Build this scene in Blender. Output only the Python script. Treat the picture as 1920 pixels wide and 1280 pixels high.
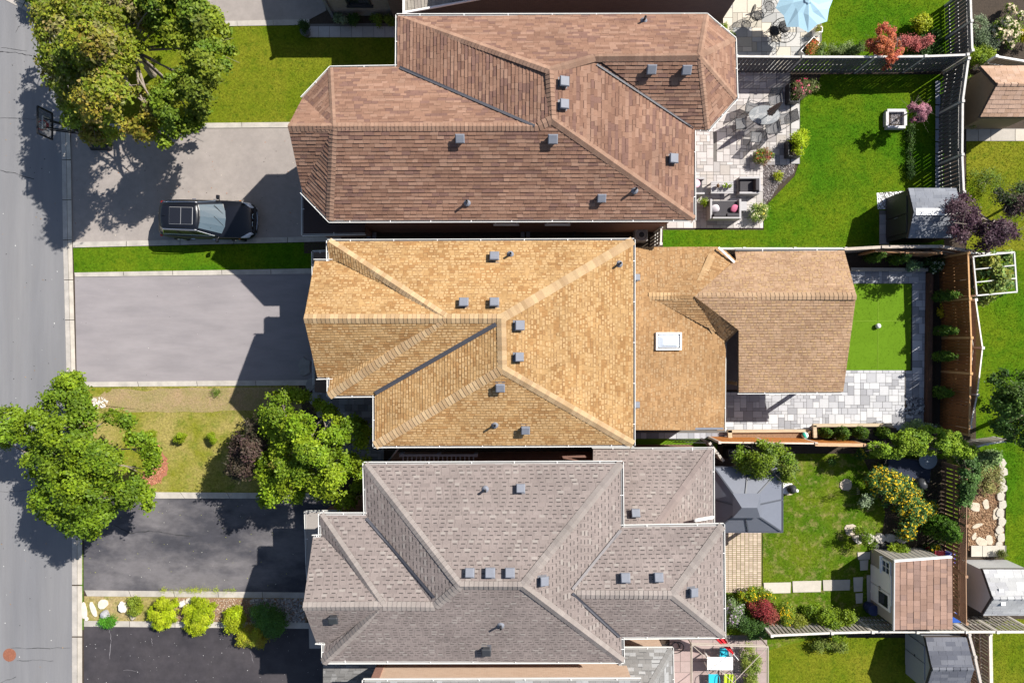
import bpy, math, random
import numpy as np
from mathutils import Vector, Matrix
random.seed(7)
RNG = np.random.default_rng(11)
for o in list(bpy.data.objects):
    bpy.data.objects.remove(o)
scene = bpy.context.scene
COL = scene.collection

# ------------------------------------------------------------ camera, sky, sun, exposure
CAMH = 34.6
FOC = 1280.0
cam = bpy.data.cameras.new('camera')
cam.lens = 24.0
cam.sensor_width = 36.0
cam.clip_end = 500.0
camo = bpy.data.objects.new('camera', cam)
camo.location = (0, 0, CAMH)
COL.objects.link(camo)
scene.camera = camo
SUN = Vector((0.838, 0.562, 1.0)).normalized()
w = bpy.data.worlds.new("World")
scene.world = w
w.use_nodes = True
wn = w.node_tree.nodes
sky = wn.new('ShaderNodeTexSky')
sky.sky_type = 'NISHITA'
sky.sun_disc = False
sky.sun_elevation = math.radians(44.7)
sky.sun_rotation = math.radians(56.2)
bg = wn['Background']
bg.inputs[1].default_value = 0.066
w.node_tree.links.new(sky.outputs[0], bg.inputs[0])
sl = bpy.data.lights.new('sun', 'SUN')
sl.energy = 4.5
sl.angle = math.radians(0.5)
sl.color = (1.0, 0.955, 0.885)
so = bpy.data.objects.new('sun', sl)
so.rotation_euler = SUN.to_track_quat('Z', 'Y').to_euler()
so.location = (20, 14, 40)
COL.objects.link(so)
scene.view_settings.view_transform = 'Standard'
scene.view_settings.look = 'None'
scene.view_settings.gamma = 1.0
scene.view_settings.exposure = 0.95
scene.view_settings.use_curve_mapping = False

# ------------------------------------------------------------ helpers
def U(px, py, z=0.0):
    s = (CAMH - z) / FOC
    return Vector(((px - 960) * s, (640 - py) * s, z))

def UL(pts, z=0.0):
    return [U(p[0], p[1], z) for p in pts]

def origin(o):
    v = Vector((0, 0, 0))
    while o is not None:
        v += o.location
        o = o.parent
    return v

def tag(o, label=None, cat=None, group=None, kind=None):
    if label: o['label'] = label
    if cat: o['category'] = cat
    if group: o['group'] = group
    if kind: o['kind'] = kind
    return o

def thing(name, label, cat, loc=(0, 0, 0), group=None, rz=0.0):
    o = bpy.data.objects.new(name, None)
    o.empty_display_size = 0.3
    COL.objects.link(o)
    o.location = loc
    o.rotation_euler = (0, 0, rz)
    return tag(o, label, cat, group)

def copy_tree(o, parent=None):
    c = o.copy()
    COL.objects.link(c)
    c.parent = parent
    for ch in list(o.children):
        copy_tree(ch, c)
    return c

def link_mesh(name, me, mat, parent=None, loc=(0, 0, 0), rot=None):
    o = bpy.data.objects.new(name, me)
    if mat is not None and len(me.materials) == 0:
        me.materials.append(mat)
    COL.objects.link(o)
    o.parent = parent
    o.location = loc
    if rot: o.rotation_euler = rot
    return o

class MB:
    def __init__(s):
        s.v = []; s.f = []; s.c = []
    def poly(s, pts, col=None):
        n = len(s.v)
        s.v.extend([tuple(p) for p in pts])
        s.f.append(tuple(range(n, n + len(pts)))); s.c.append(col)
        return s
    def hull(s, top, bot, col=None, cols=None):
        n = len(top); b = len(s.v)
        s.v.extend([tuple(p) for p in top]); s.v.extend([tuple(p) for p in bot])
        s.f.append(tuple(range(b, b + n))); s.c.append(col)
        s.f.append(tuple(range(b + 2 * n - 1, b + n - 1, -1))); s.c.append(cols or col)
        for i in range(n):
            j = (i + 1) % n
            s.f.append((b + i, b + n + i, b + n + j, b + j)); s.c.append(cols or col)
        return s
    def prism(s, pts, z0, z1, col=None):
        return s.hull([(p[0], p[1], z1) for p in pts], [(p[0], p[1], z0) for p in pts], col)
    def box(s, c, d, rz=0.0, col=None, taper=1.0):
        x, y, z = d[0] / 2, d[1] / 2, d[2] / 2
        ca, sa = math.cos(rz), math.sin(rz)
        def R(a, b, h): return (c[0] + a * ca - b * sa, c[1] + a * sa + b * ca, c[2] + h)
        t = taper
        return s.hull([R(-x * t, -y * t, z), R(x * t, -y * t, z), R(x * t, y * t, z), R(-x * t, y * t, z)],
                      [R(-x, -y, -z), R(x, -y, -z), R(x, y, -z), R(-x, y, -z)], col)
    def bar(s, a, b, w_, h_=None, col=None, up=(0, 0, 1)):
        a = Vector(a); b = Vector(b); d = (b - a)
        if d.length < 1e-6: return s
        d.normalize(); u = Vector(up)
        if abs(d.dot(u)) > 0.98: u = Vector((1, 0, 0))
        x = d.cross(u).normalized(); y = x.cross(d).normalized()
        h_ = w_ if h_ is None else h_
        x = x * w_ / 2; y = y * h_ / 2
        return s.hull([a - x - y, a + x - y, a + x + y, a - x + y], [b - x - y, b + x - y, b + x + y, b - x + y], col)
    def tube(s, a, b, r, r2=None, n=8, col=None):
        a = Vector(a); b = Vector(b); d = (b - a)
        if d.length < 1e-6: return s
        d.normalize(); u = Vector((0, 0, 1))
        if abs(d.dot(u)) > 0.98: u = Vector((1, 0, 0))
        x = d.cross(u).normalized(); y = x.cross(d).normalized()
        r2 = r if r2 is None else r2
        A = [a + x * r * math.cos(2 * math.pi * i / n) + y * r * math.sin(2 * math.pi * i / n) for i in range(n)]
        B = [b + x * r2 * math.cos(2 * math.pi * i / n) + y * r2 * math.sin(2 * math.pi * i / n) for i in range(n)]
        return s.hull(A, B, col)
    def path(s, pts, r, n=6, col=None):
        for i in range(len(pts) - 1): s.tube(pts[i], pts[i + 1], r, r, n, col)
        return s
    def lathe(s, c, prof, n=16, col=None, sx=1.0, sy=1.0):
        b = len(s.v)
        for r, z in prof:
            for i in range(n):
                a = 2 * math.pi * i / n
                s.v.append((c[0] + r * sx * math.cos(a), c[1] + r * sy * math.sin(a), c[2] + z))
        for k in range(len(prof) - 1):
            for i in range(n):
                j = (i + 1) % n
                s.f.append((b + k * n + i, b + k * n + j, b + (k + 1) * n + j, b + (k + 1) * n + i)); s.c.append(col)
        s.f.append(tuple(b + i for i in range(n))[::-1]); s.c.append(col)
        k = len(prof) - 1
        s.f.append(tuple(b + k * n + i for i in range(n))); s.c.append(col)
        return s
    def ring(s, c, R, r, n=20, m=6, col=None, axis=2):
        pts = []
        for i in range(n + 1):
            a = 2 * math.pi * i / n
            if axis == 2: pts.append((c[0] + R * math.cos(a), c[1] + R * math.sin(a), c[2]))
            elif axis == 0: pts.append((c[0], c[1] + R * math.cos(a), c[2] + R * math.sin(a)))
            else: pts.append((c[0] + R * math.cos(a), c[1], c[2] + R * math.sin(a)))
        return s.path(pts, r, m, col)
    def sphere(s, c, r, n=12, m=8, col=None, sz=1.0):
        prof = [(max(r * math.sin(math.pi * k / m), 0.001), -r * sz * math.cos(math.pi * k / m)) for k in range(m + 1)]
        return s.lathe(c, prof, n, col)
    def mesh(s, name, off=(0, 0, 0), smooth=False):
        me = bpy.data.meshes.new(name)
        ox, oy, oz = off
        me.from_pydata([(x - ox, y - oy, z - oz) for x, y, z in s.v], [], s.f)
        if True:
            at = me.color_attributes.new('Col', 'FLOAT_COLOR', 'CORNER')
            arr = np.ones((len(me.loops), 4), dtype=np.float32); k = 0
            for f, c in zip(s.f, s.c):
                n = len(f)
                if c is not None: arr[k:k + n, :3] = c[:3]
                k += n
            at.data.foreach_set('color', arr.ravel())
        if smooth:
            me.polygons.foreach_set('use_smooth', [True] * len(me.polygons))
        return me
    def build(s, name, mat, parent=None, world=True, label=None, kind=None, smooth=False, bevel=0):
        off = origin(parent) if (parent is not None and world) else (0, 0, 0)
        o = link_mesh(name, s.mesh(name, off, smooth), mat, parent)
        if label: o['label'] = label
        if kind: o['kind'] = kind
        if bevel:
            m = o.modifiers.new('bevel', 'BEVEL'); m.width = bevel; m.segments = 2; m.limit_method = 'ANGLE'
        return o

# ------------------------------------------------------------ materials
MATS = {}
def mat(name, col, rough=0.8, var=0.12, scale=6.0, bump=0.0, bscale=60.0, attr=False, metal=0.0,
        col2=None, scale2=None, mix=0.5, spec=0.4, coat=0.0, trans=0.0, wear=0.0, stretch=None, alpha=None, sharp=None):
    """col * vertex colour * noise; col2 is a second real colour mixed in by a big noise"""
    m = bpy.data.materials.new(name); m.use_nodes = True
    nt = m.node_tree; N = nt.nodes; L = nt.links
    b = N['Principled BSDF']
    b.inputs['Roughness'].default_value = rough
    b.inputs['Metallic'].default_value = metal
    b.inputs['Specular IOR Level'].default_value = spec
    b.inputs['Coat Weight'].default_value = coat
    tc = N.new('ShaderNodeTexCoord'); src = tc.outputs['Object']
    if stretch:
        mp = N.new('ShaderNodeMapping'); mp.inputs['Scale'].default_value = stretch
        L.new(src, mp.inputs[0]); src = mp.outputs[0]
    cur = None
    rgb = N.new('ShaderNodeRGB'); rgb.outputs[0].default_value = (*col, 1); cur = rgb.outputs[0]
    if col2 is not None:
        n2 = N.new('ShaderNodeTexNoise'); n2.inputs['Scale'].default_value = scale2 or 0.6
        n2.inputs['Detail'].default_value = 6; n2.inputs['Roughness'].default_value = 0.62
        L.new(src, n2.inputs['Vector'])
        r = N.new('ShaderNodeMapRange'); s_ = sharp if sharp else 0.16
        r.inputs['From Min'].default_value = mix - s_ ; r.inputs['From Max'].default_value = mix + s_
        L.new(n2.outputs[0], r.inputs[0])
        mx = N.new('ShaderNodeMix'); mx.data_type = 'RGBA'
        L.new(r.outputs[0], mx.inputs[0]); L.new(cur, mx.inputs[6]); mx.inputs[7].default_value = (*col2, 1)
        cur = mx.outputs[2]
    if wear > 0:
        mpw = N.new('ShaderNodeMapping'); mpw.inputs['Scale'].default_value = (.55, .55, .2); L.new(tc.outputs['Object'], mpw.inputs[0])
        nw = N.new('ShaderNodeTexNoise'); nw.inputs['Scale'].default_value = 1.0; nw.inputs['Detail'].default_value = 7; nw.inputs['Roughness'].default_value = .6; L.new(mpw.outputs[0], nw.inputs['Vector'])
        rw = N.new('ShaderNodeMapRange'); rw.inputs['From Min'].default_value = .3; rw.inputs['From Max'].default_value = .7; rw.inputs['To Min'].default_value = 1 - wear; rw.inputs['To Max'].default_value = 1 + wear; L.new(nw.outputs[0], rw.inputs[0])
        vw = N.new('ShaderNodeVectorMath'); vw.operation = 'SCALE'; L.new(cur, vw.inputs[0]); L.new(rw.outputs[0], vw.inputs['Scale']); cur = vw.outputs[0]
    if attr:
        a = N.new('ShaderNodeVertexColor'); a.layer_name = 'Col'
        mx = N.new('ShaderNodeMix'); mx.data_type = 'RGBA'; mx.blend_type = 'MULTIPLY'; mx.inputs[0].default_value = 1
        L.new(cur, mx.inputs[6]); L.new(a.outputs[0], mx.inputs[7]); cur = mx.outputs[2]
    if var > 0:
        n1 = N.new('ShaderNodeTexNoise'); n1.inputs['Scale'].default_value = scale
        n1.inputs['Detail'].default_value = 8; n1.inputs['Roughness'].default_value = 0.7
        L.new(src, n1.inputs['Vector'])
        r = N.new('ShaderNodeMapRange'); r.inputs['From Min'].default_value = 0.25; r.inputs['From Max'].default_value = 0.75
        r.inputs['To Min'].default_value = 1 - var; r.inputs['To Max'].default_value = 1 + var
        L.new(n1.outputs[0], r.inputs[0])
        mx = N.new('ShaderNodeVectorMath'); mx.operation = 'SCALE'
        L.new(cur, mx.inputs[0]); L.new(r.outputs[0], mx.inputs['Scale']); cur = mx.outputs[0]
    L.new(cur, b.inputs['Base Color'])
    if bump > 0:
        nb = N.new('ShaderNodeTexNoise'); nb.inputs['Scale'].default_value = bscale; nb.inputs['Detail'].default_value = 4
        L.new(src, nb.inputs['Vector'])
        bp = N.new('ShaderNodeBump'); bp.inputs['Strength'].default_value = bump; bp.inputs['Distance'].default_value = 0.02
        L.new(nb.outputs[0], bp.inputs['Height']); L.new(bp.outputs[0], b.inputs['Normal'])
    if trans > 0:
        t = N.new('ShaderNodeBsdfTranslucent'); L.new(cur, t.inputs[0])
        ms = N.new('ShaderNodeMixShader'); ms.inputs[0].default_value = trans
        out = N['Material Output']
        L.new(b.outputs[0], ms.inputs[1]); L.new(t.outputs[0], ms.inputs[2]); L.new(ms.outputs[0], out.inputs[0])
    if alpha is not None:
        b.inputs['Alpha'].default_value = alpha
    MATS[name] = m
    return m

def brickmat(name, c1, c2, mortar, sx, sy, axis='xz', rough=0.85):
    m = bpy.data.materials.new(name); m.use_nodes = True
    nt = m.node_tree; N = nt.nodes; L = nt.links; b = N['Principled BSDF']
    b.inputs['Roughness'].default_value = rough
    tc = N.new('ShaderNodeTexCoord'); sp = N.new('ShaderNodeSeparateXYZ'); cb = N.new('ShaderNodeCombineXYZ')
    L.new(tc.outputs['Object'], sp.inputs[0])
    ad = N.new('ShaderNodeMath'); ad.operation = 'ADD'
    L.new(sp.outputs[0], ad.inputs[0]); L.new(sp.outputs[1], ad.inputs[1])
    L.new(ad.outputs[0], cb.inputs[0])
    L.new(sp.outputs[2] if axis == 'xz' else sp.outputs[1], cb.inputs[1])
    if axis == 'xy': L.new(sp.outputs[0], cb.inputs[0])
    br = N.new('ShaderNodeTexBrick')
    br.inputs['Scale'].default_value = 1.0
    br.inputs['Brick Width'].default_value = sx; br.inputs['Row Height'].default_value = sy
    br.inputs['Mortar Size'].default_value = 0.008; br.inputs['Bias'].default_value = 0.0
    br.inputs['Color1'].default_value = (*c1, 1); br.inputs['Color2'].default_value = (*c2, 1); br.inputs['Mortar'].default_value = (*mortar, 1)
    L.new(cb.outputs[0], br.inputs['Vector'])
    L.new(br.outputs[0], b.inputs['Base Color'])
    bp = N.new('ShaderNodeBump'); bp.inputs['Strength'].default_value = 0.5; bp.inputs['Distance'].default_value = 0.01; bp.invert = True
    L.new(br.outputs['Fac'], bp.inputs['Height']); L.new(bp.outputs[0], b.inputs['Normal'])
    return m

M_SHING = mat('asphalt_shingle', (1, 1, 1), 0.93, 0.16, 30, 0.35, 160, attr=True, spec=0.2, wear=.13)
M_DECKB = mat('roof_deck', (0.06, 0.05, 0.045), 0.9)
M_WHITE = mat('white_metal', (0.80, 0.79, 0.77), 0.45, 0.05)
M_GUTIN = mat('gutter_inner', (0.45, 0.44, 0.43), 0.5, 0.2)
M_GREYM = mat('grey_metal', (0.175, 0.185, 0.215), 0.55, 0.1, spec=.2)
M_GREYD = mat('dark_metal', (0.035, 0.037, 0.042), 0.45, 0.1)
M_BLACK = mat('black_iron', (0.014, 0.014, 0.016), 0.5, 0.1)
M_FLASH = mat('valley_flashing', (0.055, 0.055, 0.065), 0.55, 0.15)
M_LEAF = mat('leaf', (1, 1, 1), 0.55, 0.1, 4, attr=True, trans=0.3, spec=0.22)
M_PETAL = mat('petal', (1, 1, 1), 0.7, 0.0, attr=True, trans=0.2)
M_BARK = mat('bark', (0.24, 0.20, 0.165), 0.9, 0.3, 8, 0.8, 25, stretch=(1, 1, 0.25))
M_CONC = mat('concrete', (0.41, 0.375, 0.33), 0.85, 0.22, 2.2, 0.2, 90, attr=True, col2=(0.34, 0.315, 0.28), scale2=1.3)
M_PAVER = mat('paver_stone', (1, 1, 1), 0.8, 0.10, 7, 0.25, 60, attr=True, stretch=(0.5, 2.2, 1))
M_STONE = mat('natural_stone', (1, 1, 1), 0.85, 0.2, 4, 0.5, 20, attr=True)
M_WOODW = mat('weathered_wood', (0.20, 0.195, 0.19), 0.9, 0.35, 5, 0.4, 30, stretch=(3, 3, 0.5), attr=True)
M_WOODB = mat('brown_stained_wood', (0.16, 0.068, 0.024), 0.75, 0.35, 5, 0.3, 30, stretch=(3, 3, 0.5), attr=True)
M_WOODO = mat('orange_stained_wood', (0.36, 0.155, 0.04), 0.7, 0.3, 5, 0.3, 30, attr=True)
M_WOODL = mat('pale_wood', (0.42, 0.33, 0.22), 0.8, 0.25, 4, 0.3, 30, stretch=(0.6, 3, 1))
M_GLASS = mat('window_glass', (0.02, 0.025, 0.03), 0.05, 0.0, spec=0.8)
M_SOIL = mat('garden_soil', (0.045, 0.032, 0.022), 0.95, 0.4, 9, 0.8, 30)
M_MULCH = mat('bark_mulch', (0.22, 0.13, 0.075), 0.95, 0.45, 14, 0.8, 40)
M_GRAVEL = mat('gravel_stone', (1, 1, 1), 0.85, 0.1, 10, attr=True)
M_PLAST = mat('coloured_plastic', (1, 1, 1), 0.4, 0.03, attr=True)
M_FAB = mat('fabric', (1, 1, 1), 0.9, 0.08, 20, 0.1, 150, attr=True)

def grassmat(name, a, b_, c, s1=0.35, s2=2.5):
    m = bpy.data.materials.new(name); m.use_nodes = True
    nt = m.node_tree; N = nt.nodes; L = nt.links; p = N['Principled BSDF']
    p.inputs['Roughness'].default_value = 0.8; p.inputs['Specular IOR Level'].default_value = 0.0
    tc = N.new('ShaderNodeTexCoord')
    def noise(sc, det=6, ro=0.6):
        n = N.new('ShaderNodeTexNoise'); n.inputs['Scale'].default_value = sc; n.inputs['Detail'].default_value = det
        n.inputs['Roughness'].default_value = ro; L.new(tc.outputs['Object'], n.inputs['Vector']); return n.outputs[0]
    def mr(x, lo, hi, a0=0, a1=1):
        r = N.new('ShaderNodeMapRange'); r.inputs['From Min'].default_value = lo; r.inputs['From Max'].default_value = hi
        r.inputs['To Min'].default_value = a0; r.inputs['To Max'].default_value = a1; L.new(x, r.inputs[0]); return r.outputs[0]
    def mix(f, x, y):
        k = N.new('ShaderNodeMix'); k.data_type = 'RGBA'; L.new(f, k.inputs[0])
        for i, q in ((6, x), (7, y)):
            if isinstance(q, tuple): k.inputs[i].default_value = (*q, 1)
            else: L.new(q, k.inputs[i])
        return k.outputs[2]
    x = mix(mr(noise(s1), 0.38, 0.62), a, b_)
    x = mix(mr(noise(s2, 8, 0.7), 0.5, 0.72), x, c)
    va = N.new('ShaderNodeVertexColor'); va.layer_name = 'Col'
    mm = N.new('ShaderNodeVectorMath'); mm.operation = 'MULTIPLY'; L.new(x, mm.inputs[0]); L.new(va.outputs[0], mm.inputs[1])
    k = N.new('ShaderNodeVectorMath'); k.operation = 'SCALE'; L.new(mm.outputs[0], k.inputs[0])
    L.new(mr(noise(9, 8, 0.8), 0.3, 0.7, 0.45, 1.55), k.inputs['Scale'])
    L.new(k.outputs[0], p.inputs['Base Color'])
    return m
G_LUSH = grassmat('lush_grass', (0.046, 0.118, 0.005), (0.094, 0.142, 0.007), (0.028, 0.082, 0.004))
G_WORN = grassmat('worn_grass', (0.052, 0.108, 0.006), (0.10, 0.138, 0.010), (0.23, 0.19, 0.075), .6, 2.2)
G_FRONT = grassmat('front_grass', (0.16, 0.165, 0.018), (0.26, 0.215, 0.07), (0.09, 0.13, 0.012), .55, 1.8)
G_YELL = grassmat('yellowing_grass', (0.095, 0.132, 0.007), (0.150, 0.155, 0.014), (0.052, 0.092, 0.006))
G_DRY = grassmat('dry_grass', (0.20, 0.18, 0.045), (0.31, 0.235, 0.12), (0.12, 0.15, 0.025), 0.5, 1.6)
G_TURF = mat('artificial_turf', (.098, .185, .012), .85, .10, 1.2, .3, 120, attr=True, spec=0.0)

def inpoly(P, poly):
    x, y = P[:, 0], P[:, 1]; r = np.zeros(len(P), bool); n = len(poly); j = n - 1
    for i in range(n):
        xi, yi = poly[i]; xj, yj = poly[j]
        if yi != yj:
            c = ((yi > y) != (yj > y)) & (x < (xj - xi) * (y - yi) / (yj - yi) + xi)
            r ^= c
        j = i
    return r

def edge_dist(P, poly):
    d = np.full(len(P), 1e9); n = len(poly)
    for i in range(n):
        a = np.array(poly[i]); b = np.array(poly[(i + 1) % n]); ab = b - a
        t = np.clip(((P - a) @ ab) / max(ab @ ab, 1e-9), 0, 1)
        d = np.minimum(d, np.linalg.norm(P - (a + t[:, None] * ab), axis=1))
    return d

def numesh(name, V, nper, cols):
    """faces of nper verts each, V (n*nper,3), cols (n,3)"""
    n = len(V) // nper
    me = bpy.data.meshes.new(name)
    me.vertices.add(len(V)); me.vertices.foreach_set('co', V.astype(np.float32).ravel())
    me.loops.add(len(V)); me.loops.foreach_set('vertex_index', np.arange(len(V), dtype=np.int32))
    me.polygons.add(n); me.polygons.foreach_set('loop_start', np.arange(0, len(V), nper, dtype=np.int32))
    me.polygons.foreach_set('loop_total', np.full(n, nper, dtype=np.int32))
    me.update(calc_edges=True)
    at = me.color_attributes.new('Col', 'FLOAT_COLOR', 'CORNER')
    c4 = np.ones((n, 4), np.float32); c4[:, :3] = cols
    at.data.foreach_set('color', np.repeat(c4, nper, axis=0).ravel())
    return me

def leafcards(P, size, cols, up=0.5, aspect=0.75, D=None):
    n = len(P)
    nz = RNG.normal(size=(n, 3)) * .62; nz[:, 2] = np.abs(nz[:, 2]) + up * .6
    if D is not None: nz += D * .75
    nz /= np.linalg.norm(nz, axis=1)[:, None]
    t = np.cross(nz, RNG.normal(size=(n, 3))); t /= np.linalg.norm(t, axis=1)[:, None] + 1e-9
    b = np.cross(nz, t)
    s = size * RNG.uniform(0.6, 1.3, n)[:, None]
    # kite-shaped leaf, cupped along its midrib
    V = np.stack([P - t * s * 0.5, P - t * s * 0.02 + b * s * 0.45 * aspect + nz * s * .08,
                  P + t * s * 0.55 - nz * s * 0.1, P - t * s * .06 - b * s * 0.45 * aspect + nz * s * .08], axis=1).reshape(-1, 3)
    return V, 4

def sample_pal(pal, n, jit=0.18):
    pal = np.array(pal); k = RNG.integers(0, len(pal), n)
    return pal[k] * RNG.uniform(1 - jit, 1 + jit, n)[:, None]

def grass_blades(name, poly, dens, h, m, z=0.0, label=None, parent=None):
    P2 = [(p[0], p[1]) for p in poly]
    a = np.array(P2); lo, hi = a.min(0), a.max(0)
    n = int((hi - lo).prod() * dens)
    P = RNG.uniform(lo, hi, (n, 2)); P = P[inpoly(P, P2)]; n = len(P)
    if n == 0: return None
    P3 = np.column_stack([P, np.full(n, z)])
    ang = RNG.uniform(0, 6.283, n); wd = RNG.uniform(0.012, 0.022, n)[:, None]
    d = np.column_stack([np.cos(ang), np.sin(ang), np.zeros(n)])
    e = np.column_stack([-np.sin(ang), np.cos(ang), np.zeros(n)])
    hh = (h * RNG.uniform(0.5, 1.3, n))[:, None]; wd = wd * .7
    V = np.stack([P3 - d * wd, P3 + d * wd, P3 + e * hh * RNG.uniform(.3, 1.0, n)[:, None] + np.array([0, 0, 1]) * hh], axis=1).reshape(-1, 3)
    c = np.ones((n, 3)) * RNG.uniform(0.85, 1.45, n)[:, None]
    me = numesh(name, V, 3, c)
    o = link_mesh(name, me, m, parent); o['kind'] = 'stuff'
    if parent is None: tag(o, label, 'grass')
    return o
# ------------------------------------------------------------ setting: ground, road, kerb, driveways, lawns
def struct(name, mb, m, parent=None):
    o = mb.build(name, m, parent)
    if parent is None: o['kind'] = 'structure'
    return o

def rough(pts, amp=4, n=7):
    out = []
    for i in range(len(pts)):
        a, b = pts[i], pts[(i + 1) % len(pts)]
        for k in range(n):
            t = k / n; out.append((a[0] + (b[0] - a[0]) * t + random.uniform(-amp, amp), a[1] + (b[1] - a[1]) * t + random.uniform(-amp, amp)))
    return out

def sheet(name, pts, z, m, px=True, parent=None):
    P = UL(pts, z) if px else [Vector((p[0], p[1], z)) for p in pts]
    return struct(name, MB().poly(P), m, parent)

M_ROAD = mat('road_asphalt', (0.158, 0.158, 0.167), 0.9, 0.12, 1.2, 0.35, 70, col2=(0.19, 0.187, 0.19), scale2=0.5, stretch=(1.3, .10, 1))
M_ROAD.node_tree.nodes['Principled BSDF'].inputs['Specular IOR Level'].default_value = .2
M_DRV1 = mat('warm_worn_asphalt', (0.275, 0.243, 0.222), 0.9, 0.14, 2.5, 0.3, 80, col2=(0.235, 0.208, 0.192), scale2=0.5)
M_DRV2 = mat('smooth_grey_asphalt', (0.250, 0.228, 0.232), 0.9, 0.10, 1.5, 0.25, 90, col2=(0.205, 0.188, 0.194), scale2=0.7, stretch=(0.4, 1.6, 1))
M_DRV3 = mat('patchy_sealed_asphalt', (0.042, 0.041, 0.049), 0.8, 0.25, 2, 0.3, 80, col2=(0.125, 0.116, 0.12), scale2=0.42, mix=0.50, sharp=0.10, stretch=(0.7, 1.3, 1))
M_DRV4 = mat('fresh_sealed_asphalt', (0.026, 0.023, 0.028), 0.75, 0.3, 2, 0.3, 80, col2=(0.046, 0.040, 0.044), scale2=0.4)

base = struct('ground', MB().poly([(-150, -150, -0.03), (150, -150, -0.03), (150, 150, -0.03), (-150, 150, -0.03)]), G_LUSH)
grd = sheet('lot_soil', [(100, -60), (1990, -60), (1990, 1340), (100, 1340)], -0.012, M_SOIL)

road_edge = [(-6, -8), (40, 16), (75, 39), (96, 80), (110, 160), (116, 300), (118, 450), (122, 600), (125, 720), (131, 880), (135, 1000), (135, 1290)]
kw = [16, 16, 16, 17, 18, 17, 17, 17, 17, 18, 19, 19]
road_poly = [U(*p) for p in road_edge]
R = road_poly
rp = [Vector((-60, R[0].y, 0))] + R + [Vector((R[-1].x, -60, 0)), Vector((-60, -60, 0))]
road = struct('road', MB().poly([(p.x, p.y, 0.004) for p in rp]), M_ROAD)
M_CRACK = mat('crack_filler', (0.03, 0.03, 0.032), 0.8)
def crack(pts, wd, parent, z=0.0085, m=None):
    mb = MB(); P = []
    for i in range(len(pts) - 1):
        a = Vector(pts[i]); b = Vector(pts[i + 1])
        for k in range(5):
            t = k / 5; P.append(a.lerp(b, t) + Vector((random.uniform(-1, 1), random.uniform(-1, 1))) * 1.2)
    P.append(Vector(pts[-1]))
    for i in range(len(P) - 1):
        a = U(P[i].x, P[i].y, z); b = U(P[i + 1].x, P[i + 1].y, z); d = (b - a)
        n = Vector((-d.y, d.x, 0)).normalized() * wd * random.uniform(.3, 1.0) / 2
        mb.poly([a - n, a + n, b + n, b - n])
    return mb.build('crack', m or M_CRACK, parent)
crack([(0, 98), (30, 99), (60, 105)], 0.05, road); crack([(2, 90), (50, 96)], 0.03, road)
crack([(0, 319), (30, 326), (64, 336)], 0.04, road); crack([(0, 222), (40, 223), (75, 224)], 0.03, road)
crack([(0, 922), (30, 920), (62, 918)], 0.03, road); crack([(20, 1214), (70, 1215), (132, 1214)], 0.035, road)
crack([(30, 1238), (60, 1237), (100, 1238)], 0.03, road); crack([(0, 1279), (30, 1268)], 0.03, road)
crack([(28, 62), (40, 44)], 0.02, road)
# kerb: gutter pan and kerb top, in poured lengths with joints
kerb = thing('kerb', None, None); kerb['kind'] = 'structure'
def lerp_edge(t, off):
    n = len(road_edge) - 1; i = min(int(t), n - 1); f = t - i
    a = road_edge[i]; b = road_edge[i + 1]; w_ = kw[i] * (1 - f) + kw[i + 1] * f
    dx, dy = b[0] - a[0], b[1] - a[1]; l = math.hypot(dx, dy)
    return (a[0] + dx * f + dy / l * w_ * off, a[1] + dy * f - dx / l * w_ * off)
ts = []
for i in range(len(road_edge) - 1):
    L_ = math.dist(road_edge[i], road_edge[i + 1]); n = max(1, round(L_ / 95))
    for k in range(n): ts.append(i + k / n)
ts.append(len(road_edge) - 1.0)
for i in range(len(ts) - 1):
    g = 0.004 * (1)
    t0, t1 = ts[i] + 0.004, ts[i + 1] - 0.004
    tint = random.uniform(0.92, 1.08)
    q = [lerp_edge(t0, 0.0), lerp_edge(t1, 0.0), lerp_edge(t1, 0.5), lerp_edge(t0, 0.5)]
    MB().hull(UL(q, 0.02), UL(q, -0.01), (tint * .93, tint * .93, tint * .95)).build('gutter_pan', M_CONC, kerb)
    q = [lerp_edge(t0, 0.53), lerp_edge(t1, 0.53), lerp_edge(t1, 1.0), lerp_edge(t0, 1.0)]
    MB().hull(UL(q, 0.06), UL(q, -0.01), (tint * 1.12, tint * 1.1, tint * 1.06)).build('kerb_stone', M_CONC, kerb)

drv = {}
drv[0] = sheet('driveway', [(372, -30), (600, -30), (612, 20), (578, 38), (388, 42)], 0.004, M_DRV1)
drv[1] = sheet('driveway', [(133, 236), (560, 236), (640, 240), (640, 443), (134, 455)], 0.004, M_DRV1)
drv[2] = sheet('driveway', [(140, 517), (640, 512), (640, 713), (144, 717)], 0.004, M_DRV2)
drv[3] = sheet('driveway', [(157, 932), (640, 932), (640, 1112), (157, 1107)], 0.004, M_DRV3)
drv[4] = sheet('driveway', [(157, 1174), (660, 1176), (660, 1300), (157, 1300)], 0.004, M_DRV4)
crack([(215, 985), (245, 1000), (280, 995), (320, 1000), (362, 1006)], 0.06, drv[3])
M_CHALK = mat('pale_scuff', (0.2, 0.19, 0.2), 0.9)
crack([(205, 1180), (208, 1200), (206, 1235)], 0.03, drv[4], m=M_CHALK); crack([(284, 1197), (286, 1210)], 0.02, drv[4], m=M_CHALK)
crack([(470, 1218), (476, 1242)], 0.02, drv[4], m=M_CHALK); crack([(232, 1256), (258, 1257)], 0.02, drv[4], m=M_CHALK)
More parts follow.
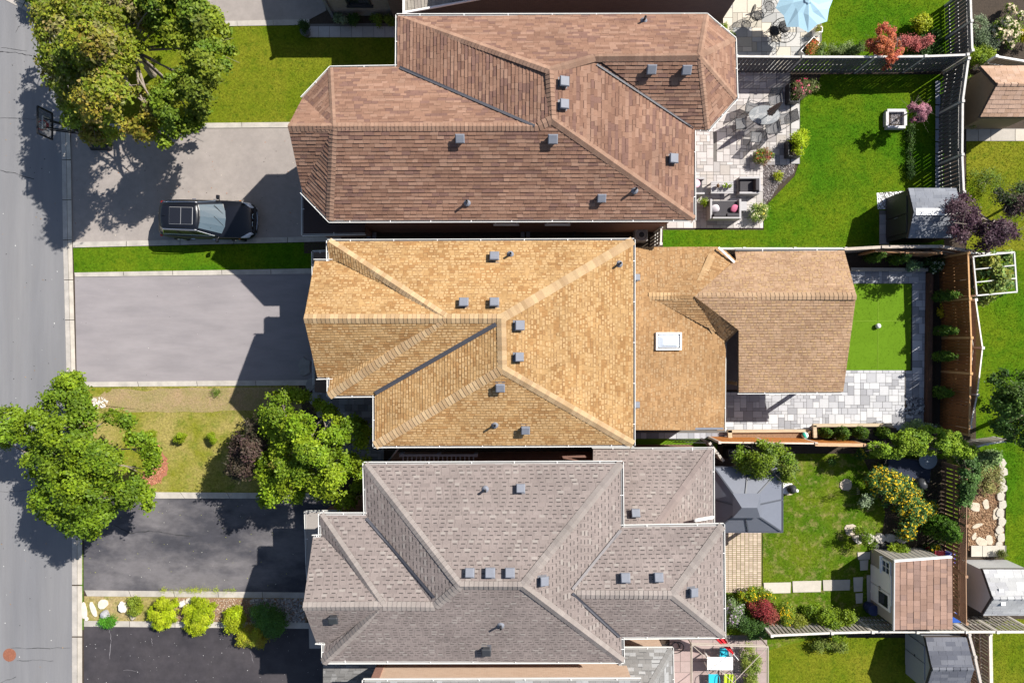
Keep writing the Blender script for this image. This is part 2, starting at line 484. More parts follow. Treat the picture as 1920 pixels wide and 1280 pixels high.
# concrete ribbons along the driveways, cast in lengths
def ribbon(a0, a1, b0, b1, n, z=0.035, name='concrete_edging'):
    """a0,a1 = near-kerb edge px (top,bottom), b0,b1 = house-end edge px"""
    r = thing(name, None, None, origin_mid(a0, b1)); r['kind'] = 'structure'
    for i in range(n):
        f0 = (i + 0.008 * n / 8) / n; f1 = (i + 1 - 0.008 * n / 8) / n
        L_ = lambda p, q, f: (p[0] + (q[0] - p[0]) * f, p[1] + (q[1] - p[1]) * f)
        q = [L_(a0, b0, f0), L_(a0, b0, f1), L_(a1, b1, f1), L_(a1, b1, f0)]
        t = random.uniform(0.93, 1.07)
        MB().hull(UL(q, z), UL(q, -0.01), (t, t, t)).build('edging_slab', M_CONC, r)
def origin_mid(a, b): return U((a[0] + b[0]) / 2, (a[1] + b[1]) / 2, 0)
ribbon((133, 233), (133, 242), (560, 229), (560, 239), 4)
ribbon((136, 454), (136, 464), (640, 442), (640, 452), 5)
ribbon((139, 511), (140, 519), (600, 503), (600, 513), 5)
ribbon((147, 716), (150, 725), (590, 712), (590, 722), 4)
ribbon((250, 922), (262, 934), (600, 924), (600, 934), 4)
ribbon((158, 1106), (163, 1117), (575, 1110), (575, 1121), 5)
ribbon((157, 1163), (157, 1174), (585, 1167), (585, 1178), 5)
ribbon((376, 41), (378, 50), (580, 36), (580, 47), 3)

# lawns
lawns = []
def lawn(pts, m, z=0.006, dens=420, h=0.032, label=None, name='lawn'):
    o = sheet(name, pts, z, m)
    g = grass_blades('grass', UL(pts), dens, h, m, z, label)
    return o
lawn([(20, -16), (54, 8), (86, 32), (108, 64), (114, 90), (128, 160), (128, 161), (376, 161), (376, -30), (20, -30)], G_YELL, label='shaded lawn grass under the two trees at the upper left')
lawn([(376, 50), (580, 47), (582, 70), (745, 68), (760, 240), (540, 236), (560, 229), (134, 234), (129, 162), (376, 162)], G_YELL, label='yellowish front lawn grass beside the big tree and brown roof')
lawn([(137, 465), (640, 453), (640, 503), (139, 511)], G_LUSH, label='green grass strip between the two upper driveways')
lawn([(150, 725), (600, 722), (700, 722), (700, 930), (265, 922), (155, 928)], G_FRONT, label='dry patchy front lawn grass with bare brown turf', dens=200)
lawn([(150, 1030), (156, 1030), (157, 1180), (149, 1180)], G_LUSH, label='grass sliver growing between kerb and dark driveway')
lawn([(1540, -20), (1790, -20), (1790, 134), (1484, 134), (1540, 60)], G_LUSH, label='green lawn grass behind the blue parasol patio')
lawn([(1243, 431), (1432, 431), (1432, 390), (1490, 330), (1500, 300), (1500, 190), (1530, 165), (1540, 140), (1770, 140), (1770, 475), (1243, 475)], G_LUSH, label='lush backyard lawn grass around the planted square box')
lawn([(1430, 850), (1800, 850), (1800, 1165), (1430, 1165)], G_WORN, label='backyard lawn grass beside the grey gazebo')
lawn([(1420, 1195), (1800, 1195), (1800, 1300), (1400, 1300)], G_YELL, label='bright lawn grass at the lower right beside grey shed')
lawn([(1812, 262), (1940, 262), (1940, 470), (1812, 470)], G_YELL, label='neighbour lawn grass below the brown roofed shed')
lawn([(1812, 470), (1940, 470), (1940, 900), (1812, 900)], G_LUSH, label='neighbour lawn grass beside the white trellis frame')
lawn([(1890, 830), (1940, 830), (1940, 1100), (1882, 1100)], G_LUSH, z=0.012, label='narrow lawn grass right of the rocky border')
lawn([(1812, 1160), (1940, 1160), (1940, 1300), (1812, 1300)], G_YELL, label='lawn grass below the pale hexagonal shed')
lawn([(1230, 812), (1345, 812), (1345, 850), (1190, 850), (1190, 812)], G_TURF, z=0.02, label='strip of green turf beside the gate', dens=60)
M_DRYT = mat('dry_turf', (0.30, 0.21, 0.12), 0.95, 0.35, 12, 0.5, 40, col2=(0.22, 0.19, 0.07), scale2=1.2)
sheet('bare_turf', rough([(210, 731), (420, 729), (600, 728), (600, 768), (420, 772), (240, 771), (175, 762), (172, 745)], 3.5), 0.012, M_DRYT)
P_ = rough([(205, 728), (600, 726), (600, 776), (240, 776), (165, 770)], 6)
grass_blades('dry_grass', UL(P_), 500, .03, G_DRY, .012, 'straw coloured dead grass strip along the lower edge of the smooth driveway')
M_RED = mat('red_mulch', (0.30, 0.12, 0.07), 0.95, 0.35, 14, 0.6, 50)
sheet('mulch_patch', rough([(292, 825), (312, 860), (318, 880), (300, 903), (262, 915), (270, 880), (290, 870)], 3, 5), 0.016, M_RED)
gravel_later = rough([(292, 825), (316, 870), (300, 905), (258, 917), (270, 880), (288, 860)], 4, 5)
sheet('planting_bed', [(158, 1117), (575, 1121), (575, 1168), (157, 1163)], 0.01, G_DRY)
sheet('planting_bed', [(330, 1120), (575, 1122), (575, 1166), (330, 1164)], 0.016, M_MULCH)
sheet('planting_bed', [(560, 722), (720, 722), (720, 950), (590, 930)], 0.014, M_SOIL)
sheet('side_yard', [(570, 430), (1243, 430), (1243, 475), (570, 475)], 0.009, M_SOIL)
sheet('planting_bed', [(1590, 468), (1830, 468), (1830, 830), (1752, 830), (1752, 505), (1590, 505)], 0.014, M_SOIL)
sheet('planting_bed', [(1620, 860), (1775, 860), (1775, 1030), (1650, 1030), (1660, 960)], 0.014, M_SOIL)
sheet('planting_bed', [(1360, 1110), (1500, 1110), (1530, 1160), (1600, 1175), (1400, 1230), (1360, 1200)], 0.014, G_WORN)
sheet('planting_bed', [(1818, 0), (1940, 0), (1940, 120), (1818, 120)], 0.014, M_SOIL)
sheet('planting_bed', [(1815, 880), (1880, 880), (1880, 1030), (1815, 1030)], 0.018, M_MULCH)

# ------------------------------------------------------------ pavers: each stone a part
def pave(name, poly, cell, z, pal, sizes=((2, 2), (3, 2), (2, 3), (2, 1), (1, 2), (3, 3)), gap=0.012, m=None, cap=290, part='paver', thick=0.03, joint=None, rot=0.0, holes=()):
    P = [(p.x, p.y) for p in UL(poly)]
    H_ = [[(p.x, p.y) for p in UL(h)] for h in holes]
    a = np.array(P); lo = a.min(0); hi = a.max(0)
    root = thing(name, None, None, (float(lo[0]), float(lo[1]), 0)); root['kind'] = 'structure'
    MB().poly([(p[0], p[1], z - 0.012) for p in P]).build('bedding', joint or M_JOINT, root)
    nx = int((hi[0] - lo[0]) / cell) + 1; ny = int((hi[1] - lo[1]) / cell) + 1
    used = np.zeros((nx, ny), bool)
    C = np.array([[lo[0] + (i + .5) * cell, lo[1] + (j + .5) * cell] for i in range(nx) for j in range(ny)])
    ok = inpoly(C, P)
    for h in H_: ok &= ~inpoly(C, h)
    ok = ok.reshape(nx, ny)
    out = []
    for i in range(nx):
        for j in range(ny):
            if used[i, j] or not ok[i, j]: continue
            ss = list(sizes); random.shuffle(ss); ss.append((1, 1))
            for sx, sy in ss:
                if i + sx <= nx and j + sy <= ny and not used[i:i + sx, j:j + sy].any() and ok[i:i + sx, j:j + sy].all():
                    used[i:i + sx, j:j + sy] = True; out.append((i, j, sx, sy)); break
    out.sort(key=lambda t: -t[2] * t[3])
    rest = MB(); cache = {}
    for k, (i, j, sx, sy) in enumerate(out):
        c = pal[random.randrange(len(pal))]; t = random.uniform(.9, 1.1); c = (c[0] * t, c[1] * t, c[2] * t)
        x = lo[0] + (i + sx / 2) * cell; y = lo[1] + (j + sy / 2) * cell
        zz = z - thick / 2 + random.uniform(-.002, .002)
        d = (sx * cell - gap, sy * cell - gap, thick)
        if k < cap:
            key = (sx, sy, random.randrange(14))
            if key not in cache:
                cache[key] = MB().box((0, 0, 0), d, 0, c, 0.985).mesh(part)
                cache[key].materials.append(m or M_PAVER)
            link_mesh(part, cache[key], None, root, (x - lo[0], y - lo[1], zz))
        else:
            rest.box((x, y, zz), d, 0, c, .985)
    if rest.f: rest.build(part + '_field', m or M_PAVER, root, kind='stuff')
    return root
M_JOINT = mat('joint_sand', (0.13, 0.12, 0.11), 0.95)
PAL_A = [(.36, .335, .315), (.31, .29, .28), (.41, .38, .365), (.26, .24, .235), (.46, .43, .415), (.38, .345, .315)]
PAL_B = [(.33, .335, .36), (.27, .275, .30), (.38, .38, .41), (.23, .235, .26), (.43, .43, .45)]
PAL_C = [(.43, .395, .33), (.32, .32, .31), (.50, .45, .37), (.37, .34, .28), (.40, .39, .37)]
pave('patio', [(1296, 137), (1482, 137), (1482, 310), (1428, 310), (1428, 428), (1250, 428), (1250, 412), (1296, 412)], 0.168, 0.05, PAL_A,
     holes=[[(1335, 245), (1342, 245), (1342, 306), (1335, 306)]])
pave('patio_border', [(1482, 190), (1499, 190), (1499, 308), (1482, 308)], 0.44, 0.065, [(.40, .385, .37), (.36, .35, .34)], sizes=((1, 1),))
pave('patio', [(1355, -30), (1540, -30), (1540, 78), (1500, 110), (1480, 134), (1355, 134)], 0.245, 0.05, PAL_C)
pave('patio', [(1340, 735), (1560, 735), (1560, 695), (1698, 695), (1698, 806), (1340, 806)], 0.16, 0.05, [(.38, .38, .395), (.32, .32, .335), (.44, .44, .45), (.27, .27, .285), (.47, .47, .475)])
pave('garden_path', [(1590, 507), (1735, 507), (1735, 745), (1699, 745), (1699, 695), (1709, 694), (1709, 532), (1590, 532)], 0.17, 0.05, PAL_B)
pave('garden_path', [(1697, 745), (1733, 745), (1733, 806), (1697, 806)], 0.2, 0.048, PAL_B)
pave('side_path', [(1190, 806), (1400, 806), (1400, 822), (1190, 822)], 0.3, 0.04, PAL_B, sizes=((1, 1), (2, 1)))
pave('front_path', [(580, 722), (720, 722), (720, 880), (640, 880), (600, 760)], 0.165, 0.04, [(.20, .20, .21), (.16, .16, .17), (.25, .25, .26)])
pave('brick_path', [(1357, 975), (1428, 975), (1428, 1110), (1357, 1110)], 0.105, 0.04, [(.42, .33, .265), (.38, .30, .24), (.46, .37, .30)], sizes=((2, 1),), gap=.026, joint=mat('mossy_joint', (.16, .15, .05), .95, .4, 20), cap=0, part='brick')
MD = mat('concrete_flag', (1, 1, 1), .85, .12, 4, .2, 80, attr=True)
pave('front_path', [(577, 46), (745, 44), (745, 70), (582, 71)], 0.56, 0.05, [(.36, .34, .33), (.33, .32, .31)], sizes=((1, 1),), m=MD)
pave('patio', [(1255, 1190), (1430, 1190), (1430, 1300), (1255, 1300)], 0.55, 0.03, [(.33, .25, .235), (.30, .235, .22)], sizes=((1, 1), (2, 1)), m=MD)
sheet('bare_pad', [(1644, 362), (1700, 358), (1700, 380), (1660, 392), (1646, 392)], 0.012, MD)
# artificial turf
turf = sheet('turf_pad', [(1570, 532), (1709, 532), (1707, 694), (1570, 694)], 0.055, G_TURF)
g = grass_blades('turf_pile', UL([(1570, 532), (1709, 532), (1707, 694), (1570, 694)]), 300, 0.02, G_TURF, 0.055, parent=turf)
M_SEAM = mat('turf_seam', (0.15, 0.24, 0.015), .9)
for q in ([(1590, 602), (1708, 601)], [(1647, 533), (1646, 693)]):
    a, b = U(*q[0], .062), U(*q[1], .062)
    MB().bar(a, b, .02, .004).build('seam', M_SEAM, turf)

# gravel: countless stones, one object each bed
def gravel(name, poly, dens, size, pal, z, label, z_under=None, under=None):
    P = [(p.x, p.y) for p in UL(poly)]; a = np.array(P); lo, hi = a.min(0), a.max(0)
    if under: sheet('gravel_bed', poly, z, under)
    n = int((hi - lo).prod() * dens); Q = RNG.uniform(lo, hi, (n, 2)); Q = Q[inpoly(Q, P)]; n = len(Q)
    c = np.column_stack([Q, np.full(n, z)])
    s = (size * RNG.uniform(.5, 1.4, n))
    ang = RNG.uniform(0, 6.28, n); V = []
    base_ = np.array([[1, 0, 0], [.2, .9, 0], [-.8, .5, 0], [-.7, -.6, 0], [.3, -.8, 0]])
    ca, sa = np.cos(ang), np.sin(ang)
    ring = []
    for k in range(5):
        x = base_[k, 0] * ca - base_[k, 1] * sa; y = base_[k, 0] * sa + base_[k, 1] * ca
        ring.append(c + np.column_stack([x * s * .5, y * s * .5, np.zeros(n)]))
    top = c + np.column_stack([RNG.normal(0, .1, n) * s, RNG.normal(0, .1, n) * s, s * RNG.uniform(.3, .6, n)])
    tris = []
    for k in range(5): tris.append(np.stack([ring[k], ring[(k + 1) % 5], top], axis=1))
    V = np.stack(tris, axis=1).reshape(-1, 3)
    cols = np.repeat(sample_pal(pal, n, .25), 5, axis=0)
    o = link_mesh(name, numesh(name, V, 3, cols), M_GRAVEL); o['kind'] = 'stuff'; tag(o, label, 'gravel')
gravel('gravel', [(1430, 308), (1490, 308), (1488, 325), (1462, 345), (1440, 378), (1431, 385)], 900, .07, [(.22, .19, .18), (.12, .10, .10), (.40, .37, .36), (.16, .14, .14)], .01, 'brown and grey gravel bed beside the lounge patio', under=M_SOIL)
gravel('gravel', [(1697, 745), (1731, 745), (1731, 776), (1697, 776)], 260, .15, [(.30, .31, .33), (.2, .2, .22), (.42, .43, .45), (.12, .12, .14)], .053, 'blue grey river stones in the patio corner', under=M_SOIL)
gravel('gravel', [(1668, 207), (1698, 207), (1698, 234), (1668, 234)], 900, .06, [(.3, .28, .28), (.15, .13, .13), (.45, .42, .42)], .1, 'pebble mulch inside the square white planting box')
gravel('gravel', [(470, 1122), (572, 1122), (572, 1166), (470, 1166)], 350, .10, [(.3, .29, .28), (.2, .2, .2), (.42, .4, .38)], .018, 'stone chips in the shaded front bed')
gravel('mulch_chips', gravel_later, 260, .07, [(.33, .12, .06), (.26, .1, .06), (.4, .2, .12)], .018, 'red mulch chips beside the broad street tree')
gravel('crumbled_stone', [(172, 748), (190, 742), (202, 752), (196, 764), (178, 766)], 260, .1, [(.6, .56, .5), (.45, .42, .38)], .014, 'pale crumbled stones at the corner of the dry front lawn')
gravel('litter', [(0, 60), (112, 160), (118, 450), (135, 1000), (135, 1280), (0, 1280)], 1.1, .05, [(.5, .5, .48), (.05, .05, .05), (.25, .15, .06), (.04, .04, .04)], .006, 'scattered leaves and grit on the road')
gravel('litter', [(140, 245), (560, 240), (560, 440), (140, 450)], 2.0, .045, [(.4, .36, .3), (.08, .06, .05), (.3, .12, .05)], .006, 'fallen leaves and grit on the upper driveway')
gravel('litter', [(160, 940), (560, 940), (560, 1100), (160, 1100)], 2.5, .04, [(.4, .4, .35), (.3, .32, .05), (.1, .09, .08)], .006, 'fallen leaves and grit on the patchy driveway')
gravel('litter', [(160, 1185), (600, 1185), (600, 1280), (160, 1280)], 2.5, .035, [(.4, .4, .4), (.2, .2, .2)], .006, 'grit on the freshly sealed driveway')
gravel('litter', [(145, 525), (560, 520), (560, 708), (145, 712)], .5, .04, [(.1, .09, .09), (.4, .38, .36)], .006, 'grit on the smooth driveway')
gravel('gravel', [(1646, 362), (1700, 358), (1700, 380), (1660, 392), (1646, 392)], 700, .05, [(.27, .25, .24), (.2, .19, .18)], .014, 'pale gravel patch beside the dark shed')
gravel('wood_chips', [(1815, 880), (1880, 880), (1880, 1030), (1815, 1030)], 500, .09, [(.30, .18, .10), (.22, .13, .07), (.36, .24, .14)], .02, 'brown wood chips in the rocky border')
gravel('wood_chips', [(330, 1121), (470, 1122), (470, 1166), (330, 1164)], 300, .06, [(.30, .22, .16), (.2, .14, .1), (.36, .29, .22)], .02, 'mulch chips under the yellow shrubs')
# ------------------------------------------------------------ houses
def fit_plane(P):
    n = Vector((0, 0, 0)); c = Vector((0, 0, 0))
    for i, p in enumerate(P):
        q = P[(i + 1) % len(P)]; n += Vector(p).cross(Vector(q)); c += Vector(p)
    n.normalize(); c /= len(P)
    if n.z < 0: n = -n
    return c, n

def clip_poly(sub, u0, u1, v0, v1):
    def half(P, k, lim, sgn):
        out = []; n = len(P)
        for i in range(n):
            a = P[i]; b = P[(i + 1) % n]
            ia = sgn * (a[k] - lim) >= 0; ib = sgn * (b[k] - lim) >= 0
            if ia: out.append(a)
            if ia != ib:
                t = (lim - a[k]) / (b[k] - a[k]); out.append((a[0] + (b[0] - a[0]) * t, a[1] + (b[1] - a[1]) * t))
        return out
    for k, lim, s in ((0, u0, 1), (0, u1, -1), (1, v0, 1), (1, v1, -1)):
        sub = half(sub, k, lim, s)
        if len(sub) < 3: return []
    return sub

class Roof:
    def __init__(s, root, pal, expo, tabw, band=None, bandp=0.0, light=None, lightp=0.0, bw=.88, name='roof', lift=0.014, cluster=0.0):
        s.light = light; s.lightp = lightp; s.bw = bw; s.cluster = cluster
        s.root = root; s.pal = pal; s.expo = expo; s.tabw = tabw; s.band = band; s.bandp = bandp; s.lift = lift
        s.faces = []; s.tabs = []; s.deck = MB(); s.caps = []
        s.base = None
    def face(s, pts, eave, pal=None, ef=1.0):
        """pts [(px,py,z)], eave = (i,j) indices of the edge the courses run along"""
        P = [U(*p) for p in pts]
        c, n = fit_plane(P)
        e = (P[eave[1]] - P[eave[0]]); u = (e - n * e.dot(n)).normalized(); v = n.cross(u).normalized()
        if v.z < 0: v = -v; 
        o = P[eave[0]]; o = o - n * (o - c).dot(n)
        s.faces.append((c, n, [(p.x, p.y) for p in P]))
        low = [p - n * (p - c).dot(n) - Vector((0, 0, .07)) for p in P]
        s.deck.hull(low, [p - Vector((0, 0, .12)) for p in low])
        uv = [((p - o).dot(u), (p - o).dot(v)) for p in P]
        u0 = min(q[0] for q in uv); u1 = max(q[0] for q in uv); v0 = min(q[1] for q in uv); v1 = max(q[1] for q in uv)
        k = 0; pal = pal or s.pal; E = s.expo * ef
        vv = v0 - random.uniform(0, .3) * E
        while vv < v1:
            uu = u0 - random.uniform(0, 1) * s.tabw[1]
            row_t = random.uniform(.97, 1.03); kidx = random.randrange(len(pal))
            while uu < u1:
                wd = random.uniform(*s.tabw)
                cp = clip_poly(uv, uu, uu + wd - 0.006, vv, vv + E)
                if cp and len(cp) >= 3:
                    if random.random() < .75: kidx = random.randrange(len(pal))
                    if s.cluster:
                        q_ = math.sin(uu * 2.3 + vv * 1.1) * math.sin(vv * 4.1 + uu * .7) + .8 * math.sin(uu * 5.2 - vv * 3.0) * math.sin(vv * 9 + uu)
                        if random.random() < s.cluster: kidx = min(len(pal) - 1, int((q_ * .5 + .5 + random.uniform(-.25, .25)) * len(pal))) if q_ > -1 else 0; kidx = max(kidx, 0)
                    col = pal[kidx]; t = random.uniform(.93, 1.07) * row_t
                    th = s.lift * (1.0 + (.7 if random.random() < .4 else 0))
                    s.tabs.append((cp, (o, u, v, n), vv, th, (col[0] * t, col[1] * t, col[2] * t), random.random() < s.bandp, E, random.random() < s.lightp))
                uu += wd
            vv += E
        return s
    def z(s, x, y):
        best = None
        P = np.array([[x, y]])
        for c, n, poly in s.faces:
            if inpoly(P, poly)[0]:
                z = c.z - (n.x * (x - c.x) + n.y * (y - c.y)) / n.z
                best = z if best is None else max(best, z)
        if best is None:
            bd = 1e9
            for c, n, poly in s.faces:
                d = float(edge_dist(P, poly)[0])
                if d < bd: bd = d; best = c.z - (n.x * (x - c.x) + n.y * (y - c.y)) / n.z
        return best
    def at(s, px, py):
        z = 6.5
        for _ in range(12):
            p = U(px, py, z); z = s.z(p.x, p.y)
        p = U(px, py, z); return Vector((p.x, p.y, z))
    def nrm(s, x, y):
        P = np.array([[x, y]])
        for c, n, poly in s.faces:
            if inpoly(P, poly)[0]: return n
        return Vector((0, 0, 1))
    def tab_mb(s, mb, t):
        cp, (o, u, v, n), vv, th, col, band, E, lt = t
        def P(q, base=False):
            h = th * (1 - (q[1] - vv) / E) + .004
            return o + u * q[0] + v * q[1] + n * (h if not base else -0.03)
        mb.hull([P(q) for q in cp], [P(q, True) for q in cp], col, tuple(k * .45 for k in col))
        if band and s.band:  # dark printed band, also painting in the shade below the course above
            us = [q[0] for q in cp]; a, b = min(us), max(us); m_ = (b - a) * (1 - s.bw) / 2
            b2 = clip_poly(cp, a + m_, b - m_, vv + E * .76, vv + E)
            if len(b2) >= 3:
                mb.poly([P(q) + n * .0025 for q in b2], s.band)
        if lt and s.light:
            us = [q[0] for q in cp]; a, b = min(us), max(us); m_ = (b - a) * .16
            b2 = clip_poly(cp, a + m_, b - m_, vv, vv + E * .62)
            if len(b2) >= 3: mb.poly([P(q) + n * .003 for q in b2], s.light)
    def cap(s, a, b, wd=0.17, e=0.16, pal=None, thick=.022):
        """ridge or hip cap shingles from a(px,py,z) lower to b higher"""
        A = U(*a); B = U(*b); d2 = (B - A); L = d2.length; n = max(1, int(L / e)); d = d2.normalized()
        lat = Vector((-d.y, d.x, 0)).normalized(); pal = pal or s.capal
        M_ = A.lerp(B, .5); dz = s.z(M_.x, M_.y); q0 = M_ - lat * wd; q1 = M_ + lat * wd
        A.z = B.z = 0; A.z = s.z(A.x, A.y); B.z = s.z(B.x, B.y); f_ = lambda q: max(-.16, min(0.0, s.z(q.x, q.y) - (A.z + B.z) / 2))
        dr0, dr1 = f_(q0), f_(q1); d2 = B - A
        for i in range(n):
            t0 = A + d2 * (i / n); t1 = A + d2 * ((i + 1) / n)
            col = pal[random.randrange(len(pal))]; f = random.uniform(.94, 1.06); col = tuple(k * f for k in col)
            mb = MB()
            def pt(c, off, up):
                x, y = c.x + lat.x * off, c.y + lat.y * off
                return Vector((x, y, c.z + (dr0 if off < 0 else dr1) + up + .012))
            zc0 = t0.z + .035 + thick; zc1 = t1.z + .035
            top0 = [pt(t0, -wd, thick + .012), Vector((t0.x, t0.y, zc0)), pt(t0, wd, thick + .012)]
            top1 = [pt(t1, -wd, .012), Vector((t1.x, t1.y, zc1)), pt(t1, wd, .012)]
            dn = Vector((0, 0, -.04)); ck = tuple(k * .5 for k in col)
            mb.poly([top0[0], top0[1], top1[1], top1[0]], col); mb.poly([top0[1], top0[2], top1[2], top1[1]], col)
            mb.poly([top0[0] + dn, top0[1] + dn, top0[1], top0[0]], ck); mb.poly([top0[1] + dn, top0[2] + dn, top0[2], top0[1]], ck)
            mb.poly([top0[0] + dn, top0[0], top1[0], top1[0] + dn], ck); mb.poly([top0[2], top0[2] + dn, top1[2] + dn, top1[2]], ck)
            s.caps.append(mb)
    def finish(s, napart=290):
        s.base = s.deck.build('roof', M_DECKB, s.root)
        def area(t):
            cp = t[0]; return abs(sum(cp[i][0] * cp[(i + 1) % len(cp)][1] - cp[(i + 1) % len(cp)][0] * cp[i][1] for i in range(len(cp))))
        tabs = sorted(s.tabs, key=lambda t: -area(t))
        for t in tabs[:napart]:
            mb = MB(); s.tab_mb(mb, t); mb.build('shingle', M_SHING, s.base)
        mb = MB()
        for t in tabs[napart:]: s.tab_mb(mb, t)
        if mb.f: mb.build('shingle_field', M_SHING, s.base, kind='stuff')
        for i, c in enumerate(s.caps[:295]): c.build('ridge_cap', M_SHING, s.base)
        if len(s.caps) > 295:
            m2 = MB()
            for c in s.caps[295:]:
                for f, col in zip(c.f, c.c): m2.poly([c.v[i] for i in f], col)
            m2.build('ridge_cap_field', M_SHING, s.base, kind='stuff')
        return s.base
    def vent(s, px, py, size=.4, h=.2, dark=False):
        p = s.at(px, py); n = s.nrm(p.x, p.y); size *= random.uniform(.94, 1.05); h *= random.uniform(.9, 1.12)
        m = M_GREYD if dark else M_GREYM
        x = Vector((1, 0, 0)); x = (x - n * x.dot(n)).normalized(); y = n.cross(x); up = n * .6 + Vector((0, 0, .4)); up.normalize()
        mb = MB(); k = size * .5
        if y.y < 0: y = -y; 
        ys = Vector((-n.x, -n.y, 0)); ys = (ys.normalized() if ys.length > .01 else Vector((0, 1, 0))); pf = p + ys * size * .12
        mb.hull([pf + n * .03 + x * a * k + y * b * k for a, b in ((-1, -1), (1, -1), (1, 1), (-1, 1))], [pf - n * .02 + x * a * k + y * b * k for a, b in ((-1, -1), (1, -1), (1, 1), (-1, 1))])
        o = mb.build('roof_vent', M_FLN, s.root)
        mb = MB(); k = size * .5; q = p + up * .03
        hh = h; h = h + .05
        mb.hull([q + up * (h - .05) + x * a * k * .72 + y * b * k * .72 for a, b in ((-1, -1), (1, -1), (1, 1), (-1, 1))], [q + x * a * k * .72 + y * b * k * .72 for a, b in ((-1, -1), (1, -1), (1, 1), (-1, 1))])
        mb.hull([q + up * h + x * a * k * .82 + y * b * k * .82 for a, b in ((-1, -1), (1, -1), (1, 1), (-1, 1))], [q + up * (h - .06) + x * a * k + y * b * k for a, b in ((-1, -1), (1, -1), (1, 1), (-1, 1))])
        mb.build('vent_hood', m, o, bevel=.012)
    def pipe(s, px, py, h=.42, r=.05):
        p = s.at(px, py)
        mb = MB(); mb.lathe((p.x, p.y, p.z - .05), [(.16, 0), (.15, .08), (r + .02, .16), (r + .02, .2)], 10)
        o = mb.build('vent_pipe', M_GREYM, s.root)
        MB().lathe((p.x, p.y, p.z), [(r, 0), (r, h), (r * .75, h), (r * .75, h - .08)], 12).build('pipe', M_GREYD, o)
    def valley(s, a, b, wd=.13, m=None):
        A = U(*a); B = U(*b); d = (B - A).normalized(); lat = Vector((-d.y, d.x, 0)).normalized(); mb = MB(); n = 14
        for i in range(n):
            p0 = A + (B - A) * i / n; p1 = A + (B - A) * (i + 1) / n
            def q(p, o, up): 
                x, y = p.x + lat.x * o, p.y + lat.y * o
                return (x, y, s.z(x, y) + up + .035)
            mb.poly([q(p0, -wd, .035), q(p0, 0, .03), q(p1, 0, .03), q(p1, -wd, .035)])
            mb.poly([q(p0, 0, .03), q(p0, wd, .035), q(p1, wd, .035), q(p1, 0, .03)])
        mb.build('valley_flashing', m or M_FLASH, s.root)
    def skylight(s, px0, py0, px1, py1):
        p = s.at((px0 + px1) / 2, (py0 + py1) / 2); n = s.nrm(p.x, p.y)
        a, b = U(px0, py0, p.z), U(px1, py1, p.z); hx = abs(b.x - a.x) / 2; hy = abs(b.y - a.y) / 2
        x = Vector((1, 0, 0)); x = (x - n * x.dot(n)).normalized(); y = n.cross(x)
        def Q(u, v, h): return p + x * u * hx + y * v * hy + n * h
        fr = MB(); w_ = .8
        for (u0, v0, u1, v1) in ((-1, -1, 1, -w_), (-1, w_, 1, 1), (-1, -w_, -.87, w_), (.87, -w_, 1, w_)):
            fr.hull([Q(u0, v0, .16), Q(u1, v0, .16), Q(u1, v1, .16), Q(u0, v1, .16)], [Q(u0, v0, -.05), Q(u1, v0, -.05), Q(u1, v1, -.05), Q(u0, v1, -.05)])
        o = fr.build('skylight', M_WHITE, s.root, bevel=.01)
        pn = MB(); pn.hull([Q(-.5, -.4, .26), Q(.5, -.4, .26), Q(.5, .4, .26), Q(-.5, .4, .26)], [Q(-.86, -.79, .1), Q(.86, -.79, .1), Q(.86, .79, .1), Q(-.86, .79, .1)])
        pn.build('acrylic_dome', M_DOME, o, bevel=.05)
M_FLN = mat('vent_flange', (.12, .12, .135), .6, .2)
M_DOME = mat('frosted_dome', (.55, .60, .68), .12, .03, spec=.8, coat=.5)

def gutter(root, pts, name='gutter', wd=.10, ticks=1.7):
    """pts px path with z; walks with the house on the right or left, automatically centred on the eave"""
    P = [U(*p) for p in pts]; mb = MB()
    c = Vector((root.location.x, root.location.y, 0))
    for i in range(len(P) - 1):
        a, b = P[i], P[i + 1]; d = (b - a); L = d.length
        if L < .02: continue
        d.normalize(); n = Vector((-d.y, d.x, 0)).normalized()
        m_ = (a + b) / 2
        if n.dot(m_ - c) < 0: n = -n
        dz = Vector((0, 0, 1)); e = d * wd * .5
        a2 = a - dz * .05; b2 = b - dz * .05
        mb.bar(a2 + n * wd * .9 - e, b2 + n * wd * .9 + e, .022, .10, (.9, .9, .88))
        mb.bar(a2 + n * wd * .42 - dz * .045, b2 + n * wd * .42 - dz * .045, wd * .9, .012, (.30, .29, .29))
        mb.bar(a2 - n * .0, b2 - n * .0, .014, .12, (.6, .6, .6))
        k = max(1, int(L / ticks))
        for j in range(k):
            q = a2 + (b2 - a2) * ((j + .5) / k) + dz * .045
            mb.bar(q - n * .06, q + n * wd * .95, .025, .012, (1, 1, 1))
    return mb.build(name, M_GUT, root)
M_GUT = mat('gutter_metal', (.80, .79, .77), .45, .08, 3, attr=True)

def inset(P, d):
    n = len(P); A = sum(P[i].x * P[(i + 1) % n].y - P[(i + 1) % n].x * P[i].y for i in range(n))
    sg = 1 if A > 0 else -1; out = []
    for i in range(n):
        p0, p, p1 = P[i - 1], P[i], P[(i + 1) % n]
        d0 = (p - p0).normalized(); d1 = (p1 - p).normalized()
        n0 = Vector((-d0.y, d0.x, 0)) * sg; n1 = Vector((-d1.y, d1.x, 0)) * sg
        m_ = (n0 + n1); k = max(m_.length_squared / 2, .35); out.append(p + m_ * d / k)
    return out

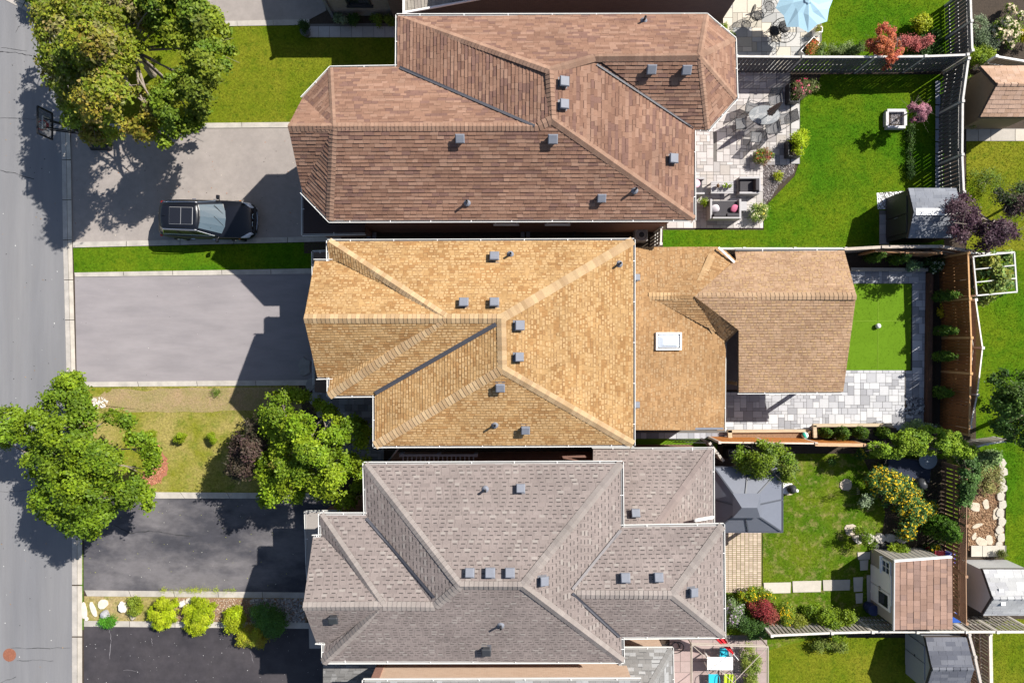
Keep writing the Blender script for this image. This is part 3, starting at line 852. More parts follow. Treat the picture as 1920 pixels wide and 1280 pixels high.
def walls(root, outline, z, m, ins=.38, trim=True, name='wall', z0=-.02):
    P = [Vector((U(x, y, z).x, U(x, y, z).y, 0)) for x, y in outline]
    Q = inset(P, ins)
    w_ = MB().prism([(q.x, q.y) for q in Q], z0, z - .22).build(name, m, root)
    R_ = inset(P, .03)
    MB().prism([(q.x, q.y) for q in R_], z - .21, z - .13).build('soffit', M_WHITE, root)
    return w_

B_BROWN = brickmat('brown_brick', (.34, .165, .12), (.27, .13, .095), (.30, .22, .18), .22, .075)
B_GREYB = brickmat('grey_brown_brick', (.13, .10, .095), (.10, .08, .08), (.15, .13, .12), .22, .075)
B_PALE = brickmat('pale_grey_brick', (.27, .245, .235), (.22, .20, .195), (.25, .24, .23), .22, .075)
B_PEACH = brickmat('peach_brick', (.62, .44, .32), (.54, .37, .26), (.62, .5, .4), .22, .075)
B_TAN = brickmat('tan_brick', (.28, .19, .12), (.24, .16, .10), (.3, .25, .2), .22, .075)
M_GDOOR = mat('garage_door', (.25, .24, .23), .6, .05)

def window(root, c, w_, h_, face, frame=None):
    """window in a wall: c centre, face = unit outward (x,y)"""
    f = Vector((face[0], face[1], 0)); s_ = Vector((-f.y, f.x, 0)); up = Vector((0, 0, 1)); c = Vector(c)
    mb = MB()
    for a, b in (((-1, -1), (1, -1)), ((-1, 1), (1, 1)), ((-1, -1), (-1, 1)), ((1, -1), (1, 1))):
        mb.bar(c + s_ * a[0] * w_ / 2 + up * a[1] * h_ / 2 + f * .03, c + s_ * b[0] * w_ / 2 + up * b[1] * h_ / 2 + f * .03, .08, .08, up=f)
    mb.bar(c - s_ * (w_ / 2 + .1) - up * (h_ / 2 + .06) + f * .06, c + s_ * (w_ / 2 + .1) - up * (h_ / 2 + .06) + f * .06, .14, .06, up=up)
    o = mb.build('window', frame or M_WHITE, root)
    g = MB(); g.poly([c + s_ * a * w_ / 2 + up * b * h_ / 2 + f * .012 for a, b in ((-1, -1), (1, -1), (1, 1), (-1, 1))])
    g.build('pane', M_GLASS, o)
    return o

# ---- brown roofed house
HB = thing('house', 'large house with brown shingle roof beside the paved dining patio', 'house', U(930, 250, 0) * .82)
HB.location.z = 0
E1 = 5.75
PB = [(.29, .172, .118), (.26, .15, .102), (.225, .127, .087), (.31, .19, .133), (.275, .16, .108), (.20, .115, .088)]
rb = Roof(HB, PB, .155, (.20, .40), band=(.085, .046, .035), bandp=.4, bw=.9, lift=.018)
PBs = rb.pal; rb.pal = [(r * .84, g * .82, b * .83) for r, g, b in PBs]
rb.capal = [(.27, .167, .118), (.25, .155, .11), (.235, .142, .10)]
ZR, ZT, ZN = 7.65, 7.8, 7.45
A = dict(nw=(746, 30, E1), ne=(1325, 29, E1), e1=(1377, 73, E1), e2=(1380, 184, E1), se=(1327, 243, E1), s1=(1300, 243, E1), s2=(1301, 411, E1),
         sw=(618, 413, E1), d2=(567, 360, E1), tip=(540, 237, ZR), d1=(568, 183, E1), n1=(620, 128, E1), n2=(745, 126, E1),
         rf=(625, 237, ZR), rm=(1010, 237, ZR), t1=(1030, 133, ZT), t2=(1035, 224, ZT), w1=(1115, 107, ZN), w2=(1312, 105, ZN), w0=(1052, 131, ZT))
f = rb.face
f([A['nw'], A['ne'], A['w2'], A['w1'], A['t1']], (0, 1))
f([A['nw'], A['t1'], A['t2'], A['rm'], A['n2']], (4, 0))
f([A['n2'], A['rm'], A['rf'], A['n1']], (0, 3))
f([A['n1'], A['rf'], A['d1']], (0, 2))
f([A['d1'], A['rf'], A['tip']], (1, 2))
f([A['tip'], A['rf'], A['d2']], (0, 1))
f([A['d2'], A['rf'], A['sw']], (0, 2))
f([A['rf'], A['rm'], A['t2'], A['s2'], A['sw']], (3, 4))
f([A['t1'], A['w1'], A['s1'], A['s2'], A['t2']], (2, 3))
f([A['w1'], A['w2'], A['se'], A['s1']], (2, 3))
f([A['w2'], A['se'], A['e2']], (1, 2))
f([A['w2'], A['e2'], A['e1']], (1, 2))
f([A['w2'], A['e1'], A['ne']], (1, 2))
for a, b in (('nw', 't1'), ('n1', 'rf'), ('sw', 'rf'), ('s2', 't2'), ('t2', 't1'), ('w1', 't1'), ('w2', 'w1'), ('tip', 'rf'), ('rf', 'rm'), ('rm', 't2'), ('se', 'w2'), ('e2', 'w2'), ('e1', 'w2'), ('ne', 'w2')):
    if a in ('n1', 'e2', 'e1', 'ne', 'se'): rb.cap(A[a], A[b], wd=.12)
    else: rb.cap(A[a], A[b])
rb.finish()
rb.valley((750, 128, E1), (1003, 232, 8.0), .065)
rb.valley((1122, 112, 7.8), (1299, 242, E1), .04)
for q in ((1056, 156), (1056, 198), (863, 260), (1036, 261), (1260, 299), (1127, 371), (1220, 131), (1285, 132)): rb.vent(*q)
for q in ((876, 380), (1190, 357), (1207, 40)): rb.pipe(*q)
gutter(HB, [A['n2'], A['nw'], A['ne'], A['e1'], A['e2'], A['se'], A['s1'], A['s2'], A['sw'], A['d2']])
gutter(HB, [A['d1'], A['n1'], A['n2']])
ol = [A[k][:2] for k in ('nw', 'ne', 'e1', 'e2', 'se', 's1', 's2', 'sw', 'd2', 'd1', 'n1', 'n2')]
wb = walls(HB, ol, E1, B_BROWN)
# gable peak wall
MB().hull([U(*A['d1']) + Vector((.42, -.3, -.25)), U(*A['tip']) + Vector((.42, 0, -.3)), U(*A['d2']) + Vector((.42, .3, -.25))],
          [U(*A['d1']) + Vector((.9, -.3, -.25)), U(*A['tip']) + Vector((.9, 0, -.3)), U(*A['d2']) + Vector((.9, .3, -.25))]).build('gable', B_BROWN, HB)
for x in (948, 1055):
    p = U(x, 410, 5.7); window(HB, (p.x, U(x, 411, E1).y + .40, 4.0 - .9), 1.0, 1.1, (0, -1))
# lower flat porch roof at the front corner
z = 3.1
pl = [(568, 345), (568, 439), (684, 437), (684, 400), (640, 345)]
MB().prism([(p.x, p.y) for p in UL(pl, z)], z - .15, z).build('porch_roof', mat('dark_porch_shingle', (.045, .03, .028), .9, .3, 30, .4, 120), HB)
gutter(HB, [(568, 345, z), (568, 439, z), (684, 437, z)], wd=.08)
MB().prism([(p.x, p.y) for p in inset([Vector((q.x, q.y, 0)) for q in UL(pl, z)], .3)], 0, z - .16).build('garage_wall', B_BROWN, HB)

# ---- tan roofed house
HT = thing('house', 'house with tan and golden shingle roof and long rear extension', 'house', (-.5, 0, 0))
E2 = 5.6; Z2 = 7.15
PT = [(.40, .27, .125), (.42, .288, .14), (.385, .255, .115), (.355, .228, .10), (.31, .18, .072), (.275, .15, .056)]
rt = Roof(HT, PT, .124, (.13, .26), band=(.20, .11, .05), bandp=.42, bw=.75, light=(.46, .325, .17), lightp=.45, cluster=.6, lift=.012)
rt.pal = [(r * .62 + .385 * .31, g * .57 + .232 * .31, b * .55 + .10 * .31) for r, g, b in rt.pal]; rt.light = (.42, .275, .135)
rt.capal = [(.41, .285, .16), (.37, .25, .14), (.34, .225, .12), (.44, .31, .175)]
B = dict(nw=(616, 453, E2), ne=(1187, 451, E2), se=(1187, 833, E2), sw=(703, 835, E2), v=(703, 740, E2), w=(617, 741, E2), w2=(617, 708, E2), w3=(637, 706, E2), g2=(595, 707, E2),
         tip=(570, 597, 7.1), g1=(590, 490, E2), g3=(638, 490, E2), w1=(616, 490, E2), rg=(838, 597, Z2), r2=(940, 597, Z2), r3=(942, 692, Z2))
f = rt.face
f([B['nw'], B['ne'], B['r2'], B['rg']], (0, 1))
f([B['nw'], B['rg'], B['g3'], B['w1']], (3, 0))
f([B['g1'], B['g3'], B['rg'], B['tip']], (0, 1))
f([B['g2'], B['w3'], B['rg'], B['tip']], (0, 1))
f([B['w2'], B['w3'], B['rg'], B['w']], (3, 0))
f([B['w'], B['rg'], B['r2'], B['v']], (0, 3))
f([B['v'], B['r2'], B['r3'], B['sw']], (3, 0))
f([B['sw'], B['r3'], B['se']], (0, 2))
f([B['r2'], B['ne'], B['se'], B['r3']], (1, 2))
for a, b in (('nw', 'rg'), ('w', 'rg'), ('sw', 'r3'), ('se', 'r3'), ('ne', 'r2'), ('rg', 'r2'), ('r2', 'r3'), ('tip', 'rg')): rt.cap(B[a], B[b], wd=.19, e=.17)
rt.finish()
rt.valley((704, 737, E2), (930, 607, 7.5), .085)
for q in ((927, 483), (870, 569), (927, 569), (973, 610), (972, 669), (938, 724), (985, 803)): rt.vent(*q)
for q in ((957, 477), (1161, 495), (928, 796)): rt.pipe(*q)
gutter(HT, [B['w1'], B['nw'], B['ne'], B['se'], B['sw'], B['v'], B['w'], B['w2']])
gutter(HT, [B['g1'], B['g3']]); gutter(HT, [B['g2'], B['w3']])
walls(HT, [B[k][:2] for k in ('nw', 'ne', 'se', 'sw', 'v', 'w', 'w2', 'g2', 'g1', 'w1')], E2, B_TAN)
MB().hull([U(*B['g1']) + Vector((.4, -.3, -.25)), U(*B['tip']) + Vector((.4, 0, -.3)), U(*B['g2']) + Vector((.4, .3, -.25))],
          [U(*B['g1']) + Vector((.9, -.3, -.25)), U(*B['tip']) + Vector((.9, 0, -.3)), U(*B['g2']) + Vector((.9, .3, -.25))]).build('gable', B_TAN, HT)
# garage skirt roof on the front
z = 3.0
MB().prism([(p.x, p.y) for p in UL([(587, 473), (660, 473), (660, 740), (590, 735)], z)], z - .15, z).build('porch_roof', mat('brown_porch_shingle', (.12, .085, .065), .9, .3, 30, .4, 120), HT)
gutter(HT, [(613, 472, z), (587, 473, z), (588, 520, z), (590, 720, z)], wd=.08)
MB().prism([(p.x, p.y) for p in UL([(603, 485), (660, 485), (660, 725), (605, 722)], 2.8)], 0, 2.8).build('garage_wall', B_TAN, HT)
# rear extension
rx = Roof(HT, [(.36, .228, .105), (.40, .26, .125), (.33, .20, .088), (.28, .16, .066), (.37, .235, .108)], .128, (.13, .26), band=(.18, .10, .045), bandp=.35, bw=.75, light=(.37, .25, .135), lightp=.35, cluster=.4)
rx.pal = [(r * .58 + .10, g * .53 + .063, b * .52 + .032) for r, g, b in rx.pal]; rx.light = (.33, .215, .115)
rx.capal = [(.40, .27, .145), (.37, .24, .125)]
C = dict(a=(1168, 463, 4.4), b=(1346, 463, 3.0), c=(1334, 478, 3.15), r0=(1216, 555, 4.13), a2=(1168, 555, 4.4), r1=(1302, 555, 4.13), d=(1379, 489, 3.05), d0=(1362, 471, 3.0),
         e=(1583, 470, 3.0), tip=(1605, 555, 4.13), s=(1581, 734, 3.0), s2=(1385, 735, 3.0), k=(1385, 619, 3.75), m=(1360, 641, 3.05), n=(1341, 622, 3.35), o=(1357, 806, 3.0), p=(1168, 806, 4.4))
f = rx.face
f([C['a'], C['b'], C['c'], C['r0'], C['a2']], (0, 4))
f([C['r0'], C['c'], C['r1']], (0, 2))
f([C['r1'], C['c'], C['b'], C['d0'], C['d']], (1, 4))
f([C['a2'], C['r0'], C['n'], C['m'], C['o'], C['p']], (3, 4))
f([C['r0'], C['r1'], C['n']], (0, 1))
f([C['r1'], C['k'], C['m'], C['n']], (1, 2))
PX = [(.315, .205, .128), (.30, .192, .118), (.335, .22, .138), (.275, .172, .105)]
f([C['d'], (1379, 471, 3.0), C['e'], C['tip'], C['r1']], (1, 2), PX)
f([C['r1'], C['tip'], C['s'], C['s2'], C['k']], (2, 3), PX)
rx.cap(C['c'], C['r1'], wd=.16); rx.cap(C['n'], C['r1'], wd=.16); rx.cap(C['r0'], C['r1'], wd=.17); rx.cap(C['r1'], C['tip'], wd=.17, e=.2, pal=[(.30, .20, .125), (.285, .19, .118), (.315, .215, .135)])
rx.finish(285)
for q in ((1191, 521), (1191, 758)): rx.vent(*q, size=.3)
rx.skylight(1225, 623, 1278, 656)
gutter(HT, [C['m'], (1358, 640, 3.0), C['o']], wd=.09)
gutter(HT, [(1379, 469, 3.0), C['e']], wd=.09); gutter(HT, [C['s'], C['s2']], wd=.09)
p0, p1 = U(1347, 464, 3.25), U(1377, 492, 3.25)
MB().bar(p0, p1, .09, .07).build('downspout', M_WHITE, HT)
MB().bar(U(1188, 804, 3.4), U(1356, 803, 3.4), .09, .07).build('downspout', M_GREYM, HT)
MB().prism([(p.x, p.y) for p in UL([(1168, 470), (1345, 475), (1345, 795), (1168, 795)], 2.9)], 0, 2.85).build('extension_wall', B_TAN, HT)
MB().hull([U(1590, 478, 3.0) - Vector((.3, 0, .1)), U(1605, 555, 4.0) - Vector((.3, 0, .1)), U(1588, 728, 3.0) - Vector((.3, 0, .1))],
          [U(1590, 478, 3.0) - Vector((.5, 0, .1)), U(1605, 555, 4.0) - Vector((.5, 0, .1)), U(1588, 728, 3.0) - Vector((.5, 0, .1))]).build('gable', M_WHITE, HT)
for q in ((1570, 722), (1575, 482), (1397, 722), (1397, 482)):
    t = U(q[0], q[1], 2.8); MB().box((t.x, t.y, 1.4), (.16, .16, 2.8)).build('porch_post', M_WOODL, HT, bevel=.01)
MB().prism([(p.x, p.y) for p in UL([(1345, 600), (1570, 600), (1570, 730), (1345, 730)])], 0.03, .09).build('porch_floor', mat('porch_floor_stone', (.13, .10, .09), .7, .2), HT)

# ---- grey roofed house
HG = thing('house', 'house with grey dashed shingle roof and overlapping hips', 'house', (-.3, -11, 0))
E3 = 5.6; ZG = 7.3
PG = [(.212, .18, .166)] * 4 + [(.203, .172, .159)] * 3 + [(.22, .188, .173)] * 3 
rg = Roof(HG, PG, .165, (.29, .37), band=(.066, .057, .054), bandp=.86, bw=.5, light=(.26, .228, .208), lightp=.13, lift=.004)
rg.pal = [(r * 1.0, g * .975, b * .975) for r, g, b in rg.pal]; PG = rg.pal
rg.capal = [(.235, .205, .188), (.225, .195, .18), (.245, .215, .197)]
D = dict(nw=(684, 870, E3), ne=(1165, 868, E3), e1=(1166, 988, E3), e2=(1355, 985, E3), e3=(1357, 1192, E3), e4=(1166, 1194, E3), se=(1167, 1239, E3), sw=(607, 1240, E3),
         a=(607, 1204, E3), a2=(625, 1204, E3), g2=(593, 1203, E3), tip=(568, 1137, 6.75), g1=(587, 1007, E3), b2=(612, 1006, E3), b=(601, 1006, E3), c=(601, 965, E3), d=(686, 965, E3),
         r1=(862, 1098, ZG), r2=(980, 1098, ZG), q1=(718, 1136, 6.75), q2=(816, 1136, 6.75), w1=(1072, 1114, 6.4), w2=(1261, 1115, 6.4))
f = rg.face
f([D['nw'], D['ne'], D['r2'], D['r1']], (0, 1))
f([D['nw'], D['r1'], D['q2'], D['d']], (3, 0))
f([D['c'], D['d'], D['q2'], D['q1']], (0, 1))
f([D['c'], D['q1'], D['b2'], D['b']], (3, 0))
f([D['g1'], D['b2'], D['q1'], D['tip']], (0, 1))
f([D['g2'], D['a2'], D['q1'], D['tip']], (0, 1), ef=.78)
f([D['a'], D['a2'], D['q1'], D['sw']], (3, 0))
f([D['sw'], D['q1'], D['q2'], D['r1'], D['r2'], D['se']], (0, 5), ef=.78)
f([D['r2'], D['ne'], D['e1'], D['w1'], D['e4'], D['se']], (1, 2))
f([D['e1'], D['e2'], D['w2'], D['w1']], (0, 1))
f([D['e2'], D['e3'], D['w2']], (0, 1))
f([D['e4'], D['e3'], D['w2'], D['w1']], (0, 1), ef=.78)
for a, b in (('nw', 'r1'), ('ne', 'r2'), ('se', 'r2'), ('sw', 'q1'), ('c', 'q1'), ('r1', 'r2'), ('q2', 'r1'), ('q1', 'q2'), ('tip', 'q1'), ('e2', 'w2'), ('e3', 'w2'), ('w1', 'w2')): rg.cap(D[a], D[b], wd=.18, e=.19)
rg.finish()
MVG = mat('grey_valley', (.19, .175, .175), .7, .1)
rg.valley((688, 970, E3), (812, 1128, 7.3), .06); rg.valley((1164, 992, E3), (1075, 1110, 6.9), .06, MVG); rg.valley((1162, 1192, E3), (1075, 1118, 6.9), .06)
for q in ((976, 915), (881, 1072), (919, 1072), (956, 1072), (1018, 1086), (1171, 1081), (1233, 1080), (1297, 1107)): rg.vent(*q)
for q in ((627, 1156), (912, 1216)): rg.vent(*q, dark=True)
for q in ((910, 917), (939, 1171)): rg.pipe(*q)
gutter(HG, [D['b'], D['c'], D['d'], D['nw'], D['ne'], D['e1'], D['e2'], D['e3'], D['e4'], D['se'], D['sw'], D['a']])
gutter(HG, [D['g1'], D['b']]); gutter(HG, [D['g2'], D['a']])
walls(HG, [D[k][:2] for k in ('nw', 'ne', 'e1', 'e2', 'e3', 'e4', 'se', 'sw', 'a', 'g2', 'g1', 'b', 'c', 'd')], E3, B_BROWN)
MB().hull([U(*D['g1']) + Vector((.4, -.3, -.25)), U(*D['tip']) + Vector((.4, 0, -.3)), U(*D['g2']) + Vector((.4, .3, -.25))],
          [U(*D['g1']) + Vector((.9, -.3, -.25)), U(*D['tip']) + Vector((.9, 0, -.3)), U(*D['g2']) + Vector((.9, .3, -.25))]).build('gable', B_BROWN, HG)
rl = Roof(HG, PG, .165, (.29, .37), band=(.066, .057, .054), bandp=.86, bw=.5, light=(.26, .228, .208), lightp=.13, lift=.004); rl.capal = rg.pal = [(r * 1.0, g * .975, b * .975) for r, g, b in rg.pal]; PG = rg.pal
rg.capal
f = rl.face
G = dict(a=(1112, 843, 3.2), b=(1336, 842, 3.2), c=(1337, 1010, 3.2), r=(1225, 995, 5.0), r2=(1160, 995, 5.0), w=(1112, 872, 3.7))
f([G['a'], G['b'], G['r'], G['r2'], G['w']], (0, 1))
f([G['b'], G['c'], G['r']], (0, 1))
rl.cap(G['b'], G['r'], wd=.18, e=.19)
rl.finish(200)
rl.vent(1190, 962)
gutter(HG, [G['a'], G['b'], G['c']], wd=.09)
MB().bar(U(1303, 975, 4.6), U(1337, 969, 3.4), .12, .08).build('downspout', M_WHITE, HG)
MB().prism([(p.x, p.y) for p in UL([(1125, 852), (1327, 852), (1327, 1000), (1125, 1000)], 3.1)], 0, 3.05).build('wing_wall', B_BROWN, HG)
z = 3.0
MB().prism([(p.x, p.y) for p in UL([(573, 960), (640, 960), (640, 1215), (580, 1215)], z)], z - .15, z).build('porch_roof', mat('grey_porch_shingle', (.27, .245, .225), .9, .2, 30, .4, 120), HG)
gutter(HG, [(640, 959, z), (573, 960, z), (576, 1060, z), (580, 1120, z)], wd=.07)
MB().prism([(p.x, p.y) for p in UL([(590, 975), (640, 975), (640, 1200), (594, 1200)], 2.8)], 0, 2.8).build('garage_wall', B_BROWN, HG)
# side balcony rail and downpipe on the wall between the tan and grey houses
bal = MB(); a = U(752, 853, 4.0); b = U(892, 853, 4.0)
for t in (0, .5, 1):
    q = a.lerp(b, t); bal.box((q.x, q.y, 3.75), (.16, .16, .5))
bal.bar(a, b, .1, .08); bal.bar(a + Vector((0, -.35, 0)), b + Vector((0, -.35, 0)), .05)
for i in range(17):
    q = a.lerp(b, (i + .5) / 17); bal.bar(q, q + Vector((0, -.35, 0)), .05, .05)
bal.build('side_railing', M_GREYM, HG)
MB().tube(U(728, 865, 2.5), U(750, 836, 5.0), .04).build('downspout', M_GREYM, HG)
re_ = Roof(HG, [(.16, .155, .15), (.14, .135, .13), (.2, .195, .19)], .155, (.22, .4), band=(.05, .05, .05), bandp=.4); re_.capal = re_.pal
re_.face([(606, 1238, 3.4), (722, 1238, 3.4), (705, 1310, 3.0), (606, 1310, 3.0)], (3, 2)); re_.finish(80)

# ---- neighbour at the bottom edge
HP = thing('house', 'peach brick house at the bottom edge with pale shingle rear roof', 'house', (-.3, -19, 0))
Y0 = U(900, 1274, 5.6).y
xa, xb = U(690, 1274, 5.6).x, U(1190, 1274, 5.6).x
MB().prism([(xa, Y0 - 6), (xb, Y0 - 6), (xb, Y0 - .35), (xa, Y0 - .35)], 0, 5.4).build('wall', B_PEACH, HP)
rp_ = Roof(HP, [(.19, .185, .18), (.17, .165, .16), (.27, .27, .27)], .155, (.22, .4), band=(.1, .1, .1), bandp=.4)
rp_.capal = [(.2, .195, .19)]
rp_.face([(683, 1277, 5.6), (1200, 1275, 5.6), (1090, 1450, 7.2), (800, 1450, 7.2)], (0, 1)); rp_.face([(683, 1552, 5.6), (1200, 1552, 5.6), (1090, 1450, 7.2), (800, 1450, 7.2)], (0, 1)); rp_.face([(683, 1277, 5.6), (800, 1450, 7.2), (683, 1552, 5.6)], (0, 2)); rp_.face([(1200, 1275, 5.6), (1090, 1450, 7.2), (1200, 1552, 5.6)], (0, 2))

rp_.face([(1160, 1217, 3.2), (1260, 1217, 3.2), (1195, 1330, 4.5), (1160, 1330, 4.5)], (0, 1)); rp_.face([(1260, 1217, 3.2), (1262, 1340, 3.2), (1195, 1330, 4.5)], (0, 1))
rp_.cap((1260, 1217, 3.2), (1195, 1330, 4.5)); rp_.finish(120)
gutter(HP, [(683, 1340, 5.6), (683, 1277, 5.6), (1200, 1275, 5.6)]); gutter(HP, [(1168, 1216, 3.2), (1260, 1216, 3.2), (1262, 1330, 3.2)], wd=.08)
MB().prism([(p.x, p.y) for p in UL([(1165, 1228), (1250, 1228), (1250, 1330), (1165, 1330)], 3.1)], 0, 3.0).build('rear_wall', B_PEACH, HP)
MB().bar((xa + .15, Y0 - .33, 0), (xa + .15, Y0 - .33, 5.3), .35, .08, up=(0, 1, 0)).build('corner_trim', B_BROWN, HP)

# ---- neighbour at the top edge
HN = thing('house', 'dark brick house cut off by the top edge', 'house', (0, 20, 0))
xa = U(1350, 50).x; yb = U(0, 44).y
x7, x9 = U(742, 0).x, U(900, 0).x
MB().prism([(x7, yb), (x9, yb), (x9, yb + 8), (x7, yb + 8)], 0, 3.9).build('wall', B_GREYB, HN)
MB().prism([(x9 + .003, yb + .002), (xa, yb + .002), (xa, yb + 8), (x9 + .003, yb + 8)], 0, 5.5).build('wall', B_GREYB, HN)
for (a0, a1, zr_) in ((x9 - .35, xa + .35, 5.5), (U(628, 0).x - .0, x9 - .4, 3.95)):
    yy0, yy1 = yb - .3, yb + 8.3
    if zr_ < 5: yy0 = yb + 3.2
    ym_ = (yy0 + yy1) / 2; kk = 2.2; mb = MB(); z_ = zr_ + (1.2 if zr_ < 5 else 0)
    A_ = [Vector((a0, yy0, z_)), Vector((a1, yy0, z_)), Vector((a1, yy1, z_)), Vector((a0, yy1, z_))]; R1, R2 = Vector((a0 + kk, ym_, z_ + 1.6)), Vector((a1 - kk, ym_, z_ + 1.6))
    if zr_ < 5: continue
    mb.poly([A_[0], A_[1], R2, R1]).poly([A_[1], A_[2], R2]).poly([A_[2], A_[3], R1, R2]).poly([A_[3], A_[0], R1])
    mb.build('roof', mat('dark_shingle_roof', (.12, .10, .09), .9, .3, 12, .4, 60), HN)
xl, xr, yl = U(628, 0).x, U(756, 0).x, U(0, 30).y
MB().hull([(xl, yl, 3.8), (xr, yl, 3.8), (xr, yl + 10, 5.8), (xl, yl + 10, 5.8)], [(xl, yl, 0), (xr, yl, 0), (xr, yl + 10, 0), (xl, yl + 10, 0)]).build('front_wall', B_PALE, HN)
t = U(626, 31); MB().bar((t.x - .02, t.y - .03, 0), (t.x - .02, t.y - .03, 3.8), .14, .14).build('corner_trim', M_GREYM, HN)
window(HN, (U(684, 30).x, U(0, 30).y, 1.9), 1.1, 1.5, (0, -1), M_GREYD)
MB().bar(U(757, 30, 3.4), U(757, -20, 3.4), .09).bar(U(757, 28, 3.3), U(757, 34, .4), .09).build('gutter', M_WHITE, HN)
MB().tube(U(759, 24, 3.3), U(900, -2, 3.3), .06).build('downspout', M_WHITE, HN)
rn = Roof(HN, [(.32, .29, .25), (.28, .25, .22)], .16, (.3, .35)); rn.capal = [(.3, .27, .24)]
rn.face([(757, -20, 3.2), (758, 24, 3.2), (900, -6, 3.2), (900, -30, 3.6)], (0, 1)); rn.finish(60)
# ------------------------------------------------------------ fences: every board a part
def fence(name, pts, h, label, m, bw=.14, gap=.02, cap=(.5, .48, .45), capw=.10, lattice=0.0, group=None, side=1, rail=True, th=.02, capz=None, post_every=2.4, double=False):
    """pts: pixel path of the fence TOP; boards stand below it"""
    P = [U(x, y, h) for x, y in pts]
    root = thing(name, label, 'fence', (P[0].x, P[0].y, 0), group)
    L_ = root.location.copy()
    bh = h - lattice - .06
    capm = mat('fence_cap', cap, .85, .25, 6, .3, 40) if isinstance(cap, tuple) else cap
    me = MB().box((0, 0, bh / 2 + .03), (bw, th, bh)).mesh('board'); me.materials.append(m)
    pm = MB().box((0, 0, (h + .03) / 2), (.1, .1, h + .03)).box((0, 0, h + .05), (.13, .13, .04)).mesh('post'); pm.materials.append(capm)
    nb = 0; rest = MB()
    for i in range(len(P) - 1):
        a = P[i].copy(); b = P[i + 1].copy(); a.z = b.z = 0; d = b - a; L = d.length; d.normalize(); n = Vector((-d.y, d.x, 0)) * side
        ang = math.atan2(d.y, d.x); k = max(1, int(L / (bw + gap)))
        for j in range(k):
            q = a + d * ((j + .5) * L / k) + n * (.035 if not double or j % 2 else -.035)
            o = bpy.data.objects.new('board', me); COL.objects.link(o); o.parent = root
            o.location = q - L_ + Vector((0, 0, random.uniform(-.012, .012))); o.rotation_euler = (0, random.uniform(-.008, .008), ang + random.uniform(-.02, .02))
        if rail:
            for z in (.3, h * .5, bh - .05):
                MB().bar(a + Vector((0, 0, z)), b + Vector((0, 0, z)), .04, .09).build('rail', capm, root)
        MB().bar(a + Vector((0, 0, h)) - d * .02, b + Vector((0, 0, h)) + d * .02, capw, .035).build('cap_rail', capm, root)
        np_ = max(1, round(L / post_every))
        for j in range(np_ + (1 if i == len(P) - 2 else 0)):
            q = a + d * (j * L / np_)
            o = bpy.data.objects.new('post', pm); COL.objects.link(o); o.parent = root; o.location = q - L_; o.rotation_euler = (0, 0, ang)
        if lattice > 0:
            lt = MB(); z0, z1 = h - lattice, h - .02; s_ = .085; nn = int(L / s_)
            for j in range(-int(lattice / s_), nn):
                for sg in (1, -1):
                    x0, x1 = j * s_, j * s_ + lattice
                    za, zb = (z0, z1) if sg > 0 else (z1, z0)
                    xa, xb = max(x0, 0), min(x1, L)
                    if xb <= xa: continue
                    fa = (xa - x0) / lattice; fb = (xb - x0) / lattice
                    lt.bar(a + d * xa + Vector((0, 0, za + (zb - za) * fa)) + n * .008 * sg, a + d * xb + Vector((0, 0, za + (zb - za) * fb)) + n * .008 * sg, .03, .008, up=n)
            lt.bar(a + Vector((0, 0, z0)), b + Vector((0, 0, z0)), .05, .04)
            lt.build('lattice', m, root)
    return root

M_FG = mat('dark_weathered_board', (.095, .095, .10), .9, .35, 5, .4, 40, stretch=(3, 3, .6))
M_FB = mat('brown_stained_board', (.20, .078, .022), .75, .35, 5, .3, 40, stretch=(3, 3, .6))
M_FO = mat('orange_stained_board', (.46, .17, .035), .7, .25, 5, .3, 40, stretch=(3, 3, .6))
M_FW = mat('grey_weathered_board', (.30, .27, .23), .9, .3, 5, .4, 40, stretch=(3, 3, .6))
M_FR = mat('reddish_board', (.24, .13, .08), .85, .3, 5, .4, 40, stretch=(3, 3, .6))
fence('fence', [(1381, 106), (1505, 107), (1640, 107), (1735, 106), (1814, 103)], 1.9, 'dark grey slatted fence with gaps between the two upper backyards', M_FG, bw=.16, gap=.035, lattice=.22, side=-1)
fence('fence', [(1819, -25), (1821, 40), (1823, 95)], 1.9, 'dark slatted fence right of the red shrubs, running off the top edge', M_FG, bw=.13, gap=.045, lattice=.22, side=-1)
fence('fence', [(1816, 110), (1805, 190), (1804, 290), (1807, 360)], 1.9, 'dark slatted fence with lattice top behind the square planting box', M_FG, bw=.16, gap=.03, lattice=.22, side=-1)
fence('fence', [(1240, 466), (1395, 466), (1585, 466)], 1.8, 'weathered fence behind the white gutter of the tan extension', M_FW, gap=.01)
fence('fence', [(1585, 467), (1655, 463), (1763, 462), (1817, 470)], 1.85, 'weathered grey and brown topped fence below the dark shed', M_FR, gap=.01, cap=(.40, .34, .28), capw=.14)
fence('fence', [(1642, 470), (1700, 473), (1763, 474)], 1.6, 'short orange brown fence piece in front of the weathered fence', M_FO, gap=.01, cap=(.40, .22, .11), capw=.1)
fence('fence', [(1815, 474), (1818, 560), (1821, 633), (1820, 700), (1817, 815)], 2.2, 'tall brown stained board fence behind the clipped cedars', M_FB, bw=.14, gap=.006, cap=(.48, .27, .12), capw=.07, side=-1)
fence('lattice_fence', [(1829, 562), (1842, 652), (1832, 740), (1819, 800)], 2.0, 'white capped lattice fence beside the tall brown fence', M_FR, bw=.14, gap=.01, cap=(.70, .66, .60), capw=.06, lattice=.55, post_every=3.5)
fence('fence', [(1349, 829), (1440, 830), (1530, 831)], 1.8, 'orange stained fence with pale cap behind the raised bed', M_FO, gap=.003, cap=(.55, .47, .40), capw=.07, side=1)
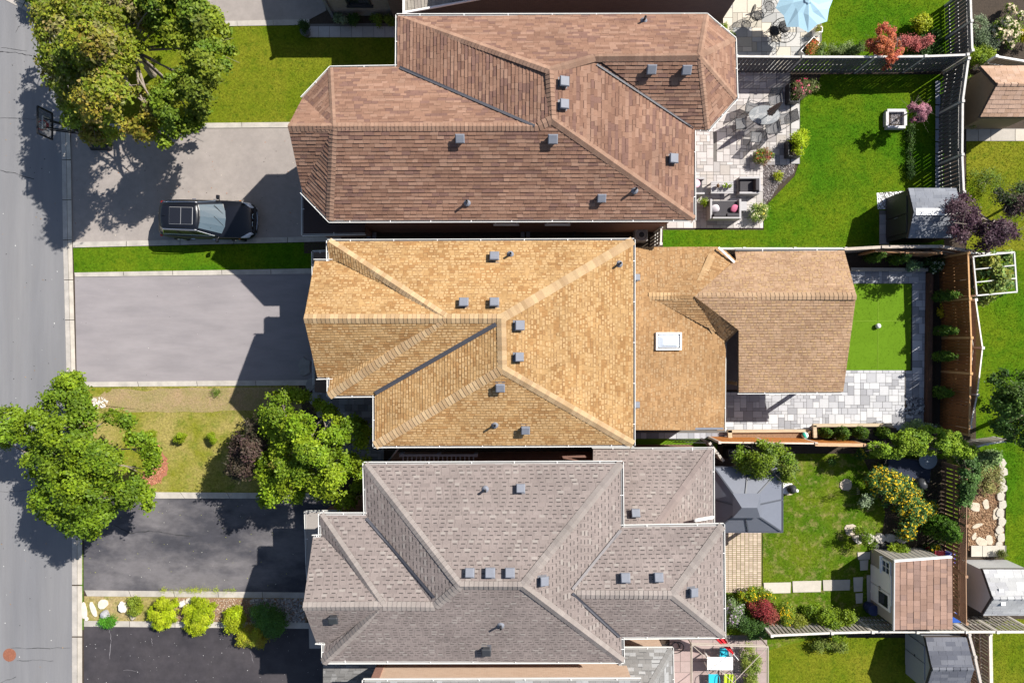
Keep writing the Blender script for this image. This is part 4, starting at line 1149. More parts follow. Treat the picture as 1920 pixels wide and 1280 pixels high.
fence('fence', [(1530, 833), (1622, 834)], 1.8, 'orange stained fence with double brown cap beside the vine', M_FO, gap=.003, cap=(.48, .30, .17), capw=.16, side=1)
fence('fence', [(1813, 880), (1812, 985), (1811, 1080), (1812, 1168)], 1.9, 'brown board fence with lattice top behind the beige shed', M_FR, bw=.15, gap=.045, cap=(.30, .18, .11), capw=.04, lattice=.45, side=-1)
fence('fence', [(1447, 1191), (1560, 1186), (1636, 1184), (1720, 1184), (1812, 1184)], 1.75, 'pale capped slatted fence running past the beige shed', M_FW, bw=.12, gap=.07, cap=(.55, .52, .47), capw=.10)
fence('fence', [(1816, 1184), (1870, 1184), (1940, 1184)], 1.75, 'pale slatted fence below the hexagonal shed', M_FW, bw=.12, gap=.08, cap=(.58, .54, .47), capw=.11)
fence('fence', [(1817, 1188), (1828, 1230), (1843, 1300)], 1.8, 'slanting weathered fence right of the dark roofed shed', M_FR, gap=.02, cap=(.42, .38, .34), capw=.12)
fence('fence', [(1857, 1188), (1859, 1300)], 1.5, 'straight pale topped fence at the lower right corner', M_FW, gap=.02, cap=(.55, .5, .42), capw=.16)
fence('fence', [(1822, 840), (1850, 832), (1893, 826)], 1.2, 'short weathered fence above the rocky border', M_FW, gap=.02, cap=(.55, .52, .48), capw=.08)
fence('gate', [(1240, 425), (1239, 457)], 1.7, 'narrow slatted side gate between brown and tan houses', M_FW, bw=.09, gap=.07, cap=(.55, .52, .48), capw=.08)['category'] = 'gate'
fence('gate', [(1331, 831), (1355, 862)], 1.5, 'small weathered plank gate beside the grey roof wing', M_FW, bw=.2, gap=.03, cap=(.45, .41, .36), capw=.12)['category'] = 'gate'
fence('fence', [(1895, 474), (1850, 475), (1817, 474)], 1.6, 'pale railed fence above the white trellis frame', M_FW, gap=.03, cap=(.6, .58, .55), capw=.08)
fence('fence', [(1868, 106), (1940, 118)], 1.6, 'white capped fence between hydrangea and brown roofed shed', M_FW, gap=.03, cap=(.75, .74, .72), capw=.09)

# ------------------------------------------------------------ sheds and gazebo
def gable_shed(label, xw, x1, ya, yr, yb, ze, zr, wall_m, roof_pal, roof_cap=None, door=None, x_in=0, tabs=(.3, .5), expo=.2):
    """ridge runs along X; xw,x1 px of west/east roof ends at eave height; ya/yb eave px, yr ridge px"""
    a = U(xw, ya, ze); b = U(xw, yb, ze); X1 = U(x1, ya, ze).x; r = U(xw, yr, zr); rY = r.y
    root = thing('shed', label, 'shed', ((a.x + X1) / 2, (a.y + b.y) / 2, 0))
    xi = a.x + x_in
    wl = MB(); k = .06
    wl.prism([(xi + .02, b.y + k), (X1 - .05, b.y + k), (X1 - .05, a.y - k), (xi + .02, a.y - k)], 0, ze - .03)
    wl.build('wall', wall_m, root)
    gb = MB()
    for x in (xi + .02, X1 - .15): gb.hull([(x, b.y + k, ze - .03), (x, a.y - k, ze - .03), (x, rY, zr - .05)], [(x + .1, b.y + k, ze - .03), (x + .1, a.y - k, ze - .03), (x + .1, rY, zr - .05)])
    gb.build('gable', wall_m, root)
    R_ = Roof(root, roof_pal, expo, tabs, lift=.012); R_.capal = roof_pal
    def px(v, z): s = (CAMH - z) / FOC; return (v.x / s + 960, 640 - v.y / s, z)
    A1 = px(Vector((a.x, a.y, 0)), ze); A2 = px(Vector((X1, a.y, 0)), ze); R1 = px(Vector((a.x + x_in, rY, 0)), zr); R2 = px(Vector((X1, rY, 0)), zr)
    B1 = px(Vector((b.x, b.y, 0)), ze); B2 = px(Vector((X1, b.y, 0)), ze)
    R_.face([A1, A2, R2, R1], (0, 1)); R_.face([B1, B2, R2, R1], (0, 1))
    if roof_cap is None: R_.cap(R1, R2, wd=.09, e=.3)
    R_.finish(290)
    return root, a, b, xi, X1, rY, R_
M_SHD = mat('dark_shed_panel', (.028, .030, .034), .55, .1)
M_SHG = mat('grey_shed_panel', (.27, .28, .31), .6, .06)
M_SHB = mat('beige_shed_panel', (.34, .31, .265), .7, .06)
M_SHW = mat('pale_shed_panel', (.42, .42, .42), .6, .06)
r_, a, b, xi, X1, rY, R_ = gable_shed('dark plastic shed with slate grey roof and white ridge strip', 1703, 1793, 353, 397, 446, 2.0, 2.45, M_SHD,
    [(.17, .18, .205), (.15, .16, .185), (.19, .20, .225)], roof_cap=1)
pr = Vector((0, rY, 2.47))
MB().hull([(xi + .1, rY - .16, 2.46), (X1, rY - .16, 2.46), (X1, rY + .16, 2.46), (xi + .1, rY + .16, 2.46)], [(xi + .1, rY - .16, 2.38), (X1, rY - .16, 2.38), (X1, rY + .16, 2.38), (xi + .1, rY + .16, 2.38)]).build('ridge_skylight', M_WHITE, r_)
for s_ in (-1, 1):
    MB().box((xi - .01, rY + s_ * .46, 1.0), (.04, .85, 1.8)).build('door', M_SHD, r_, bevel=.01)
MB().bar((xi - .06, rY - .06, .9), (xi - .06, rY - .06, 1.2), .03).build('handle', M_GREYM, r_)
pave('shed_step', [(1648, 395), (1664, 395), (1664, 458), (1648, 458)], .5, .05, [(.30, .29, .29), (.25, .25, .25)], sizes=((1, 1),), m=MD)
# beige shed with mono pitch brown roof
zb = 2.25
q = UL([(1677, 1052), (1785, 1044), (1786, 1179), (1677, 1180)], zb)
SB = thing('shed', 'beige shed with flat brown shingle roof and white double door', 'shed', ((q[0].x + q[1].x) / 2, (q[0].y + q[2].y) / 2, 0))
x0, x1, y0, y1 = q[0].x + .06, q[1].x - .1, q[2].y + .1, q[0].y - .02
MB().prism([(x0, y0), (x1, y0), (x1, y1), (x0, y1)], 0, zb - .1).build('wall', M_SHB, SB)
for i in range(9):
    x = x0 + (x1 - x0) * (i + .5) / 9; MB().box((x, y1 + .008, 1.05), (.02, .02, 2.05)).build('siding_strip', M_SHW, SB)
Rb = Roof(SB, [(.29, .185, .14), (.26, .165, .125), (.31, .20, .155), (.235, .155, .125)], .3, (.18, .34), lift=.012); Rb.capal = Rb.pal
Rb.face([(1677, 1052, zb + .0), (1785, 1044, zb + .25), (1786, 1179, zb + .25), (1677, 1180, zb + .0)], (0, 3)); Rb.finish(290)
MB().bar(U(1676, 1051, zb), U(1784, 1043, zb + .2), .09, .14).build('fascia', M_WHITE, SB); MB().bar(U(1676, 1052, zb - .02), U(1675, 1181, zb - .02), .05, .14).build('fascia', M_SHW, SB)
xw = x0 - .02
for i, (yy, w_) in enumerate(((-.55, .9), (-1.45, .9))):
    d_ = MB().box((xw, y1 - 1.25 + yy + .55, .95), (.05, w_ - .04, 1.75)).build('door', M_WHITE, SB)
    if i == 1:
        MB().box((xw - .03, y1 - 1.25 + yy + .55, 1.25), (.03, .6, .8)).build('pane', M_GLASS, d_)
    MB().box((xw - .045, y1 - 1.7 + (.06 if i == 0 else -.06), .95), (.03, .03, .14)).build('handle', M_BLACK, d_)
wn_ = window(SB, (x0 - .01, y1 - .5, 1.5), .62, .7, (-1, 0))
MB().bar((x0 - .05, y1 - .5, 1.15), (x0 - .05, y1 - .5, 1.85), .03).bar((x0 - .05, y1 - .81, 1.5), (x0 - .05, y1 - .19, 1.5), .03).build('muntin', M_WHITE, wn_)
for z_ in (.02,):
    MB().bar((xw, y1 - .78, 1.9), (xw, y1 - 2.2, 1.9), .06, .08).bar((xw, y1 - 2.2, 0), (xw, y1 - 2.2, 1.9), .06, .08, up=(0, 1, 0)).build('door_frame', M_WHITE, SB)
r2, a, b, xi, X1, rY, R_ = gable_shed('pale grey shed with light shingle roof beside the brown fence', 1843, 1935, 1067, 1122, 1153, 1.65, 2.35, M_SHW,
    [(.36, .36, .36), (.40, .40, .40), (.33, .33, .34)], tabs=(.35, .5))
for p_ in ((1876, 1107), (1880, 1130)):
    c_ = R_.at(*p_); MB().box((c_.x, c_.y, c_.z + .03), (.2, .2, .05)).build('roof_vent', M_WHITE, r2)
r3, a, b, xi, X1, rY, R_ = gable_shed('grey double door shed with dark slate roof at the lower edge', 1735, 1812, 1194, 1254, 1296, 1.7, 2.25, M_SHG,
    [(.10, .105, .125), (.085, .09, .11), (.125, .13, .15)], tabs=(.3, .5))
for s_ in (-1, 1): MB().box((xi - .01, rY + s_ * .42, .85), (.04, .8, 1.6)).build('door', M_SHG, r3, bevel=.01)
MB().box((xi - .05, rY + .04, .9), (.03, .1, .04)).build('handle', M_BLACK, r3)
MB().prism([(xi - .5, a.y + .35), (X1, a.y + .35), (X1, a.y + .06), (xi + .3, a.y + .06)], 0, .35).build('plinth', M_SHW, r3)
r4, a, b, xi, X1, rY, R_ = gable_shed('brown roofed garden shed behind the dark fence', 1838, 1940, 124, 158, 219, 2.1, 2.75, mat('tan_shed_wall', (.22, .16, .10), .8, .1),
    [(.38, .25, .18), (.35, .225, .155), (.40, .27, .20)], tabs=(.26, .32), expo=.2, x_in=.35)
sl_ = [(1811, 241), (1862, 241), (1862, 266), (1811, 264)]
pave('shed_path', [(1811, 241), (1940, 241), (1940, 265), (1811, 265)], .62, .03, [(.40, .36, .30), (.34, .31, .27)], sizes=((1, 1), (2, 1)), m=MD)

# grey metal gazebo with two tier roof
GZ = thing('gazebo', 'dark grey metal hardtop gazebo with two tier roof', 'gazebo', U(1403, 930, 0))
M_GZ = mat('gazebo_panel', (.125, .135, .165), .45, .06, 3)
M_GZR = mat('gazebo_rib', (.06, .065, .08), .45, .06)
ze, z1, z2, z3 = 2.3, 2.95, 3.1, 3.35
O = [U(1334, 875, ze), U(1468, 886, ze), U(1467, 997, ze), U(1338, 997, ze)]
O[1] = Vector((O[2].x, O[0].y, ze)); O[0].x = O[3].x
I = [U(1375, 926, z1), U(1420, 926, z1), U(1420, 966, z1), U(1375, 966, z1)]
for i in range(4):
    j = (i + 1) % 4
    MB().hull([O[i], O[j], I[j], I[i]], [v - Vector((0, 0, .03)) for v in (O[i], O[j], I[j], I[i])]).build('roof_panel', M_GZ, GZ)
    MB().bar(O[i], I[i], .07, .06).build('hip_rib', M_GZR, GZ)
    m_ = (O[i] + O[j]) / 2; n_ = (I[i] + I[j]) / 2
    MB().bar(m_ + Vector((0, 0, .02)), n_ + Vector((0, 0, .02)), .06, .05).build('seam_rib', M_GZR, GZ)
    MB().bar(O[i], O[j], .05, .1).build('eave_trim', M_GZR, GZ)
J = [v + Vector((0, 0, .16)) for v in I]; c = (J[0] + J[2]) / 2
J = [c + (v - c) * 1.15 for v in J]; T = [c + Vector((-.35, 0, .4)), c + Vector((.35, 0, .4))]
MB().poly([J[0], J[1], T[1], T[0]]).poly([J[1], J[2], T[1]]).poly([J[2], J[3], T[0], T[1]]).poly([J[3], J[0], T[0]]).build('upper_roof', M_GZ, GZ)
for v in O:
    q = c + (v - c) * .92; MB().box((q.x, q.y, 1.15), (.14, .14, 2.3)).build('post', M_GREYD, GZ, bevel=.01)

# ------------------------------------------------------------ car
def make_car():
    root = thing('parked_car', 'black suv with panoramic glass roof parked on the upper driveway', 'car', (0, 0, 0))
    M_P = mat('black_car_paint', (.006, .007, .011), .3, 0, spec=.3, coat=.35)
    M_WS = mat('car_windscreen', (.07, .10, .12), .04, 0, spec=1.0, coat=.6)
    M_SG = mat('car_side_glass', (.010, .012, .012), .3, 0, spec=.3)
    M_CH = mat('chrome_trim', (.75, .76, .78), .2, 0, metal=1.0)
    M_HL = mat('headlight_glass', (.55, .58, .62), .12, 0, spec=1.0)
    M_TL = mat('tail_light', (.45, .02, .015), .2, 0, spec=.8)
    M_TY = mat('tyre_rubber', (.015, .015, .015), .85, .1)
    M_TR = mat('black_trim', (.012, .012, .013), .6, 0)
    # stations: x, half width, belt z, centre z
    S = [(-2.42, .50, .72, .74), (-2.34, .74, .93, .97), (-2.15, .88, 1.03, 1.07), (-1.7, .955, 1.06, 1.08), (-.9, .965, 1.05, 1.08), (0, .965, 1.03, 1.07), (.8, .96, 1.01, 1.09),
         (1.25, .955, .97, 1.06), (1.7, .94, .91, 1.0), (2.05, .89, .83, .92), (2.25, .78, .74, .82), (2.37, .60, .62, .68)]
    v = []; 
    for x, w_, zb_, zc in S:
        lo = .28 if abs(x) < 2.1 else .34
        sec = [(-w_ * .93, lo), (-w_ * 1.0, .5), (-w_ * .995, zb_ * .8), (-w_ * .965, zb_ * .96), (-w_ * .88, zb_ + .01), (-w_ * .5, zc - .015), (0, zc)]
        sec = sec + [(-y, z) for y, z in sec[-2::-1]]
        v.append([(x, y, z) for y, z in sec])
    mb = MB(); n = len(v[0])
    mb.v = [p for s_ in v for p in s_]
    for i in range(len(S) - 1):
        for j in range(n - 1): mb.f.append((i * n + j, (i + 1) * n + j, (i + 1) * n + j + 1, i * n + j + 1)); mb.c.append(None)
        mb.f.append((i * n, i * n + n - 1, (i + 1) * n + n - 1, (i + 1) * n)); mb.c.append(None)
    mb.f.append(tuple(range(n))); mb.c.append(None)
    mb.f.append(tuple((len(S) - 1) * n + k for k in range(n))[::-1]); mb.c.append(None)
    body = mb.build('body', M_P, root, world=False, smooth=True)
    m = body.modifiers.new('s', 'SUBSURF'); m.levels = 1; m.render_levels = 2
    # greenhouse
    def ring(x0, x1, w0, w1, z, r=.14):
        # rear x0 width w0, front x1 width w1
        b = .42 if z < 1.2 else .16
        return [(x0 + r * 1.6, -w0, z), (x1 - b, -w1, z), (x1 - b * .5, -w1 * .84, z), (x1 - b * .14, -w1 * .45, z), (x1, 0, z), (x1 - b * .14, w1 * .45, z), (x1 - b * .5, w1 * .84, z), (x1 - b, w1, z), (x0 + r * 1.6, w0, z), (x0 + .05, w0 * .8, z), (x0, 0, z), (x0 + .05, -w0 * .8, z)]
    lo = ring(-2.25, 1.08, .80, .87, 1.03); hi = ring(-1.98, -.02, .62, .66, 1.62)
    mid = [tuple(Vector(a_) * .45 + Vector(b_) * .55 + Vector((0, 0, .02))) for a_, b_ in zip(lo, hi)]
    g = MB(); N_ = len(lo); g.v = lo + hi
    for i in range(N_):
        j = (i + 1) % N_; g.f.append((i, j, N_ + j, N_ + i)); g.c.append(None)
    g.build('cabin', M_P, root, world=False, smooth=False)
    # roof skin, domed
    rf = MB(); cen = []
    top = [(x * 1.0, y * .9, z + .045) for x, y, z in hi]
    top2 = [(-.98 + (x + .98) * .8, y * .6, 1.70) for x, y, z in hi]
    rf.v = hi + top + top2
    for b0 in (0, N_):
        for i in range(N_):
            j = (i + 1) % N_; rf.f.append((b0 + i, b0 + j, b0 + N_ + j, b0 + N_ + i)); rf.c.append(None)
    rf.f.append(tuple(range(2 * N_, 3 * N_))); rf.c.append(None)
    roof_ = rf.build('roof', M_P, root, world=False, smooth=True)
    def panel(idx, t0, t1, off, m_, name, parent, shrink=0.0):
        q = MB()
        for k in range(len(idx) - 1):
            i, j = idx[k], idx[k + 1]
            A_, B_, C_, D_ = [Vector(p) for p in (lo[i], lo[j], hi[j], hi[i])]
            P0 = A_.lerp(D_, t0); P1 = B_.lerp(C_, t0); P2 = B_.lerp(C_, t1); P3 = A_.lerp(D_, t1)
            nn = (P1 - P0).cross(P3 - P0).normalized()
            if nn.dot(P0 - Vector((-.6, 0, 1.2))) < 0: nn = -nn
            q.poly([p + nn * off for p in (P0, P1, P2, P3)])
        return q.build(name, m_, parent, world=False)
    panel([2, 3, 4, 5, 6], .04, .97, .008, M_WS, 'windscreen', root)
    panel([9, 10, 11], .25, .9, .008, M_SG, 'rear_window', root)
    for s_, (i, j) in ((-1, (0, 1)), (1, (7, 8))):
        panel([i, j], .18, .88, .010, M_SG, 'side_window', root)
        A_, B_ = Vector(lo[i]).lerp(Vector(hi[i]), .16), Vector(lo[j]).lerp(Vector(hi[j]), .16)
        C_, D_ = Vector(lo[i]).lerp(Vector(hi[i]), .92), Vector(lo[j]).lerp(Vector(hi[j]), .92)
        o_ = Vector((0, s_ * .02, 0)); t = MB()
        t.tube(A_ + o_, B_ + o_, .014).tube(C_ + o_, D_ + o_, .014).tube(A_ + o_, C_ + o_, .014).tube(B_ + o_, D_ + o_, .014)
        t.build('window_trim', M_CH, root, world=False)
        for f_ in (.35, .7):
            P_ = A_.lerp(B_, f_) + o_; Q_ = C_.lerp(D_, f_) + o_
            MB().bar(P_, Q_, .07, .012, up=(0, 1, 0)).build('pillar', M_TR, root, world=False)
        MB().path([(-1.75, s_ * .63, 1.70), (-1.6, s_ * .645, 1.735), (-.9, s_ * .66, 1.745), (-.2, s_ * .665, 1.71), (-.12, s_ * .665, 1.67)], .022).build('roof_rail', M_CH, root, world=False)
        mr_ = MB(); mr_.box((.62, s_ * 1.06, 1.10), (.16, .22, .16), 0, None, .8).bar((.7, s_ * .9, 1.05), (.64, s_ * 1.0, 1.07), .06)
        mr_.build('wing_mirror', M_P, root, world=False, bevel=.03)
        MB().hull([(1.72, s_ * .88, .93), (2.05, s_ * .80, .87), (2.22, s_ * .60, .81), (2.12, s_ * .62, .85), (1.98, s_ * .72, .91)], [(1.72, s_ * .9, .85), (2.08, s_ * .86, .75), (2.28, s_ * .66, .7), (2.2, s_ * .6, .7), (1.9, s_ * .7, .8)]).build('headlight', M_HL, root, world=False)
        MB().box((-2.22, s_ * .80, .86), (.10, .16, .10)).build('tail_light', M_TL, root, world=False, bevel=.02)
        MB().box((1.62, s_ * .955, .82), (.09, .02, .035)).build('side_marker', mat('amber', (.6, .2, .02), .3, 0), root, world=False)
        for fx in (-.75, .3):
            MB().bar((fx, s_ * .985, .84), (fx + .2, s_ * .985, .85), .025).build('door_handle', M_CH, root, world=False)
        for x_ in (-1.45, 1.42):
            wl = MB().tube((x_, s_ * .76, .36), (x_, s_ * .975, .36), .36, .36, 24).build('wheel', M_TY, root, world=False, bevel=.03)
            rm = MB().tube((x_, s_ * .96, .36), (x_, s_ * .985, .36), .24, .22, 20); rm.build('rim', M_CH, wl, world=False)
    # panoramic roof: frame and two panes
    fr = MB()
    X0, X1_, W_ = -1.45, -.30, .42; z = 1.712
    fr.hull([(X0, -W_, z), (X1_, -W_, z), (X1_, W_, z), (X0, W_, z)], [(X0, -W_, z - .05), (X1_, -W_, z - .05), (X1_, W_, z - .05), (X0, W_, z - .05)])
    sf = fr.build('sunroof', mat('sunroof_seal', (.23, .23, .24), .5, 0), root, world=False, bevel=.03)
    for a_, b_ in ((X0 + .025, (X0 + X1_) / 2 - .015), ((X0 + X1_) / 2 + .015, X1_ - .025)):
        MB().box(((a_ + b_) / 2, 0, z + .004), (b_ - a_, 2 * W_ - .05, .012)).build('pane', mat('roof_glass', (.012, .013, .018), .25, 0, spec=.6), sf, world=False)
    # grille, bumper, badge details
    for s_ in (-1, 1):
        MB().ring((2.27, s_ * .19, .76), .13, .018, 16, 6, axis=0).build('grille_ring', M_CH, root, world=False)
        MB().path([(2.20, s_ * .78, .5), (2.36, s_ * .6, .52), (2.44, s_ * .2, .54)], .02).build('bumper_trim', M_CH, root, world=False)
    MB().box((2.28, 0, .62), (.2, 1.2, .28)).build('grille', M_TR, root, world=False, bevel=.04)
    MB().path([(2.40, -.45, .66), (2.43, 0, .67), (2.40, .45, .66)], .016).build('grille_bar', M_CH, root, world=False)
    MB().box((-1.72, 0, 1.72), (.14, .04, .05)).build('antenna_fin', M_P, root, world=False, bevel=.015)
    for s_ in (-.35, .2): MB().bar((.93, s_, 1.09), (.55, s_ + .42, 1.33), .018, .02).build('wiper', M_TR, root, world=False)
    MB().box((-2.38, 0, .5), (.1, 1.1, .22)).build('rear_bumper', M_TR, root, world=False, bevel=.04)
    MB().box((.35, -.38, 1.2), (.12, .3, .3)).build('steering_column', M_TR, root, world=False)
    return root
car = make_car()
p = U(388, 411, .85); car.location = (p.x, p.y, .004); car.rotation_euler = (0, 0, math.radians(-1.2))

# ------------------------------------------------------------ street things
BH = thing('basketball_hoop', 'portable basketball hoop at the kerb with glass backboard and red rim', 'basketball hoop', U(185, 262, 0))
xb = -862 * (CAMH - 2.65) / FOC; y0, y1 = U(98, 262, 2.65).y, U(98, 213, 2.65).y
zt, zb_ = 3.65, 2.65
o = MB().bar((xb, y0, zb_), (xb, y0, zt), .06).bar((xb, y1, zb_), (xb, y1, zt), .06).bar((xb, y0, zt), (xb, y1, zt), .06).bar((xb, y0, zb_), (xb, y1, zb_), .06)
o.build('board_frame', M_BLACK, BH)
MB().box((xb, (y0 + y1) / 2, (zt + zb_) / 2), (.02, y1 - y0, zt - zb_)).build('backboard', mat('smoked_board', (.03, .035, .045), .1, 0, spec=.8, alpha=.3), BH)
ym = (y0 + y1) / 2
for q in ((ym - .3, 2.85, ym + .3, 2.85), (ym - .3, 3.3, ym + .3, 3.3), (ym - .3, 2.85, ym - .3, 3.3), (ym + .3, 2.85, ym + .3, 3.3)): MB().bar((xb - .02, q[0], q[1]), (xb - .02, q[2], q[3]), .04, .02).build('target_stripe', M_WHITE, BH)
MB().ring((xb - .32, ym, 2.85), .23, .018, 20, 6).box((xb - .08, ym, 2.85), (.12, .2, .05)).build('rim', mat('red_rim', (.5, .02, .02), .4, 0), BH)
nt = MB()
for i in range(12):
    a_ = i * math.pi / 6; b_ = a_ + .26; c_ = a_ - .26
    for e_ in (b_, c_): nt.bar((xb - .32 + .23 * math.cos(a_), ym + .23 * math.sin(a_), 2.85), (xb - .32 + .13 * math.cos(e_), ym + .13 * math.sin(e_), 2.45), .012)
nt.build('net', M_WHITE, BH)
MB().tube((xb + .9, ym, .1), (xb + .75, ym, 2.4), .06).bar((xb + .78, ym - .1, 2.2), (xb, ym - .2, 3.2), .05).bar((xb + .78, ym + .1, 2.2), (xb, ym + .2, 3.2), .05).bar((xb + .78, ym - .1, 1.9), (xb, ym - .2, 2.8), .05).bar((xb + .78, ym + .1, 1.9), (xb, ym + .2, 2.8), .05).build('pole', M_BLACK, BH)
c0, c1 = U(163, 280, .3), U(205, 240, .3)
MB().box(((c0.x + c1.x) / 2, (c0.y + c1.y) / 2, .14), (c1.x - c0.x, c1.y - c0.y, .26), 0, None, .85).build('base', M_BLACK, BH, bevel=.05)
MB().bar((xb + .9, ym, .2), ((c0.x + c1.x) / 2, (c0.y + c1.y) / 2, .25), .1).build('brace', M_BLACK, BH)
mh = U(18, 1227, 0)
MH = thing('manhole_cover', 'rust red round manhole cover in the road', 'manhole cover', mh)
M_RUST = mat('rusty_iron', (.22, .085, .05), .85, .3, 12, .4, 40)
MB().lathe((mh.x, mh.y, 0), [(.33, 0), (.33, .012), (.30, .014), (.30, .008)], 28).build('rim', M_RUST, MH)
cv = MB().lathe((mh.x, mh.y, 0), [(.29, .0), (.29, .016)], 28)
for i in range(-3, 4):
    for j in range(-3, 4):
        if i * i + j * j < 10: cv.box((mh.x + i * .075, mh.y + j * .075, .018), (.045, .045, .008))
cv.build('cover', M_RUST, MH)

# stones and boulders
def rock(px, py, rx, ry, h, label, col, rz=0, group=None, name='boulder', z0=0, flat=False):
    p = U(px, py, h * .5); n = 11; mb = MB(); prof = [(1, 0), (1.0, .45), (.82, .85), (.0, 1.0)] if not flat else [(1, 0), (1, .85), (.94, 1.0), (.0, 1.02)]
    rr = [random.uniform(.78, 1.12) for _ in range(n)]; b = 0
    for k, (r_, z_) in enumerate(prof):
        for i in range(n):
            a_ = 2 * math.pi * i / n; q = rr[i] * max(r_, .02) * (random.uniform(.94, 1.06) if k and not flat else 1)
            x, y = rx * q * math.cos(a_), ry * q * math.sin(a_)
            mb.v.append((x * math.cos(rz) - y * math.sin(rz), x * math.sin(rz) + y * math.cos(rz), h * z_))
    for k in range(3):
        for i in range(n):
            j = (i + 1) % n; mb.f.append((k * n + i, k * n + j, (k + 1) * n + j, (k + 1) * n + i)); mb.c.append(col)
    o = mb.build(name, M_STONE, None, world=False); o.location = (p.x, p.y, z0)
    tag(o, label, 'rock' if not flat else 'stone', group); return o
for q in ((158, 1144, .14, .48, .06, 'long pale stone slab nearest the kerb', .05), (175, 1142, .16, .40, .07, 'narrow slanted white stone slab in the front bed', .35), (194, 1132, .30, .24, .09, 'triangular cream stone slab in the front bed', .3)):
    rock(q[0], q[1], q[2], q[3], q[4], q[5], (.55, .50, .41), q[6], flat=True, name='stone_slab')
rock(229, 1139, .20, .27, .3, 'rounded white boulder beside a grass tuft', (.68, .65, .60), .2)
rock(196, 1152, .19, .24, .35, 'grey boulder with pale quartz face above the fern', (.30, .30, .32), .5)
rock(249, 1155, .15, .2, .2, 'small tan rock by the lower edging', (.42, .36, .28), .2)
rock(162, 1160, .09, .10, .12, 'small white rock at the bed corner', (.6, .57, .5))
rock(341, 1132, .16, .18, .25, 'white rock between the two yellow shrubs', (.6, .57, .5)); rock(355, 1126, .25, .14, .2, 'cream rock above the right yellow shrub', (.55, .5, .42))
rock(540, 1155, .12, .2, .2, 'grey block stone in the shaded front bed', (.3, .29, .28)); pass
for i, (x, y, a_, b_) in enumerate(((571, 688, .34, .5), (583, 720, .3, .34), (590, 748, .28, .34), (600, 775, .2, .25))):
    rock(x, y, a_, b_, .08, ['large flagstone beside the tan house garage corner', 'broken flagstone at the driveway end', 'round flagstone above the bright maple', 'smaller flagstone next to the dark pavers'][i], (.24, .23, .22), flat=True, name='flagstone')
rock(649, 779, .24, .18, .35, 'pale boulder on the shaded pavers', (.36, .35, .36)); rock(664, 782, .17, .17, .3, 'dark boulder beside the pale one', (.16, .16, .17)); rock(681, 800, .2, .32, .35, 'tall dark boulder near the tan house wall', (.15, .15, .16))
FL = [(1828, 950, .3, .25), (1848, 945, .16, .28), (1868, 962, .22, .35), (1832, 985, .32, .1), (1872, 1000, .2, .3), (1855, 1012, .2, .28), (1840, 1015, .3, .25), (1826, 1005, .12, .2)]
FLL = ['cream flagstone near the top left of the wood chips', 'small white upright flagstone in the middle of the wood chips', 'large pointed cream flagstone beside the border stones', 'thin sliver flagstone beside the lattice fence', 'right hand flagstone of the row above the stone step', 'second flagstone from the right above the stone step', 'wide flagstone in the row above the stone step', 'small leftmost flagstone above the stone step']
for i, (x, y, a_, b_) in enumerate(FL): rock(x, y, a_, b_, .07, FLL[i], (.46, .40, .31), random.uniform(-.4, .4), group='flagstones on the wood chips', flat=True, name='flagstone')
for i in range(11):
    y = 868 + i * 15.5; rock(1880 + (2 if i % 2 else -2) - i * .6, y, .22, .25, .12, ['top', 'second', 'third', 'fourth', 'fifth', 'middle', 'seventh', 'eighth', 'ninth', 'second lowest', 'lowest'][i] + ' cream border stone down the edge of the right lawn', (.42, .385, .32), random.uniform(-.3, .3), group='border stones along the right lawn', flat=True, name='border_stone')
pave('stone_step', [(1818, 1021), (1884, 1021), (1884, 1042), (1818, 1042)], .57, .12, [(.44, .41, .35)], sizes=((1, 1), (2, 1)), m=MD)
for i, (x, y) in enumerate(((1586, 908), (1594, 993), (1478, 917))): rock(x, y, .32, .34, .05, ['bare stone pad below the upper trellis frame', 'bare stone pad below the lower trellis frame', 'white stone pad beside the gazebo'][i], (.42, .36, .28), flat=True, name='stone_pad')
SP = thing('stepping_path', None, None, U(1510, 1100)); SP['kind'] = 'structure'
for i, (x0, x1, y0, y1) in enumerate(((1432, 1483, 1092, 1111), (1486, 1540, 1089, 1109), (1543, 1594, 1087, 1106), (1600, 1618, 1082, 1108), (1604, 1618, 1112, 1130), (1625, 1634, 1078, 1128), (1612, 1628, 1050, 1068), (1608, 1632, 1035, 1048))):
    t = random.uniform(.9, 1.1); MB().hull(UL([(x0, y0), (x1, y0 - 1), (x1 - 1, y1), (x0 + 1, y1 + 1)], .05), UL([(x0, y0), (x1, y0 - 1), (x1 - 1, y1), (x0 + 1, y1 + 1)], 0), (.42 * t, .385 * t, .33 * t)).build('slab', MD, SP)
for q, lb in (((1609, 1007, 1700, 1020), 'rough stone edging above the beige shed'),):
    for k in range(5):
        rock(q[0] + 20 * k, q[1] + 2, .28, .26, .2, ['leftmost', 'second', 'middle', 'fourth', 'rightmost'][k] + ' pale edging stone in the row above the beige shed', (.50, .46, .41), group='edging stones above the beige shed', flat=True, name='border_stone')

